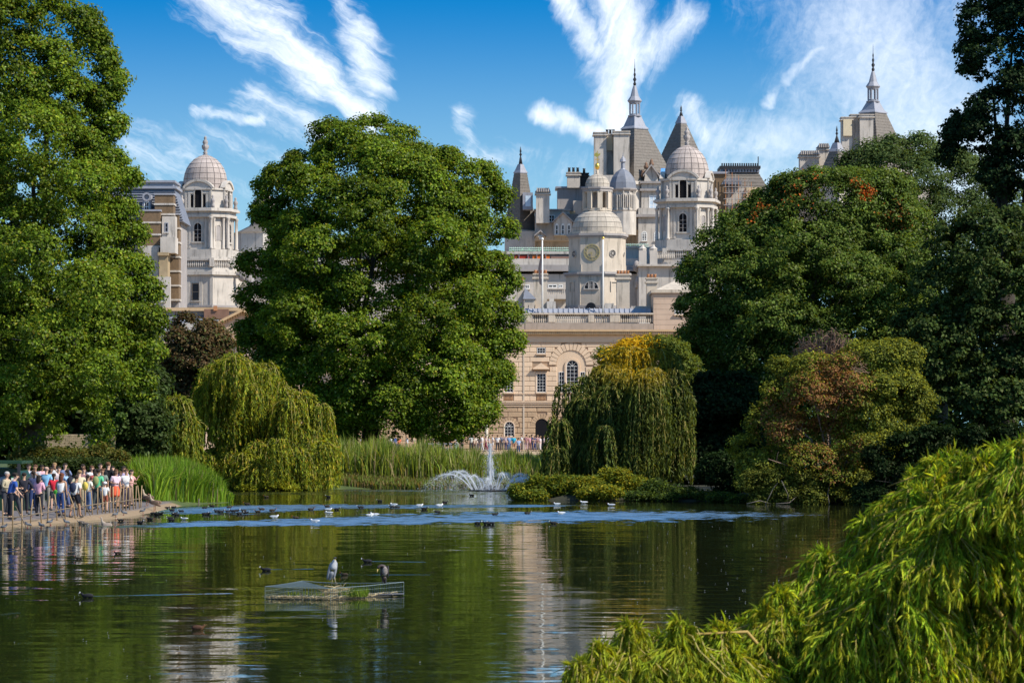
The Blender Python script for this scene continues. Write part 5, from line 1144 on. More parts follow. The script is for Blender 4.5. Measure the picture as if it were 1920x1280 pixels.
# ---------------------------------------------------------------- willows
def willow_part(umbrellas, per=1.0, leafL=.22, leafW=.05, step=.09, cols=YG, wts=None, hue=None, sway=.12, arch=.35, lj=.42, sv=(.75, 1.2), ytip=0.):
    """umbrella: (centre xyz top, radius, bottom z, strands). Returns leaf arrays and twig paths"""
    POS = []; AX = []; NR = []; CL = []; paths = []
    for (c, R_, zb, ns) in umbrellas:
        c = np.array(c)
        for k in range(int(ns*per)):
            a = rng.uniform(0, 2*np.pi)
            if math.sin(a) > .3 and rng.random() < .5: a = -a
            r = R_*rng.uniform(.1, 1.0)**.7
            drop0 = R_*arch*rng.uniform(.3, 1.0)*(r/R_)**2
            zend = zb+(c[2]-zb)*rng.uniform(0, .45)**1.3 if rng.random() < .75 else c[2]-(c[2]-zb)*rng.uniform(.3, .8)
            n1 = 4; n2 = max(2, int((c[2]-drop0-zend)/.7))
            tt = np.linspace(0, 1, n1)
            px_ = c[0]+r*np.cos(a)*tt; py_ = c[1]+r*.8*np.sin(a)*tt; pz_ = c[2]-drop0*tt**2.2+rng.uniform(-.1, .25)*np.sin(tt*3.1)
            q = np.linspace(0, 1, n2+1)[1:]
            ex = rng.normal(0, sway, 2)
            px2 = px_[-1]+np.cos(a)*.35*(1-np.exp(-3*q))+ex[0]*q+rng.normal(0, .03, n2); py2 = py_[-1]+np.sin(a)*.3*(1-np.exp(-3*q))+ex[1]*q; pz2 = pz_[-1]-(pz_[-1]-zend)*q
            pts = np.stack([np.r_[px_, px2], np.r_[py_, py2], np.r_[pz_, pz2]], 1)
            seg = np.linalg.norm(np.diff(pts, axis=0), axis=1); cum = np.r_[0, np.cumsum(seg)]
            m_ = int(cum[-1]/step); u = np.sort(rng.uniform(cum[-1]*.08, cum[-1], m_))
            pp = np.stack([np.interp(u, cum, pts[:, j]) for j in range(3)], 1)
            i = np.clip(np.searchsorted(cum, u)-1, 0, len(seg)-1); tg = np.diff(pts, axis=0)[i]/seg[i][:, None]
            ax = norm(tg*.9+rng.normal(0, lj, (m_, 3))+np.array([0, 0, -.35]))
            POS.append(pp); AX.append(ax); NR.append(norm(rng.normal(0, 1, (m_, 3))*.55+np.array([np.cos(a)*.7+.25, np.sin(a)*.7-.25, .6])))
            base = palette(m_, cols, wts or [1]*len(cols), .18)*rng.uniform(*sv)
            if ytip and rng.random() < ytip: base = base*.35+np.array((.34, .34, .02))*.75
            if hue is not None: base = hue(pp, base)
            CL.append(base)
            if rng.random() < .35: paths.append(pts)
    return np.concatenate(POS), np.concatenate(AX), np.concatenate(NR), np.concatenate(CL), paths
def willow(label, umb, trunk, r0, bark=None, twigm=None, leafL=.22, leafW=.05, name='willow_tree', tw=.012, fold=.2, **kw):
    t = thing(name, label, 'willow')
    pos, ax, nr, cl, paths = willow_part(umb, **kw)
    L = leafL*rng.uniform(.6, 1.3, len(pos))
    leaves('crown', pos, ax, nr, L, L*leafW/leafL, cl, LEAFG, t, fold=fold, bend=.15)
    mb = MB()
    for p in paths: mb.tube(p, [tw]*(len(p)-1)+[tw*.4], 3)
    tag(mb.build('twigs', twigm or OLIVETWIG, t), kind='stuff')
    if trunk is not None:
        limbs(t, trunk, [(u[0][0], u[0][1], u[0][2]-.2) for u in umb[:9]], r0, bark, seed=21, trunk_h=.22)
    return t
def umb_px(lst, f=1.0):
    out = []
    for (px, py, dd, rpx, ybot, ns) in lst:
        c = P(px, py, dd); out.append((tuple(c), rpx*dd/F, max(PZ(ybot, dd), .05), ns*f))
    return out
WLC = ((.25,.28,.018), (.16,.21,.018), (.33,.32,.025), (.36,.26,.03), (.07,.11,.016))
def gen_umb(rows, dd, n_, rr_, drop, ymax, dep, ns, sd, ytop=14):
    g_ = random.Random(sd); rows = np.array(rows, float); out = []
    y0, y1 = rows[0][0], rows[-1][0]; tries = 0
    while len(out) < n_ and tries < 9999:
        tries += 1
        py = y0+(y1-y0)*g_.random()**1.15; l = np.interp(py, rows[:, 0], rows[:, 1]); r = np.interp(py, rows[:, 0], rows[:, 2])
        rad = g_.uniform(*rr_); px = g_.uniform(l+rad*.75, r-rad*.75) if r-l > rad*1.5 else (l+r)/2
        edge = min(px-l, r-px)/max(1, (r-l)/2)
        out.append((px, py+ytop*.3, dd+g_.uniform(-dep, dep*.3)*min(1, .25+edge), rad, min(ymax, py+g_.uniform(*drop)), ns*(rad/rr_[1])))
    return out
LROWS = [(664,425,452),(678,385,490),(692,372,527),(720,366,545),(738,362,600),(762,360,622),(800,358,630),(850,366,632),(880,385,632)]
UL = umb_px(gen_umb(LROWS, 203, 120, (13, 34), (34, 125), 918, 5, 40, 4)+gen_umb([(820,358,630),(880,372,632)], 201, 22, (20, 40), (60, 110), 918, 4, 50, 5)+[(600,760,203,30,918,40),(560,735,203,34,880,40),(440,668,204,30,760,34),(500,684,204,30,760,34),(395,690,204,24,790,30)])
def hueL(p, c): return c
willow('large yellow-green weeping willow trailing into the lake on the left', UL, (PX(470, 206), 206, .4), .45, leafL=.24, leafW=.062, step=.048, sv=(.6, 1.35), cols=WLC, wts=(4,4,2,1,3))
UL2 = umb_px(gen_umb([(742,315,350),(760,272,368),(800,240,374),(840,235,374)], 194, 44, (16, 34), (50, 130), 880, 3, 40, 9))
willow('smaller willow leaning left of the large weeping willow', UL2, (PX(315, 197), 197, .4), .25, leafL=.30, leafW=.085, step=.055, cols=((.16,.20,.02),(.22,.24,.025),(.26,.22,.03),(.08,.12,.02)), wts=(4,3,1,3))
UR = umb_px(gen_umb([(690,1110,1290),(703,1070,1296),(716,1052,1300),(760,1046,1300),(800,1040,1300),(840,1032,1295)], 184, 100, (12, 34), (50, 170), 905, 6, 42, 14)
     +[(1060,722,182,26,905,34),(1050,790,180,22,915,30),(1045,840,179,20,925,30),(1035,780,181,8,860,8),(1180,655,190,40,790,50),(1235,660,191,44,800,50),(1140,690,186,40,800,40)])
YEL = np.array((.50,.34,.015))
def hueR(p, c):
    qx = CX+p[:, 0]/p[:, 1]*F; qy = HY-(p[:, 2]-CAMH)/p[:, 1]*F
    k = np.clip(1.3-np.hypot((qx-1185)/75, (qy-672)/50), 0, 1)*(rng.random(len(p)) < .8)
    return c*(1-k[:, None])+YEL*k[:, None]*rng.uniform(.7, 1.2, (len(p), 1))
willow('weeping willow on the right bank with a bright yellow patch at its top', UR, (PX(1190, 187), 187, .4), .45, leafL=.23, leafW=.058, step=.048, sv=(.5, 1.45), cols=((.10,.13,.022),(.07,.10,.02),(.15,.165,.025),(.04,.06,.015)), wts=(4,4,2,3), hue=hueR)
# bushy round part behind it, yellowing
t = thing('yellowing_tree', 'small bushy tree with yellow leaves rising behind the right-bank willow', 'tree')
limbs(t, (PX(1240, 196), 196, .5), [P(1180, 680, 196), P(1250, 670, 196), P(1280, 700, 196)], .25, seed=23)
crown(t, 196, [(634,1160,1250),(650,1135,1290),(680,1115,1300),(720,1110,1310),(770,1120,1310)], nl=46, lr=(.7, 1.2), nc=32, cr=.42, nleaf=52000, ls=.2, lw=.4,
      cols=((.10,.13,.02),(.13,.15,.02),(.07,.10,.02)), wts=(3,2,2), spots=[(1185,655,45,(.55,.36,.015),.95),(1160,675,35,(.5,.33,.015),.8),(1225,690,30,(.45,.33,.02),.5)], thick=.6)

# low waterside plants along the right bank
def low_plants(label, name, spots_, cols, wts, n=9000, ls=.16, r=.5, lw=.5):
    t = thing(name, label, 'plants')
    pos = []; 
    for (px, py, dd, rx, hh) in spots_:
        k = max(8, int(n*rx*hh/sum(a[3]*a[4] for a in spots_)))
        c = P(px, py, dd); q = norm(rng.normal(0, 1, (k, 3)))*(rng.random((k, 1))**.35)
        pos.append(np.array(c)+q*np.array([rx*dd/F, rx*dd/F*.9, hh*dd/F])+rng.normal(0, .06, (k, 3)))
    p = np.concatenate(pos); p[:, 2] = np.maximum(p[:, 2], .03)
    N = len(p); nr = norm(np.array([.1, -.2, .8])+rng.normal(0, .5, (N, 3))); ax = norm(np.cross(nr, rng.normal(0, 1, (N, 3)))+np.array([0, 0, -.2]))
    L = ls*rng.uniform(.6, 1.4, N)
    base = palette(N, cols, wts)*(1+rng.normal(0, .1, (N, 1)))
    tag(leaves('foliage', p, ax, nr, L, L*lw, base, LEAF, t), kind='stuff')
    mb = MB(); rr = random.Random(len(label))
    for (px, py, dd, rx, hh) in spots_:
        for k in range(6):
            c = P(px+rr.uniform(-rx, rx)*.6, py, dd); mb.tube([(c.x, c.y, -.1), (c.x+rr.uniform(-.2, .2), c.y, max(.1, c.z))], [.02, .008], 3)
    tag(mb.build('stems', TWIG, t), kind='stuff'); return t
low_plants('lime-green and yellow marginal plants at the tip of the right bank', 'marginal_plants',
   [(975,922,173,22,16),(1010,912,173,25,22),(1045,912,173,28,22),(1000,928,172,30,9),(1080,915,173,30,24)], ((.13,.17,.02),(.26,.22,.02),(.08,.12,.02),(.17,.19,.02)), (4,1.4,3,2), 20000, .15)
low_plants('sunlit yellow-green marginal plants in front of the right-bank willow', 'marginal_plants',
   [(1110,915,172,28,22),(1140,900,173,24,24),(1165,905,172,25,28),(1195,915,172,30,22),(1110,925,171,30,12),(1140,922,170.5,32,12)], ((.19,.20,.02),(.33,.27,.02),(.10,.14,.02),(.15,.18,.02)), (4,1.8,2.4,2), 24000, .15)
low_plants('darker green marginal plants trailing off to the right bank bush', 'marginal_plants',
   [(1230,918,171,30,20),(1260,924,171,28,15),(1290,926,171,26,14),(1200,928,170.5,36,8),(1240,930,170.5,40,7),(1320,930,170.5,20,10),(1352,932,168.3,30,10),(1388,937,166.5,26,9)], ((.06,.10,.02),(.10,.14,.02),(.04,.06,.02)), (4,2,3), 16000, .14)
low_plants('yellow-green clump at the waterline under the left weeping willow', 'marginal_plants', [(467,914,197,24,6),(510,908,197,26,9),(545,914,197,16,5)], ((.25,.26,.02),(.16,.2,.02)), (2,1), 4200, .15)
low_plants('dry yellowish shrubs behind the crowd at the left bank', 'shrub',
   [(70,852,168,30,18),(110,856,167,30,18),(150,858,168,30,18),(190,852,168,25,20),(222,862,167,22,18),(40,860,168,25,14)], ((.13,.13,.03),(.2,.15,.04),(.08,.10,.02)), (3,1.5,3), 22000, .15)
low_plants('dark green nettles behind the crowd below the brick wall', 'shrub',
   [(120,872,162,40,14),(170,874,162,40,16),(60,872,162,40,12),(210,880,160,30,14)], ((.035,.055,.015),(.05,.07,.02)), (1,1), 12000, .16)

# reeds: separate upright blades
def reeds(name, label, xy, h, w, cols, wts, lean=.18, droop=.25, heads=.0):
    N = len(xy); a = rng.uniform(0, 6.283, N); ln = np.abs(rng.normal(0, lean, N))
    dirn = np.stack([np.cos(a), np.sin(a), np.zeros(N)], 1)
    z0 = np.maximum(ground_z(xy[:, 0], xy[:, 1]), -.05)
    b0 = np.stack([xy[:, 0], xy[:, 1], z0], 1)
    H = h[:, None]; up = np.array([[0, 0, 1.]])
    p1 = b0+up*H*.6+dirn*(ln[:, None]*H*.45); p2 = b0+up*H*(1-droop*ln[:, None])+dirn*(ln[:, None]*H*1.15)
    sd_ = np.stack([-np.sin(a+rng.normal(0, .8, N)), np.cos(a), np.zeros(N)], 1)*w*.5
    v = np.stack([b0-sd_*.7, b0+sd_*.7, p1+sd_, p1-sd_, p2], 1).reshape(-1, 3)
    me = bpy.data.meshes.new(name); me.vertices.add(5*N); me.vertices.foreach_set('co', v.astype(np.float32).ravel())
    idx = (np.arange(N)[:, None]*5+np.array([0, 1, 2, 0, 2, 3, 3, 2, 4])[None]).astype(np.int32)
    me.loops.add(9*N); me.loops.foreach_set('vertex_index', idx.ravel())
    me.polygons.add(3*N); me.polygons.foreach_set('loop_start', np.arange(0, 9*N, 3, dtype=np.int32)); me.update(calc_edges=True)
    at = me.attributes.new('leaf_colour', 'FLOAT_COLOR', 'FACE'); cc = np.ones((3*N, 4), np.float32)
    cb = palette(N, cols, wts, .2)
    if heads: cb[rng.random(N) < heads] = (.30, .24, .13)
    cc[:, :3] = np.repeat(np.clip(cb, 0, 1), 3, 0)
    at.data.foreach_set('color', cc.ravel()); me.materials.append(LEAF)
    return tag(link(name, me), label, 'reeds', kind='stuff')
RC = ((.20,.27,.04), (.14,.21,.04), (.29,.34,.06), (.28,.28,.12), (.08,.13,.02))
n_ = 60000; x = rng.uniform(PX(425, 215), PX(1035, 212), n_); y = 205.5+rng.random(n_)**.8*20
pxx = CX+x/y*F
topy = np.interp(pxx, [425,600,640,700,760,840,900,960,1035], [838,840,840,838,845,848,864,864,858])+rng.normal(0, 7, n_)+6*np.sin(pxx/13.)+5*np.sin(pxx/5.3)
h = np.maximum(CAMH-(topy-HY)*y/F-.4*(y-205)/20, .6)*rng.uniform(.6, 1.08, n_)
reeds('reed_bed', 'tall bright green reed bed behind the fountain along the far shore', np.stack([x, y], 1), h, .065, RC, (4,3,2.4,1.6,1.6), .26, .35, heads=.10)
n_ = 9000; x = rng.uniform(PX(640, 206), PX(960, 206), n_); y = rng.uniform(204.2, 206, n_)
reeds('dry_reeds', 'short straw-coloured reed litter at the foot of the far reed bed', np.stack([x, y], 1), rng.uniform(.2, .6, n_), .07, ((.26,.20,.09),(.16,.22,.05),(.20,.16,.07)), (1,3,1), .3, .2)
n_ = 52000; y = 141+rng.random(n_)*36; x0 = np.interp(y, [141,150,160,168,176], [-16.3,-16.8,-16.2,-13.7,-14.9])
x = x0-rng.random(n_)**1.1*np.interp(y, [141,150,171], [.6,5.0,8]); okk = y+rng.normal(0, .5, n_) > 147.5+(-16.3-x)*.9; x = x[okk]; y = y[okk]; okk = (CX+x/y*F+rng.normal(0, 4, len(x)) > np.interp(y, [140, 150, 158, 160, 178], [330, 318, 285, 262, 225])); x = x[okk]; y = y[okk]; n_ = len(x)
pxx = CX+x/y*F
topy = np.interp(pxx, [190,215,260,330,380,410,430], [872,866,866,866,876,890,925])+rng.normal(0, 4, n_)
h = np.clip(CAMH-(topy-HY)*y/F-.2, .5, 2.4)*rng.uniform(.8, 1.05, n_)
reeds('reed_clump', 'lush green reed clump with broad arching blades right of the picket fence', np.stack([x, y], 1), h, .06, ((.13,.23,.02),(.17,.28,.025),(.24,.34,.035),(.06,.12,.02),(.25,.22,.1)), (4,4,2,2,.7), .30, .4, heads=.02)

# the willow in the foreground
def fg_hue(p, c):
    f = (rng.random(len(p)) < .12)
    c = c.copy(); low = np.clip((1500-(CX+p[:, :1]/p[:, 1:2]*F))/350, 0, 1)*.6; c = c*(1-low)+np.array((.30, .33, .02))*low; c[f] = np.array((.30,.26,.02))*rng.uniform(.7, 1.2, (f.sum(), 1)); return c*np.clip(1+.0*p[:, :1], 0, 2)
FR = [(840,1850,1990),(862,1725,1990),(885,1685,1990),(930,1660,1990),(975,1655,1990),(995,1615,1990),(1018,1580,1990),(1060,1535,1990),(1105,1475,1990),(1145,1430,1990),(1178,1405,1990),(1184,1150,1990),(1205,1120,1990),(1245,1085,1990),(1285,1045,1990),(1330,1000,1990)]
FG = gen_umb(FR, 32.3, 100, (28, 74), (80, 230), 1420, 1.6, 50, 33)+[(1860,862,33,60,1010,40),(1930,852,33,60,1010,40),(1760,872,33,50,1000,36),(1700,905,33,40,1020,36),(1620,1000,32,56,1150,40),(1680,985,32.5,50,1130,36),(1530,1060,32,50,1200,36),(1450,1130,31.6,50,1240,36),(1420,1165,31.5,36,1230,26),
      (1170,1195,31,50,1300,34),(1260,1190,31,56,1320,36),(1340,1192,31.2,50,1320,34),(1110,1235,30.8,44,1350,30),(1070,1268,30.6,40,1380,28)]
UF = []
for (px, py, dd, rpx, yb, ns) in FG:
    c = P(px+14, py+12, dd); UF.append((tuple(c), rpx*dd/F, PZ(yb, dd), ns*1.0))
UFs = [(u[0], u[1], max(u[2], .3), u[3]) for u in UF]
def fgw():
    t = thing('willow_tree', 'foreground weeping willow filling the lower right corner', 'willow')
    pos, ax, nr, cl, paths = willow_part(UFs, per=1.6, step=.0125, lj=.34, sv=(.6, 1.5), ytip=.28, cols=((.28,.40,.022),(.18,.29,.02),(.48,.54,.035),(.07,.12,.015)), wts=(4,3,2,1.6), hue=fg_hue, sway=.10, arch=.55)
    N = len(pos); L = .098*rng.uniform(.4, 1.45, N)
    leaves('crown', pos, ax, nr, L, L*.125, cl, LEAFG, t, fold=.15, bend=.18)
    mb = MB()
    for p in paths: mb.tube(p, [.0055]*(len(p)-1)+[.002], 3)
    tag(mb.build('twigs', OLIVETWIG, t), kind='stuff')
    rr = random.Random(9)
    for k, (px, py, dd, rpx, yb, ns) in enumerate(FG[::2]):
        e = P(px, py, dd); s_ = P(px+260+rr.uniform(-60, 60), py+190, dd+.4)
        md = s_.lerp(e, .55)+Vector((0, 0, .45))
        MB().tube([s_, md, e, e+Vector((-.35, 0, -.12))], [.028, .018, .009, .003], 5).build('branch', plain('yellow_willow_bark', (.33, .22, .05), .6, .2, 5), t, True)
    MB().tube([(5.6, 33, .2), (5.3, 33, 1.6), (4.9, 32.6, 2.8)], [.28, .22, .12], 8).build('trunk', BARK, t, True)
    return t
fgw()
def hash_ok(k): return int(k) % 3 == 0
# ---------------------------------------------------------------- people
def skin_mesh(name, vs, es, sub=1):
    me = bpy.data.meshes.new(name); me.from_pydata([v[:3] for v in vs], es, [])
    o = bpy.data.objects.new('tmp', me); col.objects.link(o)
    o.modifiers.new('s', 'SKIN'); 
    for i, v in enumerate(vs):
        sv = me.skin_vertices[0].data[i]; r = v[3]; sv.radius = (r, r) if not hasattr(r, '__len__') else r; sv.use_root = (i == 0)
    o.modifiers['s'].use_smooth_shade = True
    if sub: m_ = o.modifiers.new('u', 'SUBSURF'); m_.levels = sub; m_.render_levels = sub
    dg = bpy.context.evaluated_depsgraph_get(); ev = o.evaluated_get(dg)
    out = bpy.data.meshes.new_from_object(ev); out.name = name
    bpy.data.objects.remove(o); bpy.data.meshes.remove(me); return out
def merge(me, mb, name):
    vs = [tuple(v.co) for v in me.vertices]; fs = [tuple(p.vertices) for p in me.polygons]
    o = len(vs); me2 = bpy.data.meshes.new(name); me2.from_pydata(vs+mb.v, [], fs+[tuple(i+o for i in f) for f in mb.f])
    me2.polygons.foreach_set('use_smooth', [True]*len(me2.polygons)); return me2
def mb_mesh(mb, name, smooth=True):
    me = bpy.data.meshes.new(name); me.from_pydata(mb.v, [], mb.f)
    if smooth: me.polygons.foreach_set('use_smooth', [True]*len(me.polygons))
    return me
ARMS = {'down': ((.225,.03,1.13), (.235,-.03,.89)), 'front': ((.235,.0,1.14), (.10,-.23,1.13)), 'raise': ((.23,-.12,1.22), (.12,-.30,1.42)), 'hip': ((.34,.06,1.16), (.2,-.05,1.0)), 'out': ((.26,-.08,1.14), (.24,-.30,1.02))}
ARCH = {}
def archetype(la, ra, lean, legs, bottom, hair, sleeve):
    key = (la, ra, lean, legs, bottom, hair, sleeve)
    if key in ARCH: return ARCH[key]
    Lr = Matrix.Translation((0, 0, .93)) @ Matrix.Rotation(R(lean), 4, 'X') @ Matrix.Translation((0, 0, -.93))
    T = lambda p: tuple(Lr @ Vector(p[:3]))+((p[3],) if len(p) > 3 else ())
    up = [(0,0,.93,.12),(0,0,1.08,.11),(0,0,1.28,.13),(0,.01,1.44,.065),(0,0,1.50,.05),(0,-.015,1.56,.07),(0,-.015,1.64,.092),(0,0,1.71,.065)]
    V = [T(p) for p in up]; E_ = [(i, i+1) for i in range(7)]
    hands = []; SV = [T((0,0,.86,.148)), T((0,0,1.08,.135)), T((0,0,1.30,.15)), T((0,.01,1.43,.075))]; SE = [(0,1),(1,2),(2,3)]
    for s_, nm in ((-1, la), (1, ra)):
        el, wr = ARMS[nm]; el = (el[0]*s_, el[1], el[2]); wr = (wr[0]*s_, wr[1], wr[2])
        d_ = (Vector(wr)-Vector(el)).normalized(); pm = tuple(Vector(wr)+d_*.06)
        b0 = len(V); V += [T((.165*s_,0,1.39,.06)), T((*el,.042)), T((*wr,.028)), T((*pm,.032))]; E_ += [(2, b0), (b0, b0+1), (b0+1, b0+2), (b0+2, b0+3)]
        hands.append((Vector(T(pm)[:3]), (Lr.to_3x3() @ d_).normalized(), s_))
        sb = len(SV); SV.append(T((.168*s_,0,1.38,.08))); SE.append((2, sb))
        k = .75 if sleeve == 'short' else 1.0
        if sleeve == 'long': SV += [T((*el,.058)), T((*wr,.042))]; SE += [(sb, sb+1), (sb+1, sb+2)]
        elif sleeve == 'short': q = Vector((.168*s_,0,1.38)).lerp(Vector(el), .8); SV.append(T((*q,.062))); SE.append((sb, sb+1))
    st = .0 if legs == 'stand' else .2
    TV = [(0,0,1.02,.118)]; TE = []; feet = []
    for s_ in (-1, 1):
        fy = s_*st; b0 = len(V)
        if legs == 'sit': J = [(.10*s_,-.05,.90,.095),(.12*s_,-.42,.88,.062),(.12*s_,-.44,.46,.04),(.12*s_,-.56,.42,.035)]
        else: J = [(.085*s_,0,.87,.09),(.10*s_,fy*.5-.02,.49,.06),(.10*s_,fy+.02,.09,.04),(.11*s_,fy-.12,.045,.036)]
        V += J; E_ += [(0, b0), (b0, b0+1), (b0+1, b0+2), (b0+2, b0+3)]
        t0 = len(TV)
        if bottom == 'long': TV += [(J[0][0], J[0][1], J[0][2], .105), (*J[1][:3], .078), (J[2][0], J[2][1], J[2][2]+.02, .062)]; TE += [(0, t0), (t0, t0+1), (t0+1, t0+2)]
        elif bottom == 'shorts': TV += [(*J[0][:3], .105), (J[1][0], J[1][1], J[1][2]+.05, .088)]; TE += [(0, t0), (t0, t0+1)]
        feet.append((J[2], J[3]))
    body = skin_mesh('body', V, E_, 1)
    fg = MB()
    for (p, d_, s_) in hands:
        side = d_.cross(Vector((0, 1, 0))).normalized() if abs(d_.y) < .9 else Vector((1, 0, 0)); nrm_ = d_.cross(side)
        for i, ln in enumerate((.062, .075, .07, .055)):
            b_ = p+side*(.018*(i-1.5))+d_*.015; m1 = b_+d_*ln*.5+nrm_*.004; m2 = b_+d_*ln+nrm_*.018
            fg.tube([b_-d_*.02, m1, m2], [.0095, .0085, .006], 5)
        b_ = p-side*.03-d_*.02; fg.tube([b_+side*.01, b_-side*.02+d_*.03, b_-side*.022+d_*.06], [.011, .009, .006], 5)
    hc = Vector(T((0,0,1.64)))
    for s_ in (-1, 1): fg.ball(tuple(Vector(T((.088*s_,.005,1.635)))), (.012, .02, .028), 6, 4)      # ears
    nz_ = [T((0,-.085,1.665)), T((0,-.115,1.625)), T((0,-.09,1.612))]; fg.tube(nz_, [.009, .016, .008], 5)
    D = {'body': merge(body, fg, 'body')}
    D['shirt'] = skin_mesh('shirt', SV, SE, 1)
    if bottom == 'skirt':
        D['trousers'] = mb_mesh(MB().lathe(0, 0, [(.13, 1.0), (.17, .88), (.22, .62), (.23, .5), (.21, .52)], 12), 'trousers')
    else: D['trousers'] = skin_mesh('trousers', TV, TE, 1)
    h = MB(); h.M = Lr
    h.ball((0, .018, 1.675), (.098, .105, .082), 10, 7)
    if hair == 'long': h.ball((0, .062, 1.53), (.10, .055, .19), 8, 7)
    elif hair == 'tail': h.ball((0, .10, 1.56), (.035, .035, .15), 7, 6)
    elif hair == 'cap': h.lathe(0, -.02, [(.1, 1.66), (.17, 1.675), (.1, 1.685), (.095, 1.74), (.05, 1.775)], 10)
    D['hair'] = mb_mesh(h, 'hair')
    e = MB(); e.M = Lr
    for s_ in (-1, 1): e.ball((.034*s_, -.093, 1.645), (.012, .006, .008), 6, 4)
    D['eyes'] = mb_mesh(e, 'eyes')
    e = MB(); e.M = Lr; e.ball((0, -.094, 1.585), (.024, .008, .007), 6, 4); D['mouth'] = mb_mesh(e, 'mouth')
    e = MB()
    for a_, t_ in feet: e.ball(((a_[0]+t_[0])/2, (a_[1]+t_[1])/2-.02, t_[2]-.002), (.052, .14, .05), 8, 5)
    D['shoes'] = mb_mesh(e, 'shoes')
    bk = MB(); bk.M = Lr; bk.ball((0, .20, 1.22), (.15, .10, .21), 10, 7)
    D['backpack'] = mb_mesh(bk, 'backpack')
    for k_ in D: D[k_].materials.append(WHITE)
    ARCH[key] = D; return D
def cloth(c):
    c = tuple(x*.82 for x in c)
    return plain('cloth_%d_%d_%d' % tuple(int(x*100) for x in c), c, .85, .16, 5)
SKIN1 = plain('fair_skin', (.55,.33,.23), .5, .05); SKIN2 = plain('tanned_skin', (.36,.20,.12), .5, .05)
HB = (.03,.02,.015); HBR = (.11,.05,.025); HG = (.45,.43,.40); HBL = (.32,.2,.09)
def person(x, y, z, rot, h, label, shirt, trou, hair=HB, hs='short', la='down', ra='down', lean=0, legs='stand', bottom='long', sleeve='short', skin=None, bag=None, shoe=(.05,.045,.04), group=None, detail=True):
    D = archetype(la, ra, lean, legs, bottom, hs, sleeve)
    t = thing('person', label, 'person', group, (x, y, z)); t.rotation_euler.z = rot; s_ = h/1.70; t.scale = (s_*1.08, s_*1.06, s_)
    cols_ = {'body': skin or SKIN1, 'shirt': cloth(shirt), 'trousers': cloth(trou), 'hair': cloth(hair), 'shoes': cloth(shoe), 'eyes': BLACKM, 'mouth': cloth((.35,.12,.1))}
    if bag: cols_['backpack'] = cloth(bag)
    for k_, m_ in cols_.items():
        if not detail and k_ in ('eyes', 'mouth'): continue
        nm = {'trousers': {'skirt': 'skirt', 'shorts': 'shorts'}.get(bottom, 'trousers'), 'hair': 'hat' if hs == 'cap' else 'hair'}.get(k_, k_)
        o = link(nm, D[k_], t); o.material_slots[0].link = 'OBJECT'; o.material_slots[0].material = m_
    return t
W_ = (.78,.76,.74)
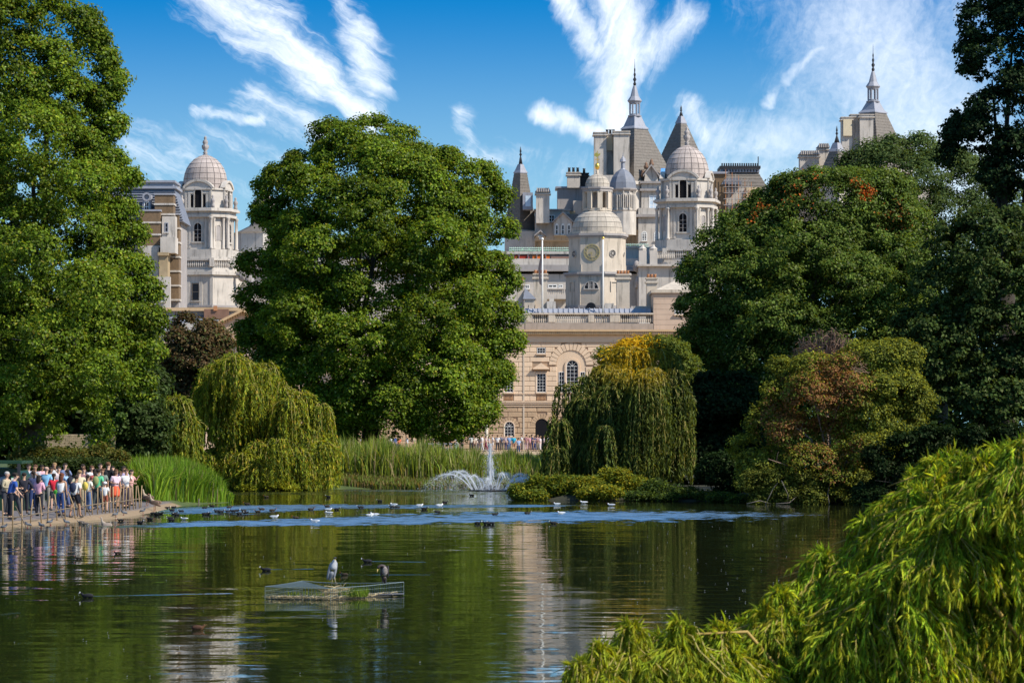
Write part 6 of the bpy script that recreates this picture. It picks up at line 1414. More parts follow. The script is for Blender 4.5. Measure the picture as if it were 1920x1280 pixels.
CROWD = [ # px, distance, facing deg (0 = towards camera, 180 = away), height, label, kwargs
 (19,128.2,105,1.72,'person in royal blue T-shirt bending forward at the left end of the picket fence',dict(shirt=(.03,.09,.35),trou=(.02,.02,.03),lean=18,la='out',ra='out')),
 (10,133,60,1.68,'grey-haired person in beige shirt at the left edge behind the person in blue',dict(shirt=(.45,.38,.25),trou=(.05,.05,.06),hair=HG,sleeve='long',la='front')),
 (45,136,200,1.6,'person in black jacket and dark trousers next to the dark post',dict(shirt=(.02,.02,.025),trou=(.03,.03,.04),sleeve='long',ra='front')),
 (53,156,15,1.72,'dark-haired person in white shirt with navy straps, back row left',dict(shirt=(.6,.6,.65),trou=(.03,.04,.1),la='front')),
 (66,148,10,1.78,'person in pale grey T-shirt and open navy jacket, back row',dict(shirt=(.45,.45,.47),trou=(.03,.03,.05),hair=HBR,la='front',bag=(.02,.03,.08))),
 (73,132.5,175,1.55,'long-haired person in pink cardigan and black trousers seen from behind',dict(shirt=(.75,.38,.48),trou=(.02,.02,.025),hs='long',hair=HB,sleeve='long')),
 (62,141,190,1.6,'person in dark navy clothes just left of the pink cardigan',dict(shirt=(.03,.04,.10),trou=(.03,.05,.14),sleeve='long',hs='tail')),
 (86,143,150,1.74,'bald person in light blue T-shirt and grey trousers',dict(shirt=(.25,.50,.75),trou=(.25,.24,.22),hair=(.5,.32,.24),ra='out')),
 (78,159,0,1.65,'person in pink top in the back row between the grey and light blue shirts',dict(shirt=(.75,.45,.5),trou=(.2,.2,.2))),
 (101,141,185,1.5,'dark-haired person in bright red top',dict(shirt=(.60,.02,.04),trou=(.05,.05,.05),hs='tail',bottom='shorts')),
 (102,156,20,1.78,'sandy-haired person in white shirt, back row behind the red top',dict(shirt=W_,trou=(.2,.2,.25),hair=HBL)),
 (107,137,170,1.12,'small-sized person in lime green shirt between red top and white tank top',dict(shirt=(.15,.60,.06),trou=(.04,.06,.12),bottom='shorts')),
 (114,133.6,178,1.64,'person with long auburn hair, white tank top and blue jeans at the fence',dict(shirt=W_,trou=(.05,.10,.28),hs='long',hair=(.14,.045,.02),sleeve='none',ra='out')),
 (122,154,10,1.78,'person in slate blue shirt in the back row above the auburn hair',dict(shirt=(.18,.22,.36),trou=(.1,.1,.12),sleeve='long')),
 (128,146,195,1.6,'person in pale blue top with a dark bag strap',dict(shirt=(.35,.52,.72),trou=(.08,.1,.2),hs='tail',bag=(.02,.02,.03))),
 (141,134.5,150,1.62,'person in white T-shirt with a big dark blue backpack and black shorts',dict(shirt=W_,trou=(.02,.02,.03),bag=(.02,.03,.07),bottom='shorts',ra='out')),
 (149,142,215,1.62,'fair-haired person in cream top with bent arm',dict(shirt=(.68,.58,.38),trou=(.4,.32,.2),hair=HBL,ra='hip')),
 (157,151,0,1.6,'person in mauve brown top in the middle of the crowd',dict(shirt=(.30,.16,.17),trou=(.12,.08,.08),hair=HBR)),
 (165,138.5,180,1.48,'dark-haired person with yellow backpack and jeans',dict(shirt=(.75,.72,.6),trou=(.14,.20,.35),bag=(.75,.55,.10),hs='tail')),
 (172,152,20,1.70,'person in white blouse left of the green T-shirt, back row',dict(shirt=W_,trou=(.3,.3,.3),hs='long',hair=HBR)),
 (183,142.5,182,1.66,'person in mint green T-shirt with a khaki backpack',dict(shirt=(.12,.50,.26),trou=(.04,.05,.05),bag=(.30,.32,.12))),
 (188,157,0,1.74,'dark-haired person in white T-shirt, back row behind the green T-shirt',dict(shirt=W_,trou=(.1,.1,.15))),
 (197,139.5,170,1.18,'small-sized person in white sun hat and white top at the fence',dict(shirt=W_,trou=(.35,.1,.06),hair=W_,hs='cap',bottom='shorts')),
 (203,149,178,1.88,'tall brown-haired person in black jacket, tallest in the crowd',dict(shirt=(.012,.012,.014),trou=(.02,.02,.025),hair=(.13,.06,.025),sleeve='long',bag=(.012,.012,.015))),
 (216,145.5,10,1.62,'person in pale pink top and orange red skirt',dict(shirt=(.75,.55,.62),trou=(.80,.12,.05),bottom='skirt',hs='long',hair=HBR)),
 (226,146,15,1.52,'person in white checked shirt beside the orange red skirt',dict(shirt=(.60,.62,.60),trou=(.45,.4,.32),hair=HBR,bottom='shorts')),
 (236,146,5,1.62,'person in white T-shirt and dark trousers at the right end of the crowd',dict(shirt=W_,trou=(.08,.06,.08),hair=HBR,hs='tail',la='hip')),
 (244,150,30,1.55,'person in rose top behind the last fence pickets',dict(shirt=(.65,.35,.33),trou=(.3,.2,.15),hair=HB)),
 (33,150,0,1.66,'dark-haired person in brown jacket beside the green kiosk',dict(shirt=(.12,.07,.05),trou=(.05,.04,.04),sleeve='long')),
 (134,163,0,1.70,'dark-haired person in maroon shirt at the very back of the crowd',dict(shirt=(.22,.04,.06),trou=(.1,.1,.1))),
 (28,131,150,1.66,'person in olive shirt between the royal blue T-shirt and the dark post',dict(shirt=(.12,.13,.06),trou=(.05,.05,.05),ra='front')),
 (93,150,30,1.66,'dark-haired person in grey vest above the bright red top',dict(shirt=(.22,.22,.24),trou=(.08,.08,.08),hs='long')),
 (110,148,340,1.70,'person in rosy white shirt above the lime green shirt',dict(shirt=(.72,.58,.58),trou=(.2,.15,.15))),
 (153,156,20,1.72,'person in charcoal shirt at the back above the cream top',dict(shirt=(.05,.05,.06),trou=(.06,.06,.06),hs='tail')),
 (177,148,190,1.60,'person in faded red top left of the mint green T-shirt',dict(shirt=(.42,.10,.09),trou=(.06,.06,.1),hs='long')),
 (192,148,10,1.62,'person in grey green shirt between mint green T-shirt and tall black jacket',dict(shirt=(.2,.24,.2),trou=(.1,.1,.1),hair=HBR)),
 (211,155,0,1.64,'person in dusky pink shirt behind the tall black jacket',dict(shirt=(.5,.28,.3),trou=(.2,.2,.2))),
 (231,153,350,1.66,'person in lilac shirt behind the checked shirt',dict(shirt=(.42,.34,.52),trou=(.2,.2,.2))),
]
for (px, dd, ro, h, lab, kw) in CROWD:
    q_ = random.Random(px); ro += q_.uniform(-35, 35)
    if 'la' not in kw: kw['la'] = q_.choice(['down', 'hip', 'front'])
    if 'ra' not in kw: kw['ra'] = q_.choice(['down', 'raise', 'front'])
    if 'lean' not in kw: kw['lean'] = q_.choice([0, 7])
    if q_.random() < .4: kw['legs'] = 'walk'
    x = PX(px, dd); person(x, dd, gz(x, dd)-.01, R(ro), h, lab.replace('person in', 'person in', 1) if lab.startswith('man') else lab, skin=SKIN2 if hash_ok(px) else SKIN1, group='visitors crowding behind the picket fence', **kw)
FAR = [(680,360,W_,(.1,.1,.15)),(697,352,(.05,.05,.08),(.1,.08,.08)),(708,356,(.25,.05,.05),(.08,.08,.1)),(716,352,(.70,.02,.02),(.3,.02,.02)),(735,354,W_,(.2,.2,.3)),(741,351,(.03,.12,.55),(.04,.06,.2)),(748,356,(.60,.16,.08),(.1,.1,.1)),(763,352,(.62,.68,.80),(.5,.5,.5)),(776,360,(.4,.3,.25),(.1,.1,.1)),
 (823,372,(.65,.60,.62),(.1,.1,.15)),(830,380,(.08,.08,.10),(.1,.1,.1)),(838,372,(.60,.10,.12),(.15,.1,.1)),(845,376,(.60,.22,.16),(.15,.12,.1)),(857,362,W_,(.42,.62,.52)),(884,366,(.72,.72,.66),(.05,.05,.06)),(889,376,(.60,.50,.40),(.15,.1,.08)),(894,384,(.7,.62,.55),(.2,.2,.2)),
 (899,376,(.10,.08,.08),(.2,.15,.15)),(904,372,(.70,.66,.66),(.5,.5,.5)),(911,376,(.65,.42,.42),(.3,.05,.08)),(917,384,(.5,.5,.55),(.1,.1,.1)),(924,378,(.75,.72,.72),(.65,.6,.58)),(933,374,(.75,.72,.70),(.05,.05,.05)),(941,386,(.2,.2,.25),(.1,.1,.1)),(949,378,(.66,.50,.50),(.05,.06,.15)),(955,372,(.18,.28,.50),(.1,.15,.3)),
 (963,362,(.02,.45,.62),(.35,.18,.12)),(972,374,(.35,.42,.6),(.05,.08,.2)),(978,382,W_,(.08,.07,.07)),(987,380,(.45,.22,.22),(.6,.4,.4)),(993,384,(.6,.3,.35),(.2,.1,.1)),(998,380,(.03,.05,.15),(.02,.03,.1)),(1003,382,(.04,.06,.16),(.05,.06,.15)),(1008,384,(.35,.2,.2),(.3,.25,.2)),(1013,378,(.72,.62,.62),(.72,.62,.6)),(1020,384,(.5,.45,.45),(.03,.03,.05)),(1026,380,(.70,.68,.68),(.1,.08,.08)),
 (1034,384,(.3,.1,.1),(.1,.1,.1)),(866,388,(.05,.05,.06),(.1,.1,.1)),(810,384,(.55,.5,.5),(.2,.2,.3))]
def cname(c):
    r_, g_, b_ = c; mx = max(c); mn = min(c)
    if mx < .14: return 'black' if mx-mn < .06 else ('navy' if b_ == mx else 'dark brown')
    if mx-mn < .13: return 'white' if mx > .58 else 'grey'
    if b_ == mx: return 'turquoise' if g_ > .4 else 'blue'
    if g_ == mx: return 'mint green'
    return 'red' if g_ < .13 and r_ > .4 else 'maroon' if r_ < .3 else 'orange' if r_ > .5 and g_ < .25 else 'pink' if b_ > g_*.9 and mn < .55 else 'beige'
fr_ = random.Random(4); seen = {}
for i, (px, dd, s_, tr__) in enumerate(FAR):
    side = 'under the plane tree' if px < 800 else 'left of the jet' if px < 915 else 'behind the jet' if px < 945 else 'before the palace wall'
    base = '%s top and %s lower half' % (cname(s_), cname(tr__)); k = (base, side); seen[k] = seen.get(k, 0)+1
    lab = 'far person, %s, %s%s' % (base, 'further along, ' if seen[k] == 2 else 'third such, ' if seen[k] == 3 else '', side)
    x = PX(px, dd); sit = px in (972,)
    person(x, dd, gz(x, dd)-(.35 if sit else 0), R(fr_.choice([0, 20, 170, 190, 90, 250])), fr_.uniform(1.6, 1.82), lab, s_, tr__, hair=fr_.choice([HB, HBR, HBL, HB]), hs=fr_.choice(['short', 'short', 'tail']),
           la=fr_.choice(['down', 'front']), ra='raise' if fr_.random() < .15 else 'down', legs='walk' if fr_.random() < .4 else 'stand', bottom=fr_.choice(['long', 'long', 'shorts']), group='distant visitors on the parade ground path', detail=False, bag=(.02,.35,.55) if px == 963 else None)
rl = thing('crowd_barrier', 'grey metal barrier rail left of the fountain jet by the parade ground', 'barrier')
for k in range(7): MB().tube([(PX(818+k*7, 352), 352, .8), (PX(818+k*7, 352), 352, PZ(832, 352))], .035, 5).build('post', LEAD, rl)
MB().tube([(PX(796, 352), 352, PZ(832, 352)), (PX(860, 352), 352, PZ(832, 352))], .06, 6).build('rail', LEAD, rl)
MB().tube([(PX(796, 352), 352, PZ(840, 352)), (PX(860, 352), 352, PZ(840, 352))], .03, 6).build('lower_rail', LEAD, rl)
tag(MB().lathe(PX(939, 392), 392, [(.09, .9), (.09, 2.1), (.13, 2.15), (.11, 2.3), (.03, 2.4)], 8).build('bollard', BLACKM, None, True), 'thin black post standing before the palace wall right of the fountain jet', 'bollard')

# ---------------------------------------------------------------- picket fence and kiosk
WOOD = plain('chestnut_paling', (.30,.205,.11), .85, .2, 6, .1, rnd=.2); WOODR = plain('hazel_rail', (.16,.12,.08), .85, .2, 6)
fe = thing('picket_fence', 'low chestnut picket fence with one thin rail curving along the left bank', 'fence')
pick = [-16,-6,5,24,41,59,76,91,105,121,135,147,160,172,183,192,199,206,212,219,225,231,237,243,249,255,260,265]
def fence_d(px): return float(np.interp(px, [-20,0,30,140,180,220,265], [124,125.5,126.6,134.5,137.6,141.5,148]))
fr_ = random.Random(2)
top_pts = []
for px in pick:
    dd = fence_d(px); x = PX(px, dd); z0 = gz(x, dd); h = float(np.interp(px, [0, 265], [1.0, 1.0]))*fr_.uniform(.94, 1.05); lx = fr_.uniform(-.05, .05)+(.13 if px == 135 else 0)
    MB().tube([(x+lx, dd, z0-.2), (x+lx*.3, dd+fr_.uniform(-.02, .02), z0+h*.5), (x-lx, dd, z0+h)], [.027, .025, .021], 6).build('picket', WOOD, fe, True)
    top_pts.append((x, dd-.04, z0+.36+fr_.uniform(-.02, .02)))
MB().tube(top_pts, .022, 6).build('rail', WOODR, fe, True)
for px in (28, 100, 137, 150):                            # leaning braces behind the pickets
    dd = fence_d(px); x = PX(px, dd); MB().tube([(x, dd+.1, gz(x, dd)+.8), (x+.35, dd+.5, gz(x, dd))], .018, 5).build('brace', WOODR, fe)
KG = plain('dark_green_paint', (.016,.045,.022), .35, .1, 2); KS = plain('sign_green', (.02,.30,.12), .5, .05)
k0 = thing('kiosk', 'dark green round-roofed kiosk with a green and white sign at the left edge', 'kiosk', loc=(PX(10, 141), 141, .25))
q = 141/F
MB().extr([(-40*q, 0), (32*q, 0), (32*q, 62*q), (27*q, 74*q), (15*q, 78*q), (-40*q, 78*q)], 0, 2.4).build('body', KG, k0)
MB().box(-40*q, 4*q, -.06, .1, 30*q, 68*q).build('serving_hatch', BLACKM, k0)
MB().extr([(-44*q, 88*q), (36*q, 88*q), (36*q, 93*q), (-44*q, 93*q)], -.8, 2.4).build('canopy', KG, k0)
MB().box(28*q, 33*q, -.85, -.7, 0, 88*q).build('post', BLACKM, k0)
sgn = MB().box(11*q, 17*q, -.05, 0, 36*q, 62*q).build('sign', KS, k0)
MB().box(11.5*q, 17*q, -.07, -.051, 56*q, 61*q).build('notice', WHITE, sgn); MB().box(12.5*q, 18*q, -.07, -.051, 35*q, 40*q).build('notice', WHITE, sgn); MB().box(13*q, 14.6*q, -.06, -.051, 45*q, 50*q).build('notice', WHITE, sgn)
MB().tube([(-14*q, -.3, 44*q), (-8*q, -.35, 58*q), (2*q, -.3, 60*q)], .12, 7).build('grey_cover', plain('grey_cloth', (.25,.26,.28), .6, .3, 5), k0, True)
# pale brick wall behind
wl = thing('brick_wall', 'old pale brick garden wall glimpsed behind the crowd under the left trees', 'wall', loc=(PX(66, 184), 184, .3))
MB().box(0, 4.3, .02, .5, 0, 3.0).build('wall_core', plain('lime_mortar', (.30,.25,.18), .95, .15, 2), wl)
BRK = plain('pale_handmade_brick', (.42,.32,.20), .9, .25, 5, .1)
mb = MB(); rr = random.Random(4)
for c in range(34):
    x = -.1*(c % 2)
    while x < 4.25:
        w_ = .21*rr.uniform(.95, 1.05); mb.box(max(x, 0)+.006, min(x+w_, 4.29), -rr.uniform(.0, .02), .03, c*.088+.01, c*.088+.078); x += w_+.01
tag(mb.build('bricks', BRK, wl), kind='stuff')
# gravel kerb edging at the bank, wooden stakes in the reeds
for (px, py, h, lab) in [(388,943,.62,'tall thin weathered stake standing in the water before the reed clump'),(414,938,.45,'short dark stake at the right end of the reed clump'),(372,946,.3,'stubby stake left of the tall thin one in the shallows')]:
    g0 = on_ground(px, py); tag(MB().tube([(g0.x, g0.y, -.4), (g0.x+.02, g0.y, h)], [.045, .035], 6).build('stake', BARK, None, True), lab, 'stake')

# ---------------------------------------------------------------- birds
BM = {}
def bird_kit(kind):
    if kind in BM: return BM[kind]
    P_ = {}
    S = lambda vs: skin_mesh('body', vs, [(i, i+1) for i in range(len(vs)-1)], 1)
    cone = lambda a, b_, r: mb_mesh(MB().tube([a, b_], [r, r*.25], 6), 'beak')
    if kind in ('coot', 'duck', 'moorhen'):
        P_['body'] = S([(0,0,.06,.085),(.10,0,.07,.07),(.15,0,.12,.038),(.175,0,.155,.034),(.19,0,.18,.038)]); 
        t = S([(0,0,.06,.085),(-.10,0,.07,.07),(-.19,0,.095,.03)]); P_['tail'] = t
        P_['beak'] = cone((.215,0,.175), (.262,0,.163), .014)
        if kind != 'duck': P_['shield'] = mb_mesh(MB().ball((.222,0,.198), (.010,.011,.016), 6, 4), 'shield')
    elif kind == 'gull':
        P_['body'] = S([(0,0,.07,.075),(.09,0,.09,.06),(.15,0,.15,.036),(.175,0,.19,.038)]); P_['tail'] = S([(0,0,.07,.07),(-.12,0,.09,.045),(-.24,0,.12,.015)])
        P_['beak'] = cone((.21,0,.185), (.26,0,.175), .011)
    elif kind == 'goose':
        P_['body'] = S([(0,0,.36,.14),(.14,0,.44,.10),(.20,0,.56,.045),(.215,0,.68,.036),(.24,0,.74,.045)]); P_['tail'] = S([(0,0,.36,.13),(-.16,0,.28,.08),(-.30,0,.20,.03)])
        P_['beak'] = cone((.275,0,.74), (.34,0,.715), .02)
    elif kind == 'pigeon':
        P_['body'] = S([(0,0,.12,.06),(.06,0,.15,.05),(.09,0,.21,.028),(.105,0,.235,.028)]); P_['tail'] = S([(0,0,.12,.055),(-.08,0,.10,.035),(-.17,0,.075,.015)])
        P_['beak'] = cone((.13,0,.235), (.155,0,.228), .008)
    w_ = {'coot': (.15,.02,.055,-.02,.075,.1), 'duck': (.15,.02,.055,-.02,.075,.1), 'moorhen': (.15,.02,.055,-.02,.075,.1), 'gull': (.2,.02,.045,-.05,.07,.11), 'goose': (.24,.03,.10,-.05,.125,.37), 'pigeon': (.11,.015,.04,-.02,.052,.125)}[kind]
    for s_ in (-1, 1): P_['wing%d' % s_] = mb_mesh(MB().ball((w_[3], s_*w_[4]*.95, w_[5]), (w_[0], w_[1], w_[2]), 8, 6), 'wing')
    if kind in ('goose', 'pigeon'):
        k = 1 if kind == 'goose' else .4
        for s_ in (-1, 1): P_['leg%d' % s_] = mb_mesh(MB().tube([(0, s_*.06*k, .30*k), (0, s_*.06*k, .02)], .014*k+.003, 5).extr([(-.02*k, 0), (.1*k, 0), (.1*k, .015), (-.02*k, .02)], s_*.06*k-.035*k, s_*.06*k+.035*k), 'leg')
    for m_ in P_.values(): m_.materials.append(WHITE)
    BM[kind] = P_; return P_
BC = {'coot': dict(body=(.012,.012,.014), wing=(.02,.02,.022), beak=(.8,.78,.74), tail=(.012,.012,.014), shield=(.85,.83,.8)),
      'moorhen': dict(body=(.02,.018,.016), wing=(.05,.035,.02), beak=(.5,.1,.03), tail=(.03,.025,.02), shield=(.4,.04,.02)),
      'duck': dict(body=(.13,.055,.03), wing=(.09,.04,.022), beak=(.2,.1,.05), tail=(.10,.045,.025)),
      'gull': dict(body=(.80,.80,.80), wing=(.50,.53,.57), beak=(.35,.04,.03), tail=(.78,.78,.78)),
      'goose': dict(body=(.42,.32,.22), wing=(.20,.13,.09), beak=(.55,.25,.15), tail=(.16,.10,.07), leg=(.5,.25,.15)),
      'pigeon': dict(body=(.09,.10,.12), wing=(.16,.17,.19), beak=(.2,.2,.2), tail=(.08,.085,.1), leg=(.35,.1,.08))}
def bird(kind, x, y, z, rot, s, label, cat, group=None, over=None):
    t = thing(cat.replace(' ', '_'), label, cat, group, (x, y, z)); t.rotation_euler.z = rot; s *= .64 if kind != 'goose' else .95; t.scale = (s, s, s)
    C_ = dict(BC[kind]); C_.update(over or {})
    for k_, me_ in bird_kit(kind).items():
        nm = k_.rstrip('-1')
        o = link(nm, me_, t); o.material_slots[0].link = 'OBJECT'; o.material_slots[0].material = cloth(C_[nm])
    return t
O = lambda px, py, z=0.: on_ground(px, py, z)
ordn = ['first','second','third','fourth','fifth','sixth','seventh','eighth','ninth','tenth','eleventh','twelfth','thirteenth','fourteenth','fifteenth','sixteenth','seventeenth','eighteenth','nineteenth','twentieth']
def flock(kind, cat, pts, desc, group, s=1.15, z=-.015, over=None, sr=None):
    sr = sr or random.Random(len(pts)*7+1); pts = sorted(pts)
    for i, (px, py) in enumerate(pts):
        p = O(px, py, max(z, 0)); n_ = 'only' if len(pts) == 1 else ordn[i]+' from the left'
        bird(kind, p.x, p.y, z if z <= 0 else max(gz(p.x, p.y), .0), sr.choice([0, R(180), R(160), R(20), R(200), R(-30)]), s*sr.uniform(.9, 1.1), desc % n_, cat, group, over)
Z3 = lambda L: [(200+a/4.571, 900+b_/4.571) for a, b_ in L]
Z4 = lambda L: [(600+a/3.2, 900+b_/3.2) for a, b_ in L]
flock('coot', 'coot', Z3([(400,292),(430,298),(465,290),(545,330),(555,350),(370,340),(285,372),(120,350),(575,240),(520,245),(560,265)]), 'small black coot afloat off the tip of the sandy bank, %s', 'coots off the sandy bank')
flock('coot', 'coot', Z3([(580,292),(602,302),(640,272),(840,297),(865,295),(840,242),(945,272),(980,277),(1040,273),(1085,273),(1115,268),(1140,292),(1175,268),(1192,287)]), 'black coot in the tight flock on the upper blue ripples, %s', 'coots on the upper blue ripples')
flock('moorhen', 'moorhen', Z3([(905,228),(1050,238),(1205,212),(1295,276),(1330,256),(1420,266),(1370,147),(1620,328),(1750,256),(1890,232)]), 'dark moorhen scattered between reed clump and first gulls, %s', 'moorhens right of the reed clump')
flock('gull', 'gull', Z3([(660,340),(1440,325),(1780,362),(1903,262),(1903,288)]), 'white gull on the left half of the ruffled strips, %s', 'gulls on the left half of the lake', 1.25)
flock('gull', 'gull', Z4([(300,216),(325,214),(440,153),(600,157),(720,157),(1445,203)]), 'white gull on the water between fountain and blue strip, %s', 'gulls near the fountain', 1.25)
flock('gull', 'gull', Z4([(1420,148),(1580,140),(1745,155)]), 'white gull before the yellow-green plants of the right bank, %s', 'gulls by the right bank', 1.25)
flock('coot', 'coot', Z4([(100,178),(245,168),(360,128),(435,165),(465,166),(625,176),(705,195),(910,95),(50,103),(750,137)]), 'black coot dotted on open water left of the fountain reflection, %s', 'coots on the open water')
flock('coot', 'coot', Z4([(1050,210),(1245,203),(945,262),(1000,265),(1028,265)]+[(950*0+1400,330*0+262)]), 'black coot on or below the long blue strip in mid lake, %s', 'coots by the long blue strip')
for (kind, cat, px, py, ro, s_, lab, ov) in [
  ('coot','coot',164,1120,180,1.15,'large near coot with white bill heading left, trailing a wake on the left',None),
  ('coot','coot',499,1070,180,1.1,'near coot swimming left, above the left end of the wire raft',None),
  ('coot','coot',689,1054,180,1.1,'near coot swimming left behind the heron, wake to its right',None),
  ('duck','duck',371,1180,0,1.05,'rusty brown duck resting on the near water at lower left',None),
  ('moorhen','moorhen',148,1048,170,.9,'small dark bird in the crowd reflection at left',None),
  ('moorhen','moorhen',221,1038,180,.9,'small dark bird with a thin wake right of the crowd reflection',None),
  ('moorhen','moorhen',646,1078,180,.8,'dark bird half hidden just behind the heron',None)]:
    p = O(px, py); bird(kind, p.x, p.y, -.02, R(ro), s_, lab, cat, over=ov)
for i, (px, py, lab) in enumerate([(8,985,'dark pigeon at the far left on the sandy edge'),(52,981,'dark pigeon second along the sandy edge from the left'),(59,973,'dark pigeon on the paving behind the second one'),(77,982,'dark pigeon on the sandy edge below the pink cardigan'),(94,976,'dark pigeon striding on the sandy slope'),
      (124,976,'dark bird pecking with its tail raised on the slope'),(146,963,'dark pigeon at the foot of the leaning picket'),(163,962,'pigeon under the yellow backpack'),(185,960,'dark pigeon at the foot of the closely set pickets'),(215,954,'dark pigeon at the back by the last pickets'),
      (217,964,'dark pigeon in front of the last pickets'),(232,962,'dark pigeon on the slope right of the pair by the pickets'),(268,957,'lone brown bird on the bare sand tip')]):
    p = O(px, py, .15); z_ = max(gz(p.x, p.y), .0); bird('pigeon', p.x, p.y, z_, R([0, 180, 30, 150, 20, 200][i % 6]), 1.55, lab, 'pigeon', 'pigeons on the sandy bank')
for (px, py, ro, lab) in [(276,951,150,'brown and white goose standing upright at the end of the picket fence, left one'),(290,953,160,'brown and white goose standing upright nearest the reeds, right one')]:
    p = O(px, py, .15); bird('goose', p.x, p.y, max(gz(p.x, p.y), 0), R(ro), 1.05, lab, 'goose', 'geese by the fence end')
for (px, py, ro, lab) in [(283,950,20,'brown duck lying below the two geese'),(294,947,180,'reddish brown duck right of the geese'),(303,945,10,'brown duck at the reed edge, furthest right on the sand')]:
    p = O(px, py, .06); bird('duck', p.x, p.y, max(gz(p.x, p.y), 0)-.01, R(ro), 1.2, lab, 'duck', 'ducks at the sand tip')
for (px, py, lab) in [(152,981,'grey brown duck with a white tail pecking in the shallows'),(160,984,'mottled duck at the waterline left of the pale goose')]:
    p = O(px, py); bird('duck', p.x, p.y, -.01, R(200), 1.2, lab, 'duck', over=dict(body=(.2,.17,.14), tail=(.6,.58,.55), wing=(.12,.1,.09)))
p = O(199, 985); bird('goose', p.x, p.y, -.27, R(185), .85, 'pale greyish goose bending its neck at the waterline below the fence', 'goose', over=dict(body=(.36,.29,.23), wing=(.28,.22,.18), tail=(.4,.36,.32)))

# ---------------------------------------------------------------- wire raft with heron and cormorant
WIRE = plain('galvanised_wire', (.15,.19,.185), .7, .1, 4)
rf = thing('wire_raft', 'floating nesting raft fenced with grey wire mesh, twigs and grass inside', 'raft', loc=(PX(625, 74), 74, 0))
ox, oy = PX(625, 74), 74
A_ = Vector((PX(497, 73.4)-ox, 73.4-oy, .27)); B_ = Vector((PX(620, 73.)-ox, 73.-oy, .25)); C_ = Vector((PX(757, 75.1)-ox, 75.1-oy, .29)); D_ = Vector((PX(567, 75.9)-ox, 75.9-oy, .28)); E2 = Vector((PX(640, 75.9)-ox, 75.7-oy, .24))
loop = [A_, B_, C_, E2, D_]
mb = MB()
for i in range(5):
    a, b_ = loop[i], loop[(i+1) % 5]; L_ = (b_-a).length; n_ = int(L_/.068)
    for k in range(n_):
        p = a.lerp(b_, k/n_); mb.tube([(p.x, p.y, -.1), tuple(p)], .0042, 3)
    for zz_ in (.33, .66): mb.tube([(a.x, a.y, a.z*zz_), (b_.x, b_.y, b_.z*zz_)], .0024, 3)
for k in range(26):                                   # mesh cover over the left end
    f0 = k/26; mb.tube([tuple(A_.lerp(D_, f0)), tuple(A_.lerp(B_, f0)+Vector((0, 0, .01)))], .0026, 3); mb.tube([tuple(A_.lerp(D_, f0*.9+.05)), tuple(B_.lerp(D_, f0*.9+.05))], .0026, 3)
tag(mb.build('wire_mesh', WIRE, rf), kind='stuff')
for i in range(5):
    a, b_ = loop[i], loop[(i+1) % 5]; MB().tube([tuple(a), tuple(a.lerp(b_, .5)-Vector((0, 0, .012))), tuple(b_)], .007, 6).build('top_wire', WIRE, rf)
    MB().tube([(a.x, a.y, -.1), tuple(a)], .0045, 6).build('corner_post', WIRE, rf)
MB().prism([(p.x*.98, p.y*.98) for p in loop], -.08, .010).build('deck', plain('wet_timber', (.06,.05,.035), .8, .2, 4), rf)
MB().prism([(.9, .5), (1.5, .85), (1.5, 1.1), (.95, 1.0)], .036, .05).build('sheen_slab', plain('sheen_slab', (.10,.10,.115), .8, .2), rf)  # dull slab standing in for a sheen on the water
mb = MB(); rr = random.Random(8)
for k in range(240):
    a = rr.uniform(0, 6.28); c = Vector((.05+rr.gauss(0, .14), -.1+rr.gauss(0, .2), .05+abs(rr.gauss(0, .08)))); L_ = rr.uniform(.1, .34); e = c+Vector((math.cos(a)*L_, math.sin(a)*L_, rr.uniform(-.08, .14))); e.z = max(e.z, .03)
    mb.tube([c, c.lerp(e, .5)+Vector((0, 0, .02)), e], [.006, .005, .003], 3)
for k in range(620):
    x = rr.uniform(-1.4, 1.25); f_x = (x+1.3)/2.5; fy_ = (A_.y+(B_.y-A_.y)*min(1, f_x*2) if f_x < .5 else B_.y+(C_.y-B_.y)*(f_x-.5)*1.9)+rr.choice([.02, .05, .08, .3, .8])*rr.random(); c = Vector((x, fy_, rr.uniform(.0, .05))); a = rr.uniform(0, 6.28); e = c+Vector((math.cos(a)*.12, math.sin(a)*.12, .03)); mb.tube([c, e], [.008, .004], 3)
tag(mb.build('nest_twigs', plain('straw_twig', (.42,.33,.18), .85, .2, 6), rf), kind='stuff')
N = 900; xx = np.where(rng.random(N) < .75, rng.uniform(.15, .75, N), rng.uniform(-1.0, .0, N)); yy_ = rng.uniform(-.6, .4, N)
ps = np.stack([xx, yy_, np.full(N, .03)], 1); ax_ = norm(np.stack([rng.normal(0, .35, N), rng.normal(0, .3, N), np.ones(N)], 1)); L = rng.uniform(.08, .24, N)*np.where(xx > .1, 1, .6)
tag(leaves('grass_tufts', ps, ax_, norm(rng.normal(0, 1, (N, 3))), L, .014, palette(N, ((.12,.20,.02),(.2,.24,.04),(.08,.13,.02)), (3,2,2)), LEAF, rf, fold=.2), kind='stuff')
hx, hd_ = PX(624, 74.4), 74.4
hr_ = thing('heron', 'hunched grey heron standing upright on the wire raft', 'heron', loc=(hx, hd_, .24))
bm = skin_mesh('body', [(.0,0,.33,.095),(.02,0,.45,.085),(.035,-.01,.53,.05),(.045,-.02,.575,.038)], [(0,1),(1,2),(2,3)], 2)
bm.materials.append(plain('heron_grey', (.34,.345,.36), .8, .15, 20)); link('body', bm, hr_)
bm = skin_mesh('tail', [(.0,0,.33,.09),(-.04,.01,.22,.06),(-.075,.02,.11,.02)], [(0,1),(1,2)], 2); bm.materials.append(plain('heron_wing', (.19,.20,.22), .8, .2, 20)); link('tail', bm, hr_)
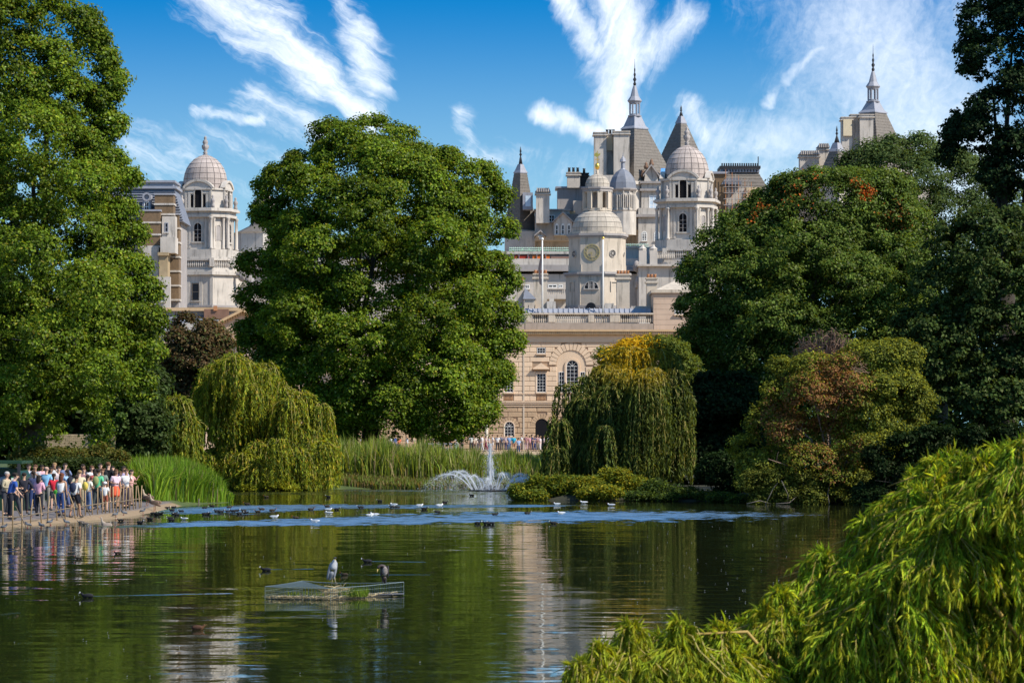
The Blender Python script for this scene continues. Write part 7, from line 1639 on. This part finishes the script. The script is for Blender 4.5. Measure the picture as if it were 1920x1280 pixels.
for s_ in (-1, 1):
    o = MB().ball((0, 0, 0), (.035, .07, .2), 10, 8).build('wing', plain('heron_wing', (.19,.20,.22)), hr_, True, (-.015+s_*.065, .02, .32)); o.rotation_euler = (0, R(12), 0)
    MB().tube([(s_*.028+.0, 0, .25), (s_*.03+.02, 0, .12), (s_*.032+.045*(s_ > 0), 0, .01)], [.012, .007, .007], 5).build('leg', plain('heron_leg', (.4,.33,.2), .6), hr_, True)
MB().ball((.05, .0, .607), (.034, .045, .02), 8, 6).build('black_cap', BLACKM, hr_, True)
MB().tube([(.05, -.05, .58), (.07, -.15, .55)], [.012, .003], 6).build('beak', plain('heron_beak', (.5,.38,.12), .5), hr_, True)
cr_ = thing('cormorant', 'dark brown cormorant preening on the right end of the wire raft', 'cormorant', loc=(PX(720, 75), 75, .26)); cr_.scale = (1.15, 1.15, 1.1)
CB = plain('cormorant_brown', (.05,.035,.03), .5, .3, 25)
bm = skin_mesh('body', [(.0,0,.16,.075),(.01,0,.26,.085),(.0,0,.34,.06),(-.05,-.03,.37,.032),(-.10,-.05,.34,.03),(-.12,-.05,.30,.025)], [(i, i+1) for i in range(5)], 2); bm.materials.append(CB); link('body', bm, cr_)
bm = skin_mesh('tail', [(.0,0,.16,.07),(.01,.03,.08,.045),(.02,.06,.0,.02)], [(0,1),(1,2)], 2); bm.materials.append(CB); link('tail', bm, cr_)
MB().ball((.02, -.07, .25), (.055, .02, .09), 8, 6).build('speckled_breast', plain('speckled_feather', (.20,.17,.15), .8, .8, 30), cr_, True)
for s_ in (-1, 1):
    MB().ball((.065*s_+.01, .02, .24), (.02, .06, .13), 8, 6).build('wing', plain('dark_brown_feather', (.03,.022,.02), .5, .3, 20), cr_, True)
    MB().tube([(.03*s_, 0, .12), (.03*s_, 0, 0)], .012, 5).build('leg', BLACKM, cr_)
MB().tube([(-.12, -.055, .29), (-.13, -.07, .22)], [.012, .004], 6).build('beak', plain('heron_beak', (.5,.38,.12)), cr_, True)

# ---------------------------------------------------------------- fountain
m, n, o = material('spray_water')
df = n.node('ShaderNodeBsdfDiffuse'); df.inputs[0].default_value = (.85, .88, .92, 1)
tl_ = n.node('ShaderNodeBsdfTranslucent'); tl_.inputs[0].default_value = (.85, .88, .92, 1)
ms = n.node('ShaderNodeMixShader'); ms.inputs[0].default_value = .5; n.l.new(df.outputs[0], ms.inputs[1]); n.l.new(tl_.outputs[0], ms.inputs[2])
tp = n.node('ShaderNodeBsdfTransparent'); m2 = n.node('ShaderNodeMixShader'); m2.inputs[0].default_value = .62
n.l.new(tp.outputs[0], m2.inputs[1]); n.l.new(ms.outputs[0], m2.inputs[2]); n.l.new(m2.outputs[0], o.inputs[0]); SPRAY = m
fd = 197.0; fo = thing('fountain', 'floating fountain with a tall central jet and side jets arching outward', 'fountain', loc=(PX(919, fd), fd, 0))
rr = random.Random(12)
def drops(mb, p, s):
    a = Vector((rr.gauss(0, 1), rr.gauss(0, 1), rr.gauss(0, 1))).normalized()*s; b_ = Vector((rr.gauss(0, 1), rr.gauss(0, 1), rr.gauss(0, 1))).normalized()*s
    mb.add([p, p+a, p+b_, p+a.cross(b_).normalized()*s*.8], [(0, 1, 2), (0, 2, 3), (0, 3, 1), (1, 3, 2)])
MB().lathe(0, 0, [(.0, .0), (1.25, .02), (1.25, .07), (1.1, .08), (.3, .09), (.12, .12), (.12, .34), (.07, .38)], 24).build('float_ring', plain('dark_rubber', (.03,.03,.032), .5), fo)
for k in range(9):
    a = k*.7; MB().lathe(.3*math.cos(a), .3*math.sin(a), [(.06, .05), (.05, .25), (.03, .3)], 6).build('nozzle', plain('dark_rubber', (.03,.03,.032)), fo)
mb = MB(); mb.tube([(0, 0, .3), (.01, 0, 1.4), (0, 0, 2.45)], [.035, .05, .03], 6)
for k in range(26):
    a = rr.uniform(0, 6.28); r0 = rr.uniform(.02, .16); h = rr.uniform(1.0, 2.7); mb.tube([(0, 0, .3+h*.3), (r0*.5*math.cos(a), r0*math.sin(a)*.5, h*.8), (r0*math.cos(a), r0*math.sin(a), h), (r0*1.6*math.cos(a), r0*1.6*math.sin(a), h*rr.uniform(.2, .85))], [.012, .014, .014, .005], 4)
mb.build('central_jet', SPRAY, fo)
mb = MB()
for k in range(2600):
    h = rr.random()**.8*2.75; r_ = abs(rr.gauss(0, .10+.10*(2.8-h))); a = rr.uniform(0, 6.28); drops(mb, Vector((r_*math.cos(a), r_*math.sin(a), h)), rr.uniform(.012, .03))
for k in range(1800): a = rr.uniform(0, 6.28); r_ = rr.uniform(0, .8); drops(mb, Vector((r_*math.cos(a), r_*math.sin(a), .05+abs(rr.gauss(0, .25)))), rr.uniform(.02, .04))
tag(mb.build('jet_spray', SPRAY, fo), kind='stuff')
for k in range(14):
    a = k*2*math.pi/14+.15; far = 2.7 if math.cos(a) < 0 else 2.2; hh = 1.02*rr.uniform(.6, 1.15); far *= rr.uniform(.75, 1.1); a += rr.uniform(-.12, .12); r0 = 1.05
    f_ = lambda t_: Vector(((r0+far*t_*.95)*math.cos(a), (r0+far*t_*.95)*math.sin(a), .08+4*hh*t_*(1-t_)))
    mb = MB().tube([f_(t_/10) for t_ in range(0, 8)], [.03, .032, .03, .028, .022, .018, .012, .005], 5)
    for j in range(5):
        o_ = Vector((rr.gauss(0, .05), rr.gauss(0, .05), rr.gauss(0, .03))); mb.tube([f_(t_/10)+o_*(t_/5) for t_ in range(1, 9)], .007, 3)
    mb.build('side_jet', SPRAY, fo)
    mb = MB()
    for j in range(1000):
        t_ = rr.random()**.55; p = f_(t_)+Vector((rr.gauss(0, .22*t_+.02), rr.gauss(0, .22*t_+.02), rr.gauss(0, .10*t_+.01)-.05*t_)); p.z = abs(p.z); drops(mb, p, rr.uniform(.010, .026))
    tag(mb.build('side_spray', SPRAY, fo), kind='stuff')

# floating feathers and leaves on the dark water
N = 260; mb = MB(); rr = random.Random(31)
for k in range(N):
    px = rr.uniform(0, 1650) if rr.random() < .4 else rr.uniform(1180, 1640); py = 960+320*rr.random()**1.3
    p = O(px, py); s_ = rr.uniform(.005, .012); a = rr.uniform(0, 3)
    mb.add([(p.x-s_, p.y, .012), (p.x, p.y-s_, .012), (p.x+s_, p.y, .02+s_), (p.x, p.y+s_, .012)], [(0, 1, 2), (0, 2, 3)])
tag(mb.build('floating_down', plain('white_down', (.75,.72,.62), .9), None), 'specks of white down and seed floating on the dark lake', 'feathers', kind='stuff')

print('objects', len(bpy.data.objects))
